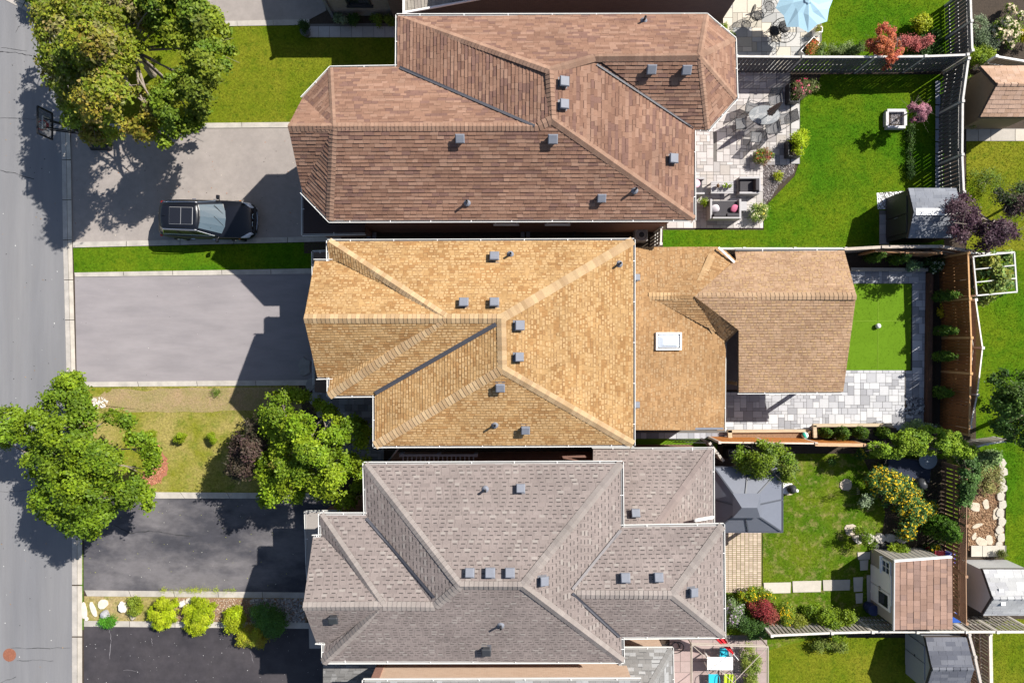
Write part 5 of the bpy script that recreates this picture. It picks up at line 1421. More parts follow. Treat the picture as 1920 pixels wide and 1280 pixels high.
# white framed planting box, raised beds, dark timbers
def framebox(label, x0, y0, x1, y1, h, t, m, name='planter_box', cat='planter', fill=M_SOIL, z=None):
    a, b = U(x0, y1, h), U(x1, y0, h); root = thing(name, label, cat, ((a.x + b.x) / 2, (a.y + b.y) / 2, 0))
    for p, q in (((a.x, a.y), (b.x, a.y)), ((a.x, b.y), (b.x, b.y))): MB().bar((p[0], p[1], h / 2), (q[0], q[1], h / 2), t, h).build('side_board', m, root)
    for p, q in (((a.x, a.y + t / 2), (a.x, b.y - t / 2)), ((b.x, a.y + t / 2), (b.x, b.y - t / 2))): MB().bar((p[0], p[1], h / 2), (q[0], q[1], h / 2), t, h).build('side_board', m, root)
    MB().prism([(a.x + .01, a.y + .01), (b.x - .01, a.y + .01), (b.x - .01, b.y - .01), (a.x + .01, b.y - .01)], 0, z if z is not None else h * .7).build('soil', fill, root)
    return root
M_PBW = mat('pale_block', (.50, .49, .50), .8, .15)
framebox('square white block planting box on the green lawn', 1664, 207, 1698, 238, .28, .14, M_PBW, z=.09)
framebox('tall black planter box below the slatted fence', 1481, 155, 1499, 190, .6, .04, M_SHD); framebox('black planter box under the lime shrub', 1479, 262, 1503, 292, .6, .04, M_SHD)
framebox('small white square planter under the blue parasol', 1530, 50, 1542, 60, .5, .04, M_WHITE)
PL = thing('planter_box', 'slanted white planter box of red geraniums', 'planter', U(1519, 88, .4))
for w_, l_, z0, z1, m_ in ((.42, .95, 0, .42, M_SHD),):
    c = U(1519, 88, .4); ang = math.radians(47)
    MB().box((c.x, c.y, .2), (l_, w_, .38), ang).build('soil', M_SOIL, PL)
    ca, sa = math.cos(ang), math.sin(ang)
    for sx, sy in ((1, 0), (-1, 0), (0, 1), (0, -1)):
        x = c.x + ca * sx * l_ / 2 - sa * sy * w_ / 2; y = c.y + sa * sx * l_ / 2 + ca * sy * w_ / 2
        MB().box((x, y, .22), ((.03, w_, .44) if sx else (l_, .03, .44)), ang).build('side_board', M_WHITE, PL)
def timber(root, a, b, z, w_, h_, m, name='timber'):
    MB().bar(U(*a, z), U(*b, z), w_, h_).build(name, m, root)
RB = thing('raised_bed', 'long pale timber raised bed below the back patio', 'raised bed', U(1440, 812, 0))
timber(RB, (1364, 808), (1516, 807), .40, .14, .12, M_WOODL); timber(RB, (1364, 810), (1516, 809), .25, .1, .16, M_WOODL); timber(RB, (1368, 806), (1369, 828), .40, .2, .12, M_WOODL)
MB().prism([(p.x, p.y) for p in UL([(1370, 806), (1516, 806), (1516, 822), (1370, 822)])], 0, .28).build('soil', M_MULCH, RB)
RB2 = thing('raised_bed', 'taller timber raised bed holding three clipped cedars', 'raised bed', U(1600, 810, 0))
timber(RB2, (1524, 797), (1672, 796), .7, .15, .12, M_WOODL); timber(RB2, (1524, 799), (1672, 798), .5, .1, .3, M_WOODL); timber(RB2, (1527, 797), (1528, 820), .7, .17, .12, M_WOODL); timber(RB2, (1524, 800), (1672, 799), .2, .1, .3, M_WOODL)
MB().prism([(p.x, p.y) for p in UL([(1528, 800), (1672, 800), (1672, 820), (1528, 820)])], 0, .45).build('soil', M_SOIL, RB2)
TB = thing('timber_edging', 'dark brown timber wall along the shaded garden path', 'retaining wall', U(1740, 640, 0))
M_TBD = mat('dark_timber', (.085, .042, .026), .8, .3, 5, .3, 30)
timber(TB, (1746, 512), (1743, 815), .34, .16, .1, M_TBD); timber(TB, (1741, 512), (1737, 815), .2, .12, .3, M_TBD); timber(TB, (1594, 505), (1738, 506), .22, .16, .22, M_FW)
SO = thing('stone_edging', 'grey block edging at the foot of the slatted fence', 'edging', U(1757, 200, 0))
for i in range(9):
    y = 152 + i * 23; MB().hull(UL([(1754, y), (1763, y), (1763, y + 21), (1754, y + 21)], .15), UL([(1754, y), (1763, y), (1763, y + 21), (1754, y + 21)], 0), (.28, .29, .32)).build('block', M_STONE, SO)

# ------------------------------------------------------------ patio furniture
def sling_chair():
    r = thing('patio_chair', 'x', 'chair', (0, 0, 0))
    f = MB(); w_ = .27
    for s_ in (-1, 1):
        f.path([(s_ * w_, -.3, 0), (s_ * w_, -.28, .42), (s_ * w_, .22, .40), (s_ * w_, .40, .95)], .014)
        f.path([(s_ * w_, .28, 0), (s_ * (w_ + .03), .18, .62), (s_ * (w_ + .03), -.22, .64), (s_ * w_, -.30, .42)], .014)
    f.tube((-w_, -.28, .42), (w_, -.28, .42), .014).tube((-w_, .4, .95), (w_, .4, .95), .014).tube((-w_, .22, .4), (w_, .22, .4), .014)
    f.build('frame', M_GREYD, r, world=False)
    MS = MATS.get('sling') or mat('sling', (.17, .17, .175), .8, .1, 60, alpha=.6)
    MB().hull([(-w_, -.28, .43), (w_, -.28, .43), (w_, .22, .41), (-w_, .22, .41)], [(-w_, -.28, .42), (w_, -.28, .42), (w_, .22, .40), (-w_, .22, .40)]).build('seat', MS, r, world=False)
    MB().hull([(-w_, .22, .41), (w_, .22, .41), (w_, .40, .94), (-w_, .40, .94)], [(-w_, .235, .40), (w_, .235, .40), (w_, .415, .93), (-w_, .415, .93)]).build('backrest', MS, r, world=False)
    return r
proto = sling_chair()
SC = [(1452, 186, 5, 'sling patio chair at the upper end of the glass table'), (1409, 203, 70, 'sling patio chair at the upper left of the glass table'), (1388, 232, 95, 'sling patio chair nearest the brown roof at the glass table'),
      (1474, 222, -80, 'sling patio chair at the right side of the glass table'), (1447, 241, -170, 'sling patio chair at the lower right of the glass table'), (1418, 258, 175, 'sling patio chair at the lowest end of the glass table')]
for i, (x, y, a_, lb) in enumerate(SC):
    o = proto if i == 0 else copy_tree(proto); p = U(x, y, .5); o.location = (p.x, p.y, .05); o.rotation_euler = (0, 0, math.radians(a_)); o['label'] = lb; o['group'] = 'sling chairs around the glass dining table'
c = U(1433, 216, .72)
DT = thing('dining_table', 'glass topped dining table with umbrella hole on the upper patio', 'table', (c.x, c.y, .05))
M_GT = mat('table_glass', (.35, .37, .38), .06, 0, spec=.5, alpha=.45)
MB().lathe((c.x, c.y, .75), [(.02, 0), (.78, 0), (.78, .012), (.02, .012)], 28, sx=1.0, sy=.62).build('tabletop', M_GT, DT)
MB().ring((c.x, c.y, .752), .78, .016, 28, 6).build('table_rim', M_GREYD, DT).scale = (1, 1, 1)
for sx, sy in ((1, 1), (1, -1), (-1, 1), (-1, -1)): MB().tube((c.x + sx * .45, c.y + sy * .28, .05), (c.x + sx * .4, c.y + sy * .25, .75), .018).build('leg', M_GREYD, DT)
for o in list(DT.children):
    if o.name.startswith('table_rim'): o.scale = (1, .62, 1); o.location.z = 0
PU = thing('closed_parasol', 'folded grey parasol standing in the glass table', 'parasol', (c.x + .1, c.y - .05, .05))
cx, cy = c.x + .1, c.y - .05
MB().tube((cx, cy, .05), (cx, cy, 2.75), .022).build('pole', M_GREYD, PU)
MB().lathe((cx, cy, 0), [(.25, .05), (.24, .12), (.05, .15)], 16).build('base', M_BLACK, PU)
fo = MB(); n = 16; pr_ = [(.17, 1.25), (.13, 1.6), (.10, 2.1), (.05, 2.55), (.01, 2.68)]
for k, (r_, z_) in enumerate(pr_):
    for i in range(n):
        a_ = 2 * math.pi * i / n; q = r_ * (1.25 if i % 2 else .7); fo.v.append((cx + q * math.cos(a_), cy + q * math.sin(a_), z_ + (.06 if i % 2 else -.05) * (k == 0)))
for k in range(4):
    for i in range(n): fo.f.append((k * n + i, k * n + (i + 1) % n, (k + 1) * n + (i + 1) % n, (k + 1) * n + i)); fo.c.append((.19, .175, .165))
fo.build('folded_canopy', M_FAB, PU)
# blue parasol
cz = 2.35; c = U(1512, 3, 2.6)
BP = thing('parasol', 'open light blue octagonal parasol over the top patio', 'parasol', (c.x, c.y, .05))
MB().tube((c.x, c.y, .05), (c.x, c.y, 2.75), .025).build('pole', M_GREYD, BP)
MB().lathe((c.x, c.y, 0), [(.3, .05), (.28, .13), (.05, .16)], 18).build('base', M_BLACK, BP)
Rr = 1.36
for i in range(8):
    a0 = math.radians(45 * i + 8); a1 = math.radians(45 * i + 53)
    top = Vector((c.x, c.y, 2.82)); e0 = Vector((c.x + Rr * math.cos(a0), c.y + Rr * math.sin(a0), cz)); e1 = Vector((c.x + Rr * math.cos(a1), c.y + Rr * math.sin(a1), cz)); em = (e0 + e1) / 2 + Vector((0, 0, -.0)); em = em + (Vector((c.x, c.y, em.z)) - em) * .07 + Vector((0, 0, .10))
    m0 = top.lerp(e0, .5) + Vector((0, 0, .06)); m1 = top.lerp(e1, .5) + Vector((0, 0, .06)); mm = top.lerp(em, .5) - Vector((0, 0, .02))
    mb = MB(); cc = (.30, .46, .55)
    mb.poly([top, m0, mm], cc).poly([top, mm, m1], cc).poly([m0, e0, em, mm], cc).poly([mm, em, e1, m1], cc)
    mb.build('canopy_panel', M_FAB, BP)
    MB().tube(top - Vector((0, 0, .03)), e0 - Vector((0, 0, .03)), .01, n=5).build('rib', M_GREYD, BP)
MB().sphere((c.x, c.y, 2.86), .05).build('finial', M_WHITE, BP)
MB().lathe((c.x, c.y, 2.80), [(.22, -.03), (.18, .01), (.03, .06)], 8, (.32, .48, .57)).build('top_vent', M_FAB, BP)
# wrought iron table and chairs
IT = thing('iron_table', 'round black wrought iron table beneath the blue parasol', 'table', (c.x - .3, c.y - .5, .05))
q = (c.x - .3, c.y - .5); tb = MB().ring((q[0], q[1], .75), .62, .02, 24)
for r_ in (.15, .3, .45): tb.ring((q[0], q[1], .75), r_, .012, 20, 4)
for i in range(12): tb.bar((q[0], q[1], .75), (q[0] + .62 * math.cos(i * math.pi / 6), q[1] + .62 * math.sin(i * math.pi / 6), .75), .012)
tb.build('tabletop', M_BLACK, IT)
for i in range(4): MB().path([(q[0] + .12 * math.cos(i * 1.57), q[1] + .12 * math.sin(i * 1.57), .74), (q[0] + .08 * math.cos(i * 1.57), q[1] + .08 * math.sin(i * 1.57), .35), (q[0] + .4 * math.cos(i * 1.57), q[1] + .4 * math.sin(i * 1.57), .05)], .016).build('leg', M_BLACK, IT)
def iron_chair():
    r = thing('iron_chair', 'x', 'chair', (0, 0, 0))
    s_ = MB().ring((0, 0, .44), .24, .018, 16)
    for k in range(-3, 4):
        l = math.sqrt(max(.24 ** 2 - (k * .062) ** 2, 0)); s_.bar((k * .062, -l, .44), (k * .062, l, .44), .014); s_.bar((-l, k * .062, .44), (l, k * .062, .44), .014)
    s_.build('seat', M_BLACK, r, world=False)
    b_ = MB(); pts = [(-.25, .2, .44), (-.27, .28, .7), (-.18, .36, .92), (0, .40, 1.0), (.18, .36, .92), (.27, .28, .7), (.25, .2, .44)]
    b_.path(pts, .018)
    for k in range(-3, 4): b_.path([(k * .06, .21, .46), (k * .05, .3, .7), (k * .045, .37, .95)], .009)
    for z_ in (.6, .75, .88): b_.path([(-.24 + (z_ - .6) * .2, .2 + (z_ - .44) * .33, z_), (.24 - (z_ - .6) * .2, .2 + (z_ - .44) * .33, z_)], .009)
    b_.build('backrest', M_BLACK, r, world=False)
    for sx in (-1, 1):
        for sy in (-1, 1): MB().path([(sx * .2, sy * .18, .44), (sx * .26, sy * .24, 0)], .014).build('leg', M_BLACK, r, world=False)
        MB().path([(sx * .25, .2, .62), (sx * .30, 0, .66), (sx * .28, -.18, .62), (sx * .24, -.18, .44)], .013).build('arm', M_BLACK, r, world=False)
    return r
proto = iron_chair()
for i, (x, y, a_, lb) in enumerate(((1418, 30, 60, 'black lattice iron chair left of the blue parasol'), (1443, 12, 20, 'black lattice iron chair touching the top edge of the photo'), (1452, 58, 140, 'black iron chair with dark cushion below the blue parasol'))):
    o = proto if i == 0 else copy_tree(proto); p = U(x, y, .5); o.location = (p.x, p.y, .05); o.rotation_euler = (0, 0, math.radians(a_)); o['label'] = lb; o['group'] = 'wrought iron patio chairs'
MB().box((0, 0, 0), (.42, .42, .1)).build('cushion', M_SHD, None, world=False, bevel=.03)
o = bpy.data.objects['cushion']; p = U(1452, 58, .55); o.location = (p.x, p.y, .55); tag(o, 'dark seat cushion lying on the iron chair', 'cushion')

# lounge set
M_LG = mat('light_grey_frame', (.33, .32, .325), .6, .06)
def CU(root, c, d, col, name='cushion', rz=0): return MB().box(c, d, rz, col, .93).build(name, M_FAB, root, bevel=.035)
def lounge(label, x0, y0, x1, y1, back, name, cat, z=.45):
    a, b = U(x0, y1, z), U(x1, y0, z); cx, cy = (a.x + b.x) / 2, (a.y + b.y) / 2; W, D_ = b.x - a.x, b.y - a.y
    r = thing(name, label, cat, (cx, cy, .05)); dk = (.05, .047, .052)
    if back == 'S':
        for s_ in (-1, 1): MB().box((cx + s_ * (W / 2 - .05), cy, .37), (.1, D_, .64)).build('armrest', M_LG, r, bevel=.01)
        MB().box((cx, a.y + .04, .42), (W - .2, .08, .74)).build('back_frame', M_LG, r, bevel=.01); MB().box((cx, cy + .04, .24), (W - .2, D_ - .08, .12)).build('seat_frame', M_LG, r)
        CU(r, (cx, cy + .08, .40), (W - .24, D_ - .2, .15), dk, 'seat_cushion')
        for s_ in (-1, 1): CU(r, (cx + s_ * (W - .24) / 4, a.y + .18, .62), ((W - .26) / 2, .18, .4), dk, 'back_cushion')
    else:
        s0 = 1 if back == 'E' else -1
        for s_ in (-1, 1): MB().box((cx, cy + s_ * (D_ / 2 - .05), .36), (W, .1, .6)).build('armrest', M_LG, r, bevel=.01)
        MB().box((cx + s0 * (W / 2 - .04), cy, .42), (.08, D_ - .2, .74)).build('back_frame', M_LG, r, bevel=.01); MB().box((cx, cy, .24), (W - .1, D_ - .2, .12)).build('seat_frame', M_LG, r)
        CU(r, (cx - s0 * .06, cy, .40), (W - .22, D_ - .22, .15), dk, 'seat_cushion'); CU(r, (cx + s0 * (W / 2 - .18), cy, .62), (.18, D_ - .24, .4), dk, 'back_cushion')
    return r, a, b
lounge('dark cushioned two seat patio sofa with grey frame', 1329, 375, 1387, 412, 'S', 'patio_sofa', 'sofa')
lounge('dark cushioned patio armchair right of the coffee table', 1384, 333, 1422, 365, 'E', 'patio_armchair', 'armchair')
lounge('dark patio armchair half under the brown roof eave', 1288, 334, 1319, 366, 'W', 'patio_armchair', 'armchair')
def table(label, x0, y0, x1, y1, h, name='coffee_table', m=M_LG, slats=True):
    a, b = U(x0, y1, h), U(x1, y0, h); r = thing(name, label, 'table', ((a.x + b.x) / 2, (a.y + b.y) / 2, .05))
    n = 7 if slats else 1
    for i in range(n):
        y = a.y + (b.y - a.y) * (i + .5) / n; MB().box(((a.x + b.x) / 2, y, h), (b.x - a.x, (b.y - a.y) / n - (.012 if slats else 0), .03)).build('slat' if slats else 'tabletop', m, r)
    for x in (a.x + .06, b.x - .06):
        for y in (a.y + .06, b.y - .06): MB().box((x, y, h / 2 + .02), (.06, .06, h - .06)).build('leg', m, r)
    MB().box(((a.x + b.x) / 2, (a.y + b.y) / 2, h - .035), (b.x - a.x - .1, .05, .04)).build('stretcher', m, r)
    return r
table('light grey slatted coffee table carrying three plant pots', 1333, 340, 1375, 363, .45); table('small square grey side table beside the patio sofa', 1387, 378, 1400, 395, .42, 'side_table', slats=False)
def cushion(px, py, z, rz, col, label):
    mb = MB().sphere((0, 0, 0), .2, 14, 8, col, .34)
    mb.v = [(x * 1.05 * (abs(x) / .2 + .3) ** .25, y * 1.0 * (abs(y) / .2 + .3) ** .25, z) for x, y, z in mb.v]; o = mb.build('cushion', M_FAB, None, world=False, smooth=True); p = U(px, py, z); o.location = p; o.rotation_euler = (.5, 0, math.radians(rz)); tag(o, label, 'cushion')
cushion(1341, 391, .58, -28, (.62, .58, .6), 'white cushion in the left corner of the sofa'); cushion(1377, 391, .58, 30, (.45, .12, .2), 'pink patterned cushion in the right corner of the sofa'); cushion(1307, 344, .58, 80, (.6, .38, .44), 'pink and white cushion on the armchair by the eave')
# play things
p = U(1646, 611, .15); o = MB().sphere((0, 0, 0), .13, 20, 12, (.7, .7, .68)).build('ball', M_PLAST, None, world=False, smooth=True); o.location = (p.x, p.y, .185); tag(o, 'white ball lying on the artificial turf', 'ball')
BB = thing('beach_ball', 'blue and white beach ball lying on the raised bed', 'ball', (0, 0, 0)); cols = [(.05, .35, .5), (.7, .7, .65), (.05, .45, .35), (.7, .7, .65), (.05, .3, .55), (.75, .6, .2)]
for k in range(6):
    mb = MB()
    for i in range(4):
        for j in range(8):
            def s(i_, j_): a_ = (k * 4 + i_) * math.pi / 12; t_ = math.pi * j_ / 8; return (.17 * math.sin(t_) * math.cos(a_), .17 * math.sin(t_) * math.sin(a_), .17 * math.cos(t_))
            mb.poly([s(i, j), s(i + 1, j), s(i + 1, j + 1), s(i, j + 1)], cols[k])
    mb.build('gore', M_PLAST, BB, world=False)
p = U(1510, 816, .5); BB.location = (p.x, p.y, .46); BB.rotation_euler = (.9, .5, 0)
# air conditioner
p = U(1203, 440, .7); AC = thing('air_conditioner', 'grey air conditioner unit beside the slatted side gate', 'air conditioner', (p.x, p.y, 0))
MB().box((p.x, p.y, .36), (.66, .66, .68), 0, None, .97).build('cabinet', mat('ac_cabinet', (.42, .40, .39), .6, .05), AC, bevel=.08)
MB().lathe((p.x, p.y, .70), [(.14, 0), (.14, .02), (.02, .02)], 20).build('fan_cap', M_GREYD, AC); MB().ring((p.x, p.y, .71), .26, .015, 24).ring((p.x, p.y, .71), .2, .01, 24).build('guard', M_GREYM, AC)
for x, y, s_, lb in ((985, 440, .3, 'pair of pale blocks in the dark side passage'), (697, 444, .6, 'grey slab leaning in the dark side passage')):
    p = U(x, y, .1); o = MB().box((-.14, 0, .1), (.2, s_, .2)).box((.14, 0, .1), (.2, s_, .2)).build('blocks', M_GREYM, None, world=False, bevel=.02); o.location = (p.x, p.y, .01); tag(o, lb, 'blocks')
p = U(1087, 441, .25); HR = thing('hose_reel', 'coiled dark hose lying in the side passage', 'hose', (p.x, p.y, 0)); 
for k in range(4): MB().ring((p.x, p.y, .05 + .03 * k), .36 - .03 * k, .02, 24).build('coil', M_BLACK, HR)

# ------------------------------------------------------------ lower right terrace: frame, table, chairs
FR = thing('canopy_frame', 'bare thin metal canopy frame over the lower terrace', 'canopy frame', U(1370, 1240, 0)); zf = 2.1
M_FRM = mat('beige_metal_tube', (.36, .31, .26), .6, .1)
pa, pb, pc, pd = U(1297, 1208, zf), U(1440, 1212, zf), U(1440, 1330, zf), U(1297, 1330, zf)
for a_, b_ in ((pa, pb), (pb, pc), (pc, pd), (pd, pa)):
    MB().tube(a_, b_, .035).tube(a_ - Vector((0, 0, .18)), b_ - Vector((0, 0, .18)), .022).build('beam', M_FRM, FR)
for v in (pa, pb, pc, pd): MB().tube(v, (v.x, v.y, 0), .035).build('post', M_FRM, FR)
cc = (pa + pc) / 2 + Vector((0, 0, .5))
for v in (pa, pb, pc, pd): MB().tube(v, cc, .016).build('rafter', M_FRM, FR)
t_ = table('white folding table on the lower terrace', 1326, 1231, 1374, 1255, .74, 'folding_table', M_WHITE, slats=False)
def pchair(col, label, px, py, rz, m=M_PLAST):
    r = thing('plastic_chair', label, 'chair', (0, 0, 0)); 
    MB().hull([(-.24, -.24, .43), (.24, -.24, .43), (.22, .24, .41), (-.22, .24, .41)], [(-.23, -.23, .39), (.23, -.23, .39), (.21, .23, .37), (-.21, .23, .37)], col).build('seat', m, r, world=False, bevel=.015)
    MB().hull([(-.22, .22, .42), (.22, .22, .42), (.2, .36, .84), (-.2, .36, .84)], [(-.22, .25, .42), (.22, .25, .42), (.2, .39, .84), (-.2, .39, .84)], col).build('backrest', m, r, world=False, bevel=.012)
    for sx in (-1, 1):
        for sy in (-1, 1): MB().tube((sx * .21, sy * .21, .4), (sx * .25, sy * .26, 0), .018, n=6, col=(.5, .5, .5)).build('leg', m, r, world=False)
        MB().path([(sx * .23, .25, .62), (sx * .27, .0, .64), (sx * .25, -.2, .6), (sx * .23, -.22, .42)], .016, col=col).build('arm', m, r, world=False)
    p = U(px, py, .45); r.location = (p.x, p.y, .03); r.rotation_euler = (0, 0, math.radians(rz)); return r
pchair((.03, .42, .55), 'turquoise chair above the white folding table', 1358, 1222, 0); pchair((.03, .42, .55), 'turquoise chair below the white folding table', 1337, 1272, 180); pchair((.42, .55, .03), 'lime green chair at the bottom edge', 1366, 1272, 178)
RP = thing('closed_parasol', 'folded bright red parasol leaning by the grey roof corner', 'parasol', U(1350, 1200, 0))
a_, b_ = U(1345, 1190, 2.2), U(1374, 1224, .9)
mb = MB(); 
d_ = (b_ - a_).normalized(); s_ = d_.cross(Vector((0, 0, 1))).normalized(); u_ = s_.cross(d_)
for k in range(8):
    a0 = k * math.pi / 4; a1 = a0 + math.pi / 4
    f_ = lambda a, r: s_ * math.cos(a) * r + u_ * math.sin(a) * r
    mb.poly([a_ + f_(a0, .22), a_ + f_(a1, .16), b_ + f_(a1, .04), b_ + f_(a0, .06)], (.55, .01, .02))
mb.build('folded_canopy', M_FAB, RP); MB().tube(a_ - d_ * .5, b_ + d_ * .9, .02).build('pole', M_WHITE, RP)
HS = thing('garden_hose', 'black garden hose coiled on the lower terrace', 'hose', U(1265, 1215, .05)); pts = []
for i in range(70):
    t = i / 69; a_ = t * 14; r_ = .28 + .18 * math.sin(t * 5); q = U(1262 + 10 * t, 1212, .06); pts.append((q.x + r_ * math.cos(a_), q.y + r_ * .7 * math.sin(a_), .06 + .02 * t))
MB().path(pts, .018, 5).build('coil', M_BLACK, HS); MB().path([U(1200, 1196, .06), U(1232, 1207, .06), U(1262, 1210, .06)], .018, 5).build('loose_end', M_BLACK, HS)
# two metal pipe arches, bins, tubs by the beige shed
for i, (x, y, lb) in enumerate(((1590, 908, 'thin black trellis arch on the upper stone pad'), (1596, 993, 'thin black trellis arch on the lower stone pad'))):
    r = thing('garden_trellis', lb, 'trellis', U(x, y, 0), 'thin black garden arches')
    for k in range(4):
        o_ = k * .09; MB().path([U(x - 22, y + 14 + k, 0) + Vector((0, -o_ * .3, 0)), U(x, y, .5) + Vector((0, -o_, .9)), U(x + 24, y + 14, 0) + Vector((0, -o_ * .3, 0))], .012, 5).build('hoop', M_BLACK, r)
for x, y, c_, lb in ((1638, 1144, (.02, .03, .09), 'dark blue barrel beside the beige shed'),):
    p = U(x, y, .6); o = MB().lathe((0, 0, 0), [(.24, 0), (.29, .3), (.27, .62), (.25, .64), (.02, .66)], 20, c_).build('barrel', M_PLAST, None, world=False, smooth=False); o.location = (p.x, p.y, 0); tag(o, lb, 'barrel')
def bin_(px, py, col, label, rz=0):
    p = U(px, py, .8); r = thing('wheeled_bin', label, 'bin', (p.x, p.y, 0), rz=rz)
    MB().box((0, 0, .45), (.44, .44, .86), 0, col, 1.12).build('body', M_PLAST, r, world=False, bevel=.02); MB().box((0, 0, .91), (.5, .52, .05), 0, col).build('lid', M_PLAST, r, world=False, bevel=.02)
    for s_ in (-1, 1): MB().tube((s_ * .2, .24, .1), (s_ * .26, .24, .1), .1, n=12, col=(.02, .02, .02)).build('wheel', M_PLAST, r, world=False)
bin_(1779, 1046, (.02, .03, .35), 'bright blue recycling bin at the upper shed corner'); bin_(1789, 1155, (.02, .08, .35), 'blue bin squeezed behind the beige shed'); bin_(1760, 1040, (.25, .02, .03), 'dark red tub beside the blue recycling bin')
for i, (x, y) in enumerate(((1648, 1024), (1660, 1024))):
    p = U(x, y, .3); o = MB().lathe((0, 0, 0), [(.13, 0), (.19, .3), (.19, .32), (.16, .32), (.14, .22), (.01, .22)], 18, (.05, .05, .05)).build('plant_pot', M_PLAST, None, world=False); o.location = (p.x, p.y, 0); tag(o, ['empty dark pot, left of the pair above the beige shed', 'empty dark pot, right of the pair above the beige shed'][i], 'pot', 'empty dark pots')
# stuff on the gazebo side: stool with statue-like lamp
p = U(1485, 917, .4); GL = thing('garden_lantern', 'dark lantern on white block beside the gazebo', 'lantern', (p.x, p.y, 0)); MB().box((p.x - .15, p.y, .12), (.5, .5, .2)).build('block', M_WHITE, GL, bevel=.02); MB().lathe((p.x, p.y, .2), [(.2, 0), (.24, .2), (.12, .4), (.05, .45)], 14).build('lamp_body', M_GREYD, GL); MB().sphere((p.x + .2, p.y - .05, .5), .09).build('globe', M_WHITE, GL)
# pale patio things beneath the vines
for x, y, r_, lb, c_ in ((1740, 862, .45, 'pale round table top beneath the vine', (.16, .19, .22)), ):
    p = U(x, y, .7); o = MB().lathe((0, 0, 0), [(.04, 0), (.04, .68), (r_, .68), (r_, .72), (.02, .72)], 22, c_).build('garden_table', M_PLAST, None, world=False); o.location = (p.x, p.y, 0); tag(o, lb, 'table')
p = U(1700, 880, .3); o = MB().box((0, 0, .3), (2.2, 1.1, .5), -.1, (.02, .025, .045)).build('covered_sofa', M_FAB, None, world=False, bevel=.08); o.location = (p.x, p.y, 0); tag(o, 'dark covered garden sofa shaded by the vine', 'sofa')
p = U(1722, 905, .5); TR = thing('kettle_grill', 'black round kettle grill in the shade of the vine', 'grill', (p.x, p.y, 0)); MB().sphere((p.x, p.y, .75), .3).build('bowl', M_GREYD, TR, smooth=True); 
for k in range(3): MB().tube((p.x + .2 * math.cos(k * 2.1), p.y + .2 * math.sin(k * 2.1), .6), (p.x + .35 * math.cos(k * 2.1), p.y + .35 * math.sin(k * 2.1), 0), .015).build('leg', M_GREYD, TR)
p = U(1378, 845, .5); o = MB().box((0, 0, .45), (.9, .5, .9), 0, (.02, .02, .022)).box((0, 0, .93), (.95, .55, .08), 0, (.03, .03, .035)).build('barbecue', M_PLAST, None, world=False, bevel=.04); o.location = (p.x, p.y - .1, 0); tag(o, 'black barbecue in the shade behind the small gate', 'barbecue')
# white trellis frame (upper right) lying over the vegetables
TF = thing('trellis_frame', 'white painted square pergola frame over squash vines', 'pergola', U(1860, 510, 0)); zz = 1.9; M_WP = mat('weathered_white_paint', (.5, .5, .48), .7, .15)
q = [U(1824, 481, zz), U(1901, 473, zz), U(1906, 547, zz), U(1831, 554, zz)]
for i in range(4): MB().bar(q[i], q[(i + 1) % 4], .065, .08).build('beam', M_WP, TF); MB().bar(q[i], (q[i].x, q[i].y, 0), .08).build('post', M_WHITE, TF)
for f_ in (.33, .66): MB().bar(q[0].lerp(q[3], f_) + Vector((0, 0, .02)), q[1].lerp(q[2], f_) + Vector((0, 0, .02)), .05, .05).build('crossbar', M_WP, TF)
# black iron arch panel leaning by the side gate
IA = thing('iron_trellis', 'thin black iron trellis panel standing beside the small gate', 'trellis', U(1310, 828, 0))
a_, b_ = U(1252, 822, 0), U(1340, 824, 0)
for k in range(14):
    q_ = a_.lerp(b_, k / 13); MB().tube(q_, q_ + Vector((0, 0, 1.2)), .012, n=5).build('bar', M_BLACK, IA)
MB().tube(a_ + Vector((0, 0, 1.2)), b_ + Vector((0, 0, 1.2)), .02).tube(a_ + Vector((0, 0, .15)), b_ + Vector((0, 0, .15)), .02).build('rail', M_BLACK, IA)
# planter at the top entry
p = U(573, 60, .3); o = MB().lathe((0, 0, 0), [(.16, 0), (.25, .4), (.25, .42), (.2, .4), (.01, .38)], 18, (.12, .12, .13)).build('plant_pot', M_PLAST, None, world=False); o.location = (p.x, p.y, 0); tag(o, 'dark urn planter at the corner of the upper entry path', 'pot')
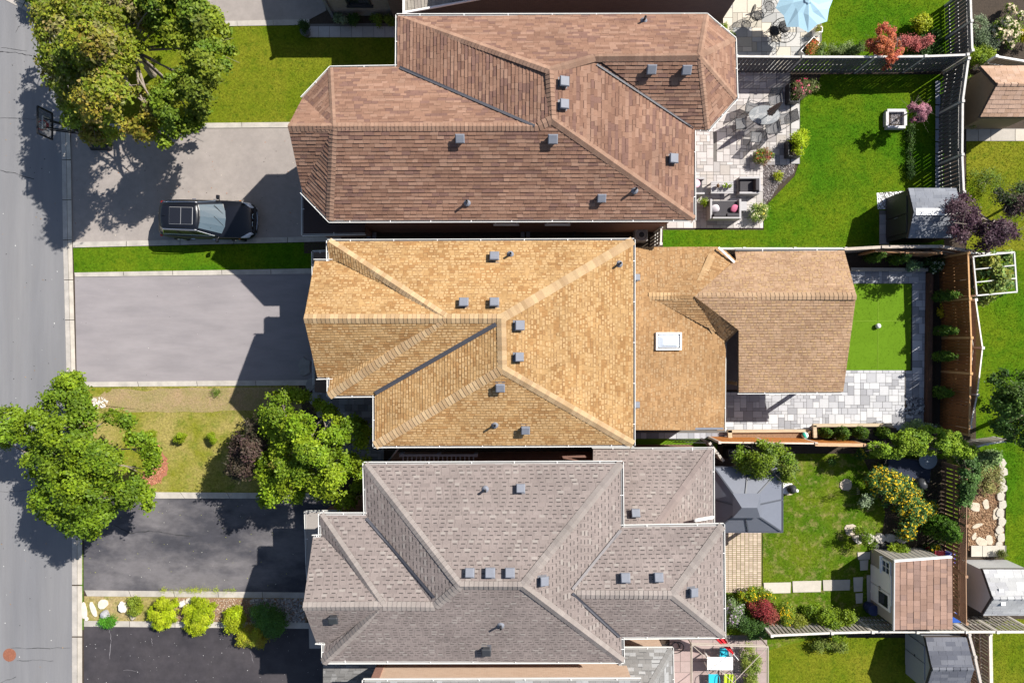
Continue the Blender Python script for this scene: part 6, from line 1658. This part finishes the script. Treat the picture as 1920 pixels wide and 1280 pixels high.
# ------------------------------------------------------------ vegetation
def foliage(name, lobes, n, leaf, pal, parent, low=-.35, cl=9, spread=.11, up=.5, m=None, jit=.2, lobejit=.22, flat=1.0, label=None, gaps=0.0):
    Lb = np.array(lobes); wts = Lb[:, 3] ** 2; wts /= wts.sum()
    nc = max(1, n // cl)
    k = RNG.choice(len(Lb), nc, p=wts)
    d = RNG.normal(size=(nc, 3)); d /= np.linalg.norm(d, axis=1)[:, None]
    bad = d[:, 2] < low; d[bad, 2] *= -1
    ph = RNG.uniform(0, 6, 3)
    rad = Lb[k, 3] * (1 - .45 * RNG.uniform(0, 1, nc) ** 2) * RNG.uniform(.9, 1.08, nc)
    C = Lb[k, :3] + d * rad[:, None] * np.array([1, 1, flat])
    if gaps > 0:
        g = np.sin(C[:, 0] * 3.1 + ph[0]) * np.sin(C[:, 1] * 3.4 + ph[1]) + .7 * np.sin(C[:, 0] * 6.3 + C[:, 1] * 2.2 + ph[2]) * np.sin(C[:, 1] * 6.9 - C[:, 0] * 1.7) 
        keep = g > -1.2 + gaps; C = C[keep]; k = k[keep]; nc = len(C); d = d[keep]
    Dk = d
    P = np.repeat(C, cl, axis=0) + RNG.normal(size=(nc * cl, 3)) * spread
    P[:, 2] = np.maximum(P[:, 2], .03)
    lt = RNG.uniform(1 - lobejit, 1 + lobejit, len(Lb)); ct = RNG.uniform(.85, 1.15, nc)
    lobecol = sample_pal(pal, len(Lb), 0)
    cc = lobecol[k] * .55 + sample_pal(pal, nc, 0) * .45
    cols = np.repeat(cc * (lt[k] * ct)[:, None], cl, axis=0) * RNG.uniform(1 - jit, 1 + jit, nc * cl)[:, None]
    V, nper = leafcards(P, leaf, cols, up, D=np.repeat(Dk, cl, axis=0))
    o = link_mesh(name, numesh(name, V - np.tile(np.array(origin(parent)) if parent else np.zeros(3), (len(V), 1)), nper, cols), m or M_LEAF, parent)
    if label: o['label'] = label
    return o

def lobes_in(outline, zb, zt, nl, rl, dome=1.0, under=.35):
    zm = (zb + zt) / 2; P = [(p.x, p.y) for p in UL(outline, zm)]; a = np.array(P); lo, hi = a.min(0), a.max(0)
    out = []; best = max(edge_dist(RNG.uniform(lo, hi, (300, 2)), P)[inpoly(RNG.uniform(lo, hi, (300, 2)), P)].max() if False else .1, .1)
    Q = RNG.uniform(lo, hi, (4000, 2)); Q = Q[inpoly(Q, P)]; ed = edge_dist(Q, P); mx = ed.max()
    pts = []
    order = np.arange(len(Q)); 
    for i in order:
        r = rl * RNG.uniform(.6, 1.25)
        if ed[i] < r * .72: r = max(ed[i] / .72, rl * .32)
        if ed[i] < r * .45: continue
        if any((Q[i][0] - p[0]) ** 2 + (Q[i][1] - p[1]) ** 2 < (.54 * (r + p[3])) ** 2 for p in pts): continue
        h = (min(ed[i] / mx, 1) ** .6) * dome
        z = zb + r + (zt - zb - 2 * r) * h + RNG.uniform(-.25, .25) * (zt - zb) * .3
        z = max(z, r * .6); k_ = (CAMH - z) / (CAMH - zm)
        pts.append((Q[i][0] * k_, Q[i][1] * k_, z, r))
        if len(pts) >= nl: break
    ex = []
    for p in pts:
        if RNG.uniform() < under:
            z2 = max(zb + p[3] * .7, p[2] - p[3] * 1.4); k_ = (CAMH - z2) / (CAMH - p[2]); ex.append((p[0] * k_, p[1] * k_, z2, p[3] * .85))
    return pts + ex

def tree(label, outline, zb, zt, trunk, nl=60, rl=.8, n=24000, leaf=.2, pal=None, name='tree', cat='tree', group=None, up=.45, bark=M_BARK, tr=.16, spread=.13, extra=(), gaps=.95):
    t = U(*trunk); root = thing(name, label, cat, t, group)
    L = lobes_in(outline, zb, zt, nl, rl) + list(extra)
    foliage('crown', L, int(n * 1.35), leaf * .8, pal, root, up=up, spread=spread * .72, gaps=gaps, cl=8)
    zc = zb + (zt - zb) * .15
    cx = sum(l[0] for l in L) / len(L); cy = sum(l[1] for l in L) / len(L)
    fork = Vector((t.x + (cx - t.x) * .25, t.y + (cy - t.y) * .25, zc))
    tm = MB().tube((t.x, t.y, -.05), (t.x + .03, t.y, .35), tr * 1.35, tr, 10).tube((t.x + .03, t.y, .33), fork, tr, tr * .75, 10)
    tm.build('trunk', bark, root, smooth=False)
    br = MB()
    for l in random.sample(L, min(len(L), 16)):
        e = Vector(l[:3]); m_ = fork.lerp(e, .5) + Vector((random.uniform(-.2, .2), random.uniform(-.2, .2), .3)); br.tube(fork, m_, tr * .5, tr * .28, 6).tube(m_, e, tr * .28, tr * .1, 6)
        for _ in range(2):
            e2 = e + Vector((random.uniform(-.6, .6), random.uniform(-.6, .6), random.uniform(.0, .5))); br.tube(m_.lerp(e, .6), e2, tr * .14, tr * .05, 5)
    br.build('branches', bark, root)
    return root

def shrub(label, outline, h, n=2500, leaf=.09, pal=None, nl=10, rl=None, name='shrub', cat='shrub', group=None, zb=0.05, up=.5, spread=.07, flowers=None, fn=0, fsize=.1, cl=7):
    a = np.array(outline, float); c = a.mean(0); p = U(c[0], c[1], 0)
    P = [(q.x, q.y) for q in UL(outline, h * .6)]; A_ = np.array(P); ext = float(min(A_.max(0) - A_.min(0)))
    rl = rl or max(.1, ext * .26)
    root = thing(name, label, cat, p, group)
    L = lobes_in(outline, zb, h, nl, min(rl, h * .5), under=.3)
    if not L: L = [(float(A_.mean(0)[0]), float(A_.mean(0)[1]), h * .6, min(ext * .4, h * .45))]
    foliage('foliage', L, int(n * 1.5), leaf * .8, pal, root, up=up, spread=spread, cl=cl)
    st = MB()
    for l in L[:7]: st.tube((p.x + random.uniform(-.05, .05), p.y + random.uniform(-.05, .05), 0), l[:3], .018, .008, 5)
    st.build('stems', M_BARK, root)
    if flowers is not None:
        if fn >= 60: foliage('flowers', [(l[0], l[1], l[2] + l[3] * .12, l[3] * 1.02) for l in L], fn, fsize, flowers, root, low=.1, up=1.6, spread=.03, cl=3, m=M_PETAL, jit=.1, lobejit=.08)
    return root

def ell(px, py, rx, ry, n=12, wob=.14, rot=0):
    r = []
    for i in range(n):
        a = 2 * math.pi * i / n; q = random.uniform(1 - wob, 1 + wob); x, y = rx * q * math.cos(a), ry * q * math.sin(a)
        r.append((px + x * math.cos(rot) - y * math.sin(rot), py + x * math.sin(rot) + y * math.cos(rot)))
    return r

Y_G = [(.19, .26, .012), (.25, .31, .012), (.15, .22, .014), (.28, .33, .02)]
OLIVE = [(.17, .225, .016), (.22, .26, .018), (.14, .205, .018), (.23, .24, .022), (.27, .20, .03), (.17, .22, .015), (.24, .19, .10)]
MAPLE = [(.13, .205, .014), (.165, .24, .016), (.10, .17, .018), (.22, .26, .02)]
MID = [(.115, .195, .010), (.155, .23, .010), (.19, .265, .012), (.095, .165, .012)]
LIME = [(.155, .25, .010), (.21, .29, .012), (.125, .21, .012), (.25, .32, .016)]
DARK = [(.035, .085, .014), (.05, .11, .016), (.07, .13, .018), (.03, .07, .014)]
PURP = [(.055, .022, .04), (.085, .04, .06), (.13, .075, .09), (.035, .015, .028)]
BRONZ = [(.07, .055, .035), (.10, .07, .045), (.05, .05, .025), (.09, .05, .05)]
SILV = [(.22, .28, .16), (.28, .34, .22), (.17, .24, .11)]

# street trees
tree('tall olive and orange tinged street tree at the upper left corner', [(62, 10), (250, -20), (290, 20), (272, 70), (258, 115), (268, 175), (305, 215), (290, 262), (235, 252), (180, 270), (120, 245), (118, 190), (80, 130), (75, 70)], 2.6, 8.2, (232, 150), nl=150, rl=.7, n=58000, leaf=.19, pal=OLIVE, tr=.17)
tree('leafy green street tree overlapping the olive one at the top left', [(235, -30), (390, -35), (392, 10), (428, 40), (425, 90), (440, 80), (415, 170), (425, 180), (395, 185), (375, 235), (325, 255), (318, 280), (290, 262), (285, 190), (300, 160), (345, 135), (350, 95), (285, 85), (285, 50), (240, 40)], 2.6, 7.6, (287, 140), nl=100, rl=.62, n=38000, leaf=.19, pal=MAPLE + [(.15, .18, .02)], tr=.15)
shrub('low green bush at the very top left edge', [(38, -40), (120, -40), (120, 12), (82, 20), (60, 5), (38, -10)], 1.5, 6500, .13, MID, nl=22, rl=.4)
tree('broad mid green street tree at the left edge beside the kerb', [(-14, 768), (30, 765), (62, 772), (90, 735), (112, 700), (140, 695), (158, 730), (172, 772), (235, 775), (262, 800), (298, 838), (290, 880), (262, 900), (285, 930), (278, 960), (225, 945), (192, 990), (165, 1015), (140, 1000), (120, 1010), (105, 980), (60, 965), (58, 935), (80, 905), (50, 890), (48, 850), (62, 836), (10, 835), (-16, 815)], 2.4, 7.2, (150, 840), nl=170, rl=.6, n=58000, leaf=.17, pal=MID, tr=.16)
tree('bright lime green maple beside the tan house entry', [(500, 735), (540, 728), (585, 745), (620, 765), (640, 790), (684, 788), (692, 806), (684, 834), (664, 842), (696, 862), (694, 882), (674, 890), (676, 932), (640, 956), (600, 945), (575, 925), (540, 950), (490, 945), (488, 900), (475, 870), (500, 830), (485, 790)], 2.0, 6.4, (588, 838), nl=120, rl=.5, n=42000, leaf=.15, pal=LIME, tr=.14)
tree('small bronze purple tree left of the lime green maple', [(470, 785), (497, 775), (515, 810), (500, 850), (485, 895), (455, 900), (428, 880), (432, 845), (440, 820)], 1.4, 4.4, (500, 830), nl=30, rl=.45, n=11000, leaf=.13, pal=BRONZ, tr=.08)
tree('dark purple leaved tree spilling over the grey shed roof', [(1768, 400), (1790, 378), (1808, 360), (1826, 385), (1832, 418), (1870, 412), (1900, 425), (1910, 442), (1880, 452), (1850, 470), (1805, 466), (1790, 440), (1762, 425)], 1.6, 4.4, (1818, 425), nl=50, rl=.4, n=11000, leaf=.12, pal=PURP, tr=.1)
tree('dusky purple green tree at the right edge above the trellis', [(1855, 365), (1900, 345), (1930, 350), (1935, 400), (1900, 405), (1870, 400)], 1.2, 3.6, (1890, 385), nl=18, rl=.4, n=6000, leaf=.11, pal=PURP + BRONZ + DARK, tr=.07)
tree('large dark green tree at the right edge', [(1835, 735), (1855, 705), (1900, 690), (1960, 700), (1965, 840), (1900, 830), (1865, 800), (1845, 770)], 1.5, 5.2, (1900, 770), nl=45, rl=.6, n=20000, leaf=.14, pal=DARK + [(.10, .17, .02)], tr=.13)
tree('small pink purple tree growing from the square planting box', [(1696, 205), (1715, 192), (1740, 198), (1745, 212), (1730, 228), (1705, 225), (1692, 218)], 1.1, 2.3, (1680, 224), nl=14, rl=.24, n=3600, leaf=.09, pal=[(.32, .12, .17), (.42, .20, .24), (.24, .09, .13)], tr=.035, spread=.05)
tree('orange japanese maple leaning over the slatted fence', [(1645, 44), (1678, 44), (1678, 72), (1694, 95), (1676, 124), (1655, 132), (1645, 108), (1620, 102), (1622, 82), (1640, 66)], .7, 2.6, (1655, 82), nl=34, rl=.24, n=7500, leaf=.09, pal=[(.50, .15, .05), (.58, .20, .08), (.42, .11, .05), (.50, .12, .09)], tr=.04, spread=.05)
shrub('coral red shrub right of the orange japanese maple', [(1680, 75), (1700, 66), (1730, 70), (1750, 66), (1745, 85), (1715, 95), (1688, 92)], 1.2, 2600, .08, [(.45, .12, .11), (.55, .18, .16), (.35, .10, .09)], nl=12)
shrub('yellow green leafy perennial by the upper fence', [(1715, 30), (1740, 26), (1747, 45), (1735, 62), (1715, 58), (1703, 52)], .9, 1500, .11, [(.36, .38, .01), (.28, .34, .01)], nl=8, cat='plant', name='perennial')
shrub('low grey green groundcover plants along the top of the fence', [(1530, 84), (1620, 80), (1625, 103), (1535, 104)], .5, 2600, .07, [(.16, .24, .07), (.22, .28, .10), (.12, .2, .04)], nl=16, rl=.18)
shrub('silvery artemisia shrub right of the corner fence', [(1822, 35), (1840, 30), (1858, 60), (1872, 85), (1860, 100), (1828, 92)], 1.0, 3200, .08, SILV, nl=14)
shrub('hydrangea bush with cream flower heads at the upper right', [(1862, 30), (1890, 10), (1918, 25), (1915, 75), (1890, 92), (1862, 70)], 1.4, 2600, .1, MID, nl=14, flowers=[(.62, .52, .34), (.66, .60, .42), (.55, .40, .30)], fn=900, fsize=.15)
shrub('golden yellow shrub at the upper right edge', [(1905, 50), (1930, 45), (1935, 85), (1908, 82)], 1.0, 1300, .09, [(.48, .42, .01), (.4, .4, .01)], nl=7)
shrub('lime green bush at the fence corner', [(1815, 90), (1850, 88), (1862, 105), (1845, 118), (1828, 128), (1812, 115)], 1.3, 2600, .09, LIME, nl=12)
shrub('small light green bush between fence and brown roofed shed', [(1813, 140), (1826, 148), (1828, 160), (1814, 170), (1810, 152)], 1.0, 900, .09, MID, nl=6)
shrub('trailing green plant below the brown roofed shed', [(1812, 228), (1838, 222), (1828, 240), (1812, 243)], .7, 700, .08, [(.14, .2, .03)], nl=5)
shrub('loose branched green shrub between the purple trees', [(1820, 320), (1870, 315), (1880, 350), (1850, 365), (1822, 350)], 1.2, 1100, .07, [(.16, .24, .02), (.10, .16, .02)], nl=10)
# upper patio pots
RG = [(.55, .03, .02), (.6, .08, .03), (.5, .02, .06)]
shrub('red and pink geranium pot below the slatted fence', [(1483, 158), (1505, 148), (1530, 150), (1535, 165), (1510, 182), (1488, 186)], .95, 1900, .07, [(.16, .18, .05), (.2, .14, .1), (.1, .15, .03)], nl=11, flowers=[(.6, .02, .12), (.55, .3, .28)], fn=150, fsize=.1, name='potted_plant', cat='plant', zb=.4)
shrub('lime green shrub in the black planter box', [(1484, 255), (1500, 245), (1517, 250), (1512, 270), (1508, 290), (1492, 290)], 1.05, 2000, .08, [(.36, .45, .01), (.28, .38, .01)], nl=10, zb=.4, name='potted_plant', cat='plant')
shrub('red and green flower pot above the gravel bed', [(1415, 290), (1425, 282), (1440, 280), (1447, 292), (1435, 308), (1418, 308)], .7, 1300, .08, [(.2, .28, .02), (.25, .1, .08), (.14, .2, .03)], nl=9, flowers=RG, fn=90, fsize=.09, zb=.2, name='potted_plant', cat='plant')
shrub('yellow flowering pot at the patio corner by the sofa', [(1408, 390), (1420, 382), (1437, 384), (1438, 402), (1428, 414), (1410, 410)], .7, 1500, .08, [(.12, .2, .03), (.3, .36, .1)], nl=9, flowers=[(.6, .52, .05), (.65, .62, .4)], fn=170, fsize=.1, zb=.2, name='potted_plant', cat='plant')
shrub('small lime pot plant left of the patio sofa', ell(1318, 381, 8, 8), .45, 420, .07, LIME, nl=3, zb=.15, name='potted_plant', cat='plant')
shrub('small yellow green plant in the gravel bed', ell(1460, 330, 7, 7), .35, 300, .08, [(.36, .42, .02)], nl=3, name='perennial', cat='plant')
shrub('small plant pot by the brown house wall at the top patio', ell(1359, 50, 7, 7), .5, 350, .07, LIME, nl=3, zb=.2, name='potted_plant', cat='plant'); shrub('round pot plant touching the brown roof edge', ell(1371, 67, 6, 6), .5, 300, .07, MID, nl=3, zb=.2, name='potted_plant', cat='plant')
for x, y, lb, c_ in ((1346, 349, 'brown planted pot at the left of the coffee table', [(.2, .12, .06)]), (1358, 348, 'bright green plant in the middle of the coffee table', LIME), (1368, 349, 'small leafy pot at the right of the coffee table', [(.16, .2, .05)])):
    p = U(x, y, .6); r = thing('plant_pot', lb, 'plant', (p.x, p.y, .5)); MB().lathe((p.x, p.y, .5), [(.06, 0), (.10, .14), (.10, .16), (.085, .16), (.08, .12), (.01, .12)], 16, (.7, .68, .66)).build('pot', M_PLAST, r)
    foliage('leaves', [(p.x, p.y, .67, .07 if 'bright' not in lb else .12)], 120, .06, c_, r, spread=.02)
shrub('red geraniums filling the slanted white planter', [(1505, 100), (1518, 82), (1530, 74), (1536, 86), (1518, 104)], .7, 700, .07, [(.2, .22, .03), (.35, .2, .05)], nl=7, flowers=[(.6, .08, .03)], fn=110, fsize=.09, zb=.35, name='potted_plant', cat='plant')
shrub('yellow mottled plant in the small white planter', ell(1536, 54, 6, 5), .7, 260, .06, [(.3, .3, .05)], nl=2, zb=.4, name='potted_plant', cat='plant')
# tan house back garden
def cedar(px, py, h, r, label, pal=None, group=None, name='cedar', n=2600):
    p = U(px, py, h * .5); L = []
    for k in range(14):
        t = k / 13; rr = r * (math.sin(math.pi * min(.12 + t * .88, 1)) ** .7) * (1 - .25 * t)
        L.append((p.x + random.uniform(-.03, .03), p.y + random.uniform(-.03, .03), .1 + t * (h - .15), max(rr, .05)))
    root = thing(name, label, 'cedar', (p.x, p.y, 0), group)
    foliage('foliage', L, n, .07, pal or [(.07, .14, .015), (.10, .18, .015), (.05, .11, .015)], root, spread=.035, up=.3, low=-.7)
    MB().tube((p.x, p.y, 0), (p.x, p.y, h * .7), .04, .015, 6).build('trunk', M_BARK, root)
for i, (x, y, h, r) in enumerate(((1774, 555, 2.35, .32), (1774, 620, 2.2, .28), (1772, 668, 2.1, .28), (1768, 735, 1.7, .33))):
    cedar(x, y, h, r, ['upright cedar nearest the top of the tall brown fence', 'second cedar down along the tall brown fence', 'third cedar down along the tall brown fence', 'lowest, fully shaded cedar along the tall brown fence'][i], group='cedars along the brown fence')
for i, (x, y) in enumerate(((1643, 480), (1688, 483))): cedar(x, y, 1.9, .34, ['left of two shaded cedars behind the putting turf', 'right of two shaded cedars behind the putting turf'][i], group='shaded cedars behind the turf')
for i, (x, y, h, r) in enumerate(((1547, 810, 1.0, .3), (1577, 811, 1.25, .42), (1612, 810, 1.2, .38), (1655, 810, 1.1, .36))):
    cedar(x, y, h + .3, r, ['round clipped cedar at the left end of the raised bed', 'leaning clipped cedar second from left in the raised bed', 'clipped cedar third from left in the raised bed', 'clipped cedar next to the climbing vine'][i], group='clipped cedars in the raised bed', pal=[(.07, .13, .01), (.12, .2, .012), (.04, .09, .01)])
shrub('silvery leaved shrub at the turf corner', [(1698, 490), (1722, 486), (1728, 500), (1705, 508)], .7, 800, .11, [(.2, .3, .18), (.14, .24, .1)], nl=7); shrub('pale flowering shrub beside the timber edging', [(1732, 485), (1765, 484), (1770, 505), (1745, 512)], .8, 1000, .1, DARK, nl=8, flowers=[(.5, .55, .42)], fn=130, fsize=.12)
shrub('yellow lily leaves in front of the brown fence', ell(1762, 585, 9, 9), .4, 90, .14, [(.5, .42, .02)], nl=4, name='perennial', cat='plant')
tree('grey green squash vine covering the white pergola', [(1838, 485), (1870, 475), (1895, 480), (1885, 510), (1895, 530), (1868, 550), (1845, 565), (1825, 565), (1832, 530)], .7, 2.15, (1850, 520), nl=60, rl=.32, n=15000, leaf=.19, pal=[(.12, .24, .06), (.18, .3, .08), (.2, .26, .05), (.26, .26, .04)], name='vine', cat='vine', tr=.03)
tree('bright green climbing vine draped over the garden corner', [(1622, 838), (1660, 822), (1700, 806), (1740, 800), (1775, 808), (1800, 815), (1828, 835), (1825, 860), (1780, 852), (1740, 850), (1700, 852), (1672, 858), (1640, 850)], 1.5, 2.7, (1735, 835), nl=110, rl=.27, n=26000, leaf=.11, pal=[(.20, .31, .02), (.26, .36, .02), (.14, .24, .02)], name='vine', cat='vine', tr=.035, spread=.08)
tree('darker climbing vine running down the brown lattice fence', [(1795, 850), (1830, 848), (1832, 900), (1818, 940), (1812, 985), (1800, 960), (1795, 900)], .9, 2.3, (1792, 900), nl=60, rl=.24, n=12000, leaf=.13, pal=[(.07, .15, .03), (.11, .2, .05), (.05, .11, .025)], name='vine', cat='vine', tr=.03, spread=.08)
shrub('grey leaved shrub with pale plumes above the vine', [(1688, 806), (1710, 790), (1760, 792), (1755, 808), (1715, 818), (1690, 822)], 1.3, 2600, .1, [(.2, .28, .14), (.14, .22, .07)], nl=12, flowers=[(.6, .52, .36), (.5, .45, .4)], fn=110, fsize=.14)
# grey house back garden
tree('spreading green shrub tree leaning over the gazebo roof', [(1380, 850), (1395, 832), (1430, 828), (1450, 838), (1478, 832), (1492, 850), (1490, 880), (1470, 905), (1455, 888), (1430, 895), (1405, 890), (1385, 885), (1378, 868)], 1.6, 3.7, (1440, 868), nl=40, rl=.36, n=13000, leaf=.12, pal=MID + [(.2, .26, .03), (.16, .2, .09)], tr=.06)
YF = [(.66, .47, .004), (.72, .54, .008), (.60, .38, .004)]
shrub('large mound of yellow rudbeckia flowers in the shady garden', [(1625, 880), (1650, 868), (1690, 890), (1715, 900), (1735, 935), (1765, 945), (1745, 968), (1720, 985), (1705, 1012), (1680, 1008), (1690, 970), (1655, 945), (1635, 930), (1622, 905)], 1.5, 9000, .1, [(.07, .15, .03), (.1, .2, .05), (.05, .11, .02)], nl=50, rl=.32, flowers=YF, fn=2500, fsize=.10, name='flower_bush')
shrub('yellow rudbeckia clump by the red tub', ell(1745, 1030, 15, 12), .9, 500, .09, DARK, nl=5, flowers=YF, fn=130, fsize=.11, name='flower_bush')
shrub('few yellow flowers beside the climbing vine', ell(1612, 850, 18, 8), .9, 500, .09, DARK, nl=5, flowers=YF, fn=60, fsize=.11, name='flower_bush'); shrub('isolated yellow flowers on the shaded lawn', ell(1563, 866, 10, 6), .6, 180, .08, DARK, nl=3, flowers=YF, fn=40, fsize=.12, name='flower_bush')
shrub('pale variegated plant at the edge of the yellow flowers', ell(1622, 932, 10, 20), .8, 700, .1, SILV, nl=5, name='perennial', cat='plant')
cedar(1768, 992, 2.6, .75, 'large dark evergreen leaning towards the lattice fence', pal=[(.06, .14, .01), (.09, .2, .01), (.04, .09, .01)], name='evergreen', n=9000)
shrub('bright lime plant above the beige shed wall', ell(1684, 1030, 17, 9), .9, 1300, .09, LIME, nl=8, zb=.3)
shrub('leafy climbing plant on the lower black arch', [(1600, 990), (1620, 985), (1640, 1020), (1630, 1030), (1612, 1010)], 1.2, 900, .09, MID, nl=8, name='climbing_plant', cat='plant')
shrub('purple and white flowering asters by the grey house corner', [(1358, 1130), (1372, 1122), (1395, 1135), (1395, 1165), (1378, 1175), (1360, 1168)], 1.0, 2400, .07, [(.12, .2, .06), (.18, .26, .1)], nl=12, flowers=[(.45, .3, .5), (.6, .52, .6)], fn=450, fsize=.08)
shrub('yellow flowering bush above the red barberry', [(1380, 1115), (1400, 1100), (1430, 1103), (1455, 1112), (1450, 1125), (1405, 1130), (1388, 1128)], .9, 2400, .08, MID, nl=12, flowers=YF, fn=360, fsize=.09); shrub('yellow green shrub right of the red barberry', [(1455, 1125), (1480, 1130), (1495, 1150), (1480, 1185), (1455, 1175), (1450, 1150)], 1.1, 3000, .08, [(.25, .3, .02), (.16, .24, .02)], nl=14, flowers=YF, fn=300, fsize=.09)
shrub('crimson red barberry in the mixed flower bed', [(1402, 1130), (1420, 1120), (1440, 1128), (1455, 1145), (1450, 1168), (1435, 1168), (1410, 1150)], 1.2, 3600, .08, [(.30, .035, .04), (.38, .07, .06), (.18, .02, .03), (.28, .09, .06)], nl=14)
shrub('dark green bush below the crimson barberry', [(1390, 1150), (1415, 1155), (1445, 1175), (1440, 1195), (1405, 1195), (1385, 1175)], 1.2, 3000, .09, DARK + [(.1, .2, .04)], nl=12)
shrub('green leafy bush sprawling over the pale capped fence', [(1510, 1140), (1535, 1132), (1560, 1142), (1598, 1145), (1600, 1160), (1570, 1178), (1585, 1195), (1570, 1200), (1540, 1175), (1515, 1160)], 1.6, 5200, .11, MID, nl=26); shrub('olive green bush left of the sprawling fence bush', ell(1498, 1172, 18, 20), 1.3, 2600, .08, [(.18, .2, .02), (.2, .24, .03)], nl=11)
shrub('ragged yellow green plants along the lower terrace', [(1395, 1200), (1420, 1198), (1425, 1235), (1420, 1290), (1398, 1300), (1392, 1240)], .8, 4200, .08, [(.18, .26, .04), (.25, .3, .05)], nl=22, rl=.2)
shrub('sparse green plants under the fence at lower right', [(1505, 1195), (1560, 1200), (1590, 1205), (1585, 1218), (1530, 1220)], .6, 1500, .08, [(.14, .2, .03), (.2, .24, .05)], nl=12)
shrub('narrow green hedge row between the lower right fences', [(1833, 1195), (1850, 1195), (1853, 1290), (1845, 1290)], .8, 1800, .08, DARK + MID, nl=12, rl=.2)
shrub('small round green shrub beside the pale stone step', ell(1876, 1039, 9, 8), .6, 500, .07, [(.12, .14, .03)], nl=3); shrub('wispy ornamental plants along the rocky border', [(1818, 875), (1870, 860), (1880, 900), (1870, 930), (1820, 925)], .7, 2200, .08, [(.2, .25, .06), (.3, .28, .1)], nl=16)
shrub('hosta like plants at the top of the rocky border', [(1822, 850), (1870, 845), (1882, 870), (1840, 880)], .7, 1500, .15, [(.16, .28, .08), (.24, .34, .12)], nl=12)
# front gardens
for i, (x, y) in enumerate(((282, 818), (338, 819), (396, 820))): shrub(['small round clipped shrub, left of three on the dry lawn', 'small round clipped shrub, middle of three on the dry lawn', 'small round clipped shrub, right of three on the dry lawn'][i], ell(x, y, 11, 10), .75, 1500, .06, [(.24, .30, .008), (.18, .26, .01)], nl=5, group='three clipped shrubs on the dry lawn', spread=.04)
FY = [(.34, .42, .008), (.28, .38, .01), (.40, .45, .02)]
shrub('left rounded yellow green spirea between the lower driveways', [(280, 1140), (300, 1122), (335, 1120), (335, 1150), (328, 1170), (300, 1180), (278, 1168)], .95, 7500, .07, FY, nl=24, rl=.26, spread=.04); shrub('right rounded yellow green spirea between the lower driveways', [(345, 1140), (362, 1122), (385, 1116), (405, 1130), (402, 1158), (385, 1185), (365, 1192), (345, 1175)], 1.0, 8500, .07, FY, nl=26, rl=.26, spread=.04)
shrub('lime shrub beside the shaded dark bush', [(420, 1150), (445, 1135), (460, 1155), (450, 1180), (425, 1182)], .95, 4200, .08, FY, nl=12); shrub('yellow orange shrub spilling over the lower edging', [(440, 1195), (465, 1170), (490, 1172), (502, 1190), (497, 1215), (470, 1205), (450, 1210)], .9, 4600, .08, [(.34, .36, .02), (.26, .32, .03), (.4, .28, .05)], nl=14)
shrub('dark green bush in the house shade between the driveways', [(470, 1140), (500, 1128), (530, 1140), (535, 1175), (515, 1195), (490, 1180)], 1.2, 5200, .09, [(.07, .17, .03), (.1, .2, .03)], nl=16)
shrub('bright green fern at the bed edge near the kerb', ell(203, 1167, 17, 11), .4, 1500, .07, [(.07, .26, .02), (.1, .3, .02)], nl=8, name='fern', cat='plant'); shrub('spiky yellow grass tuft in the front bed', ell(252, 1135, 16, 16), .5, 1500, .09, [(.26, .32, .02), (.2, .27, .03)], nl=8, name='grass_tuft', cat='plant', up=.1)
shrub('small weed on the bare turf near the driveway', ell(407, 735, 10, 9), .2, 260, .06, [(.14, .2, .03)], nl=4, name='weed', cat='plant'); shrub('moss and weeds growing along the driveway edging', [(300, 1103), (440, 1104), (445, 1110), (300, 1108)], .12, 900, .04, FY, nl=30, rl=.06, name='weed', cat='plant', zb=.0)
shrub('variegated shrub at the upper house wall', ell(640, 36, 12, 8), .6, 800, .09, SILV, nl=5); shrub('dark round shrub at the upper house wall', ell(662, 36, 12, 9), .7, 900, .08, DARK, nl=5); shrub('mixed low shrubs by the brown roof corner', [(695, 32), (745, 32), (745, 48), (700, 48)], .7, 1600, .09, [(.12, .2, .02), (.2, .24, .03)], nl=9)
shrub('dark foliage in the urn at the upper entry path', ell(568, 50, 9, 12), .9, 900, .08, DARK, nl=5, zb=.4, name='potted_plant', cat='plant')

shrub('dark low planting in the shade right of the coral shrub', [(1700, 95), (1760, 40), (1765, 100), (1740, 115), (1700, 118)], .7, 3000, .09, DARK, nl=18, rl=.2)
shrub('narrow dark hedge strip at the shaded lawn edge', [(1702, 235), (1712, 235), (1712, 345), (1702, 345)], .35, 1800, .07, DARK, nl=16, rl=.14)
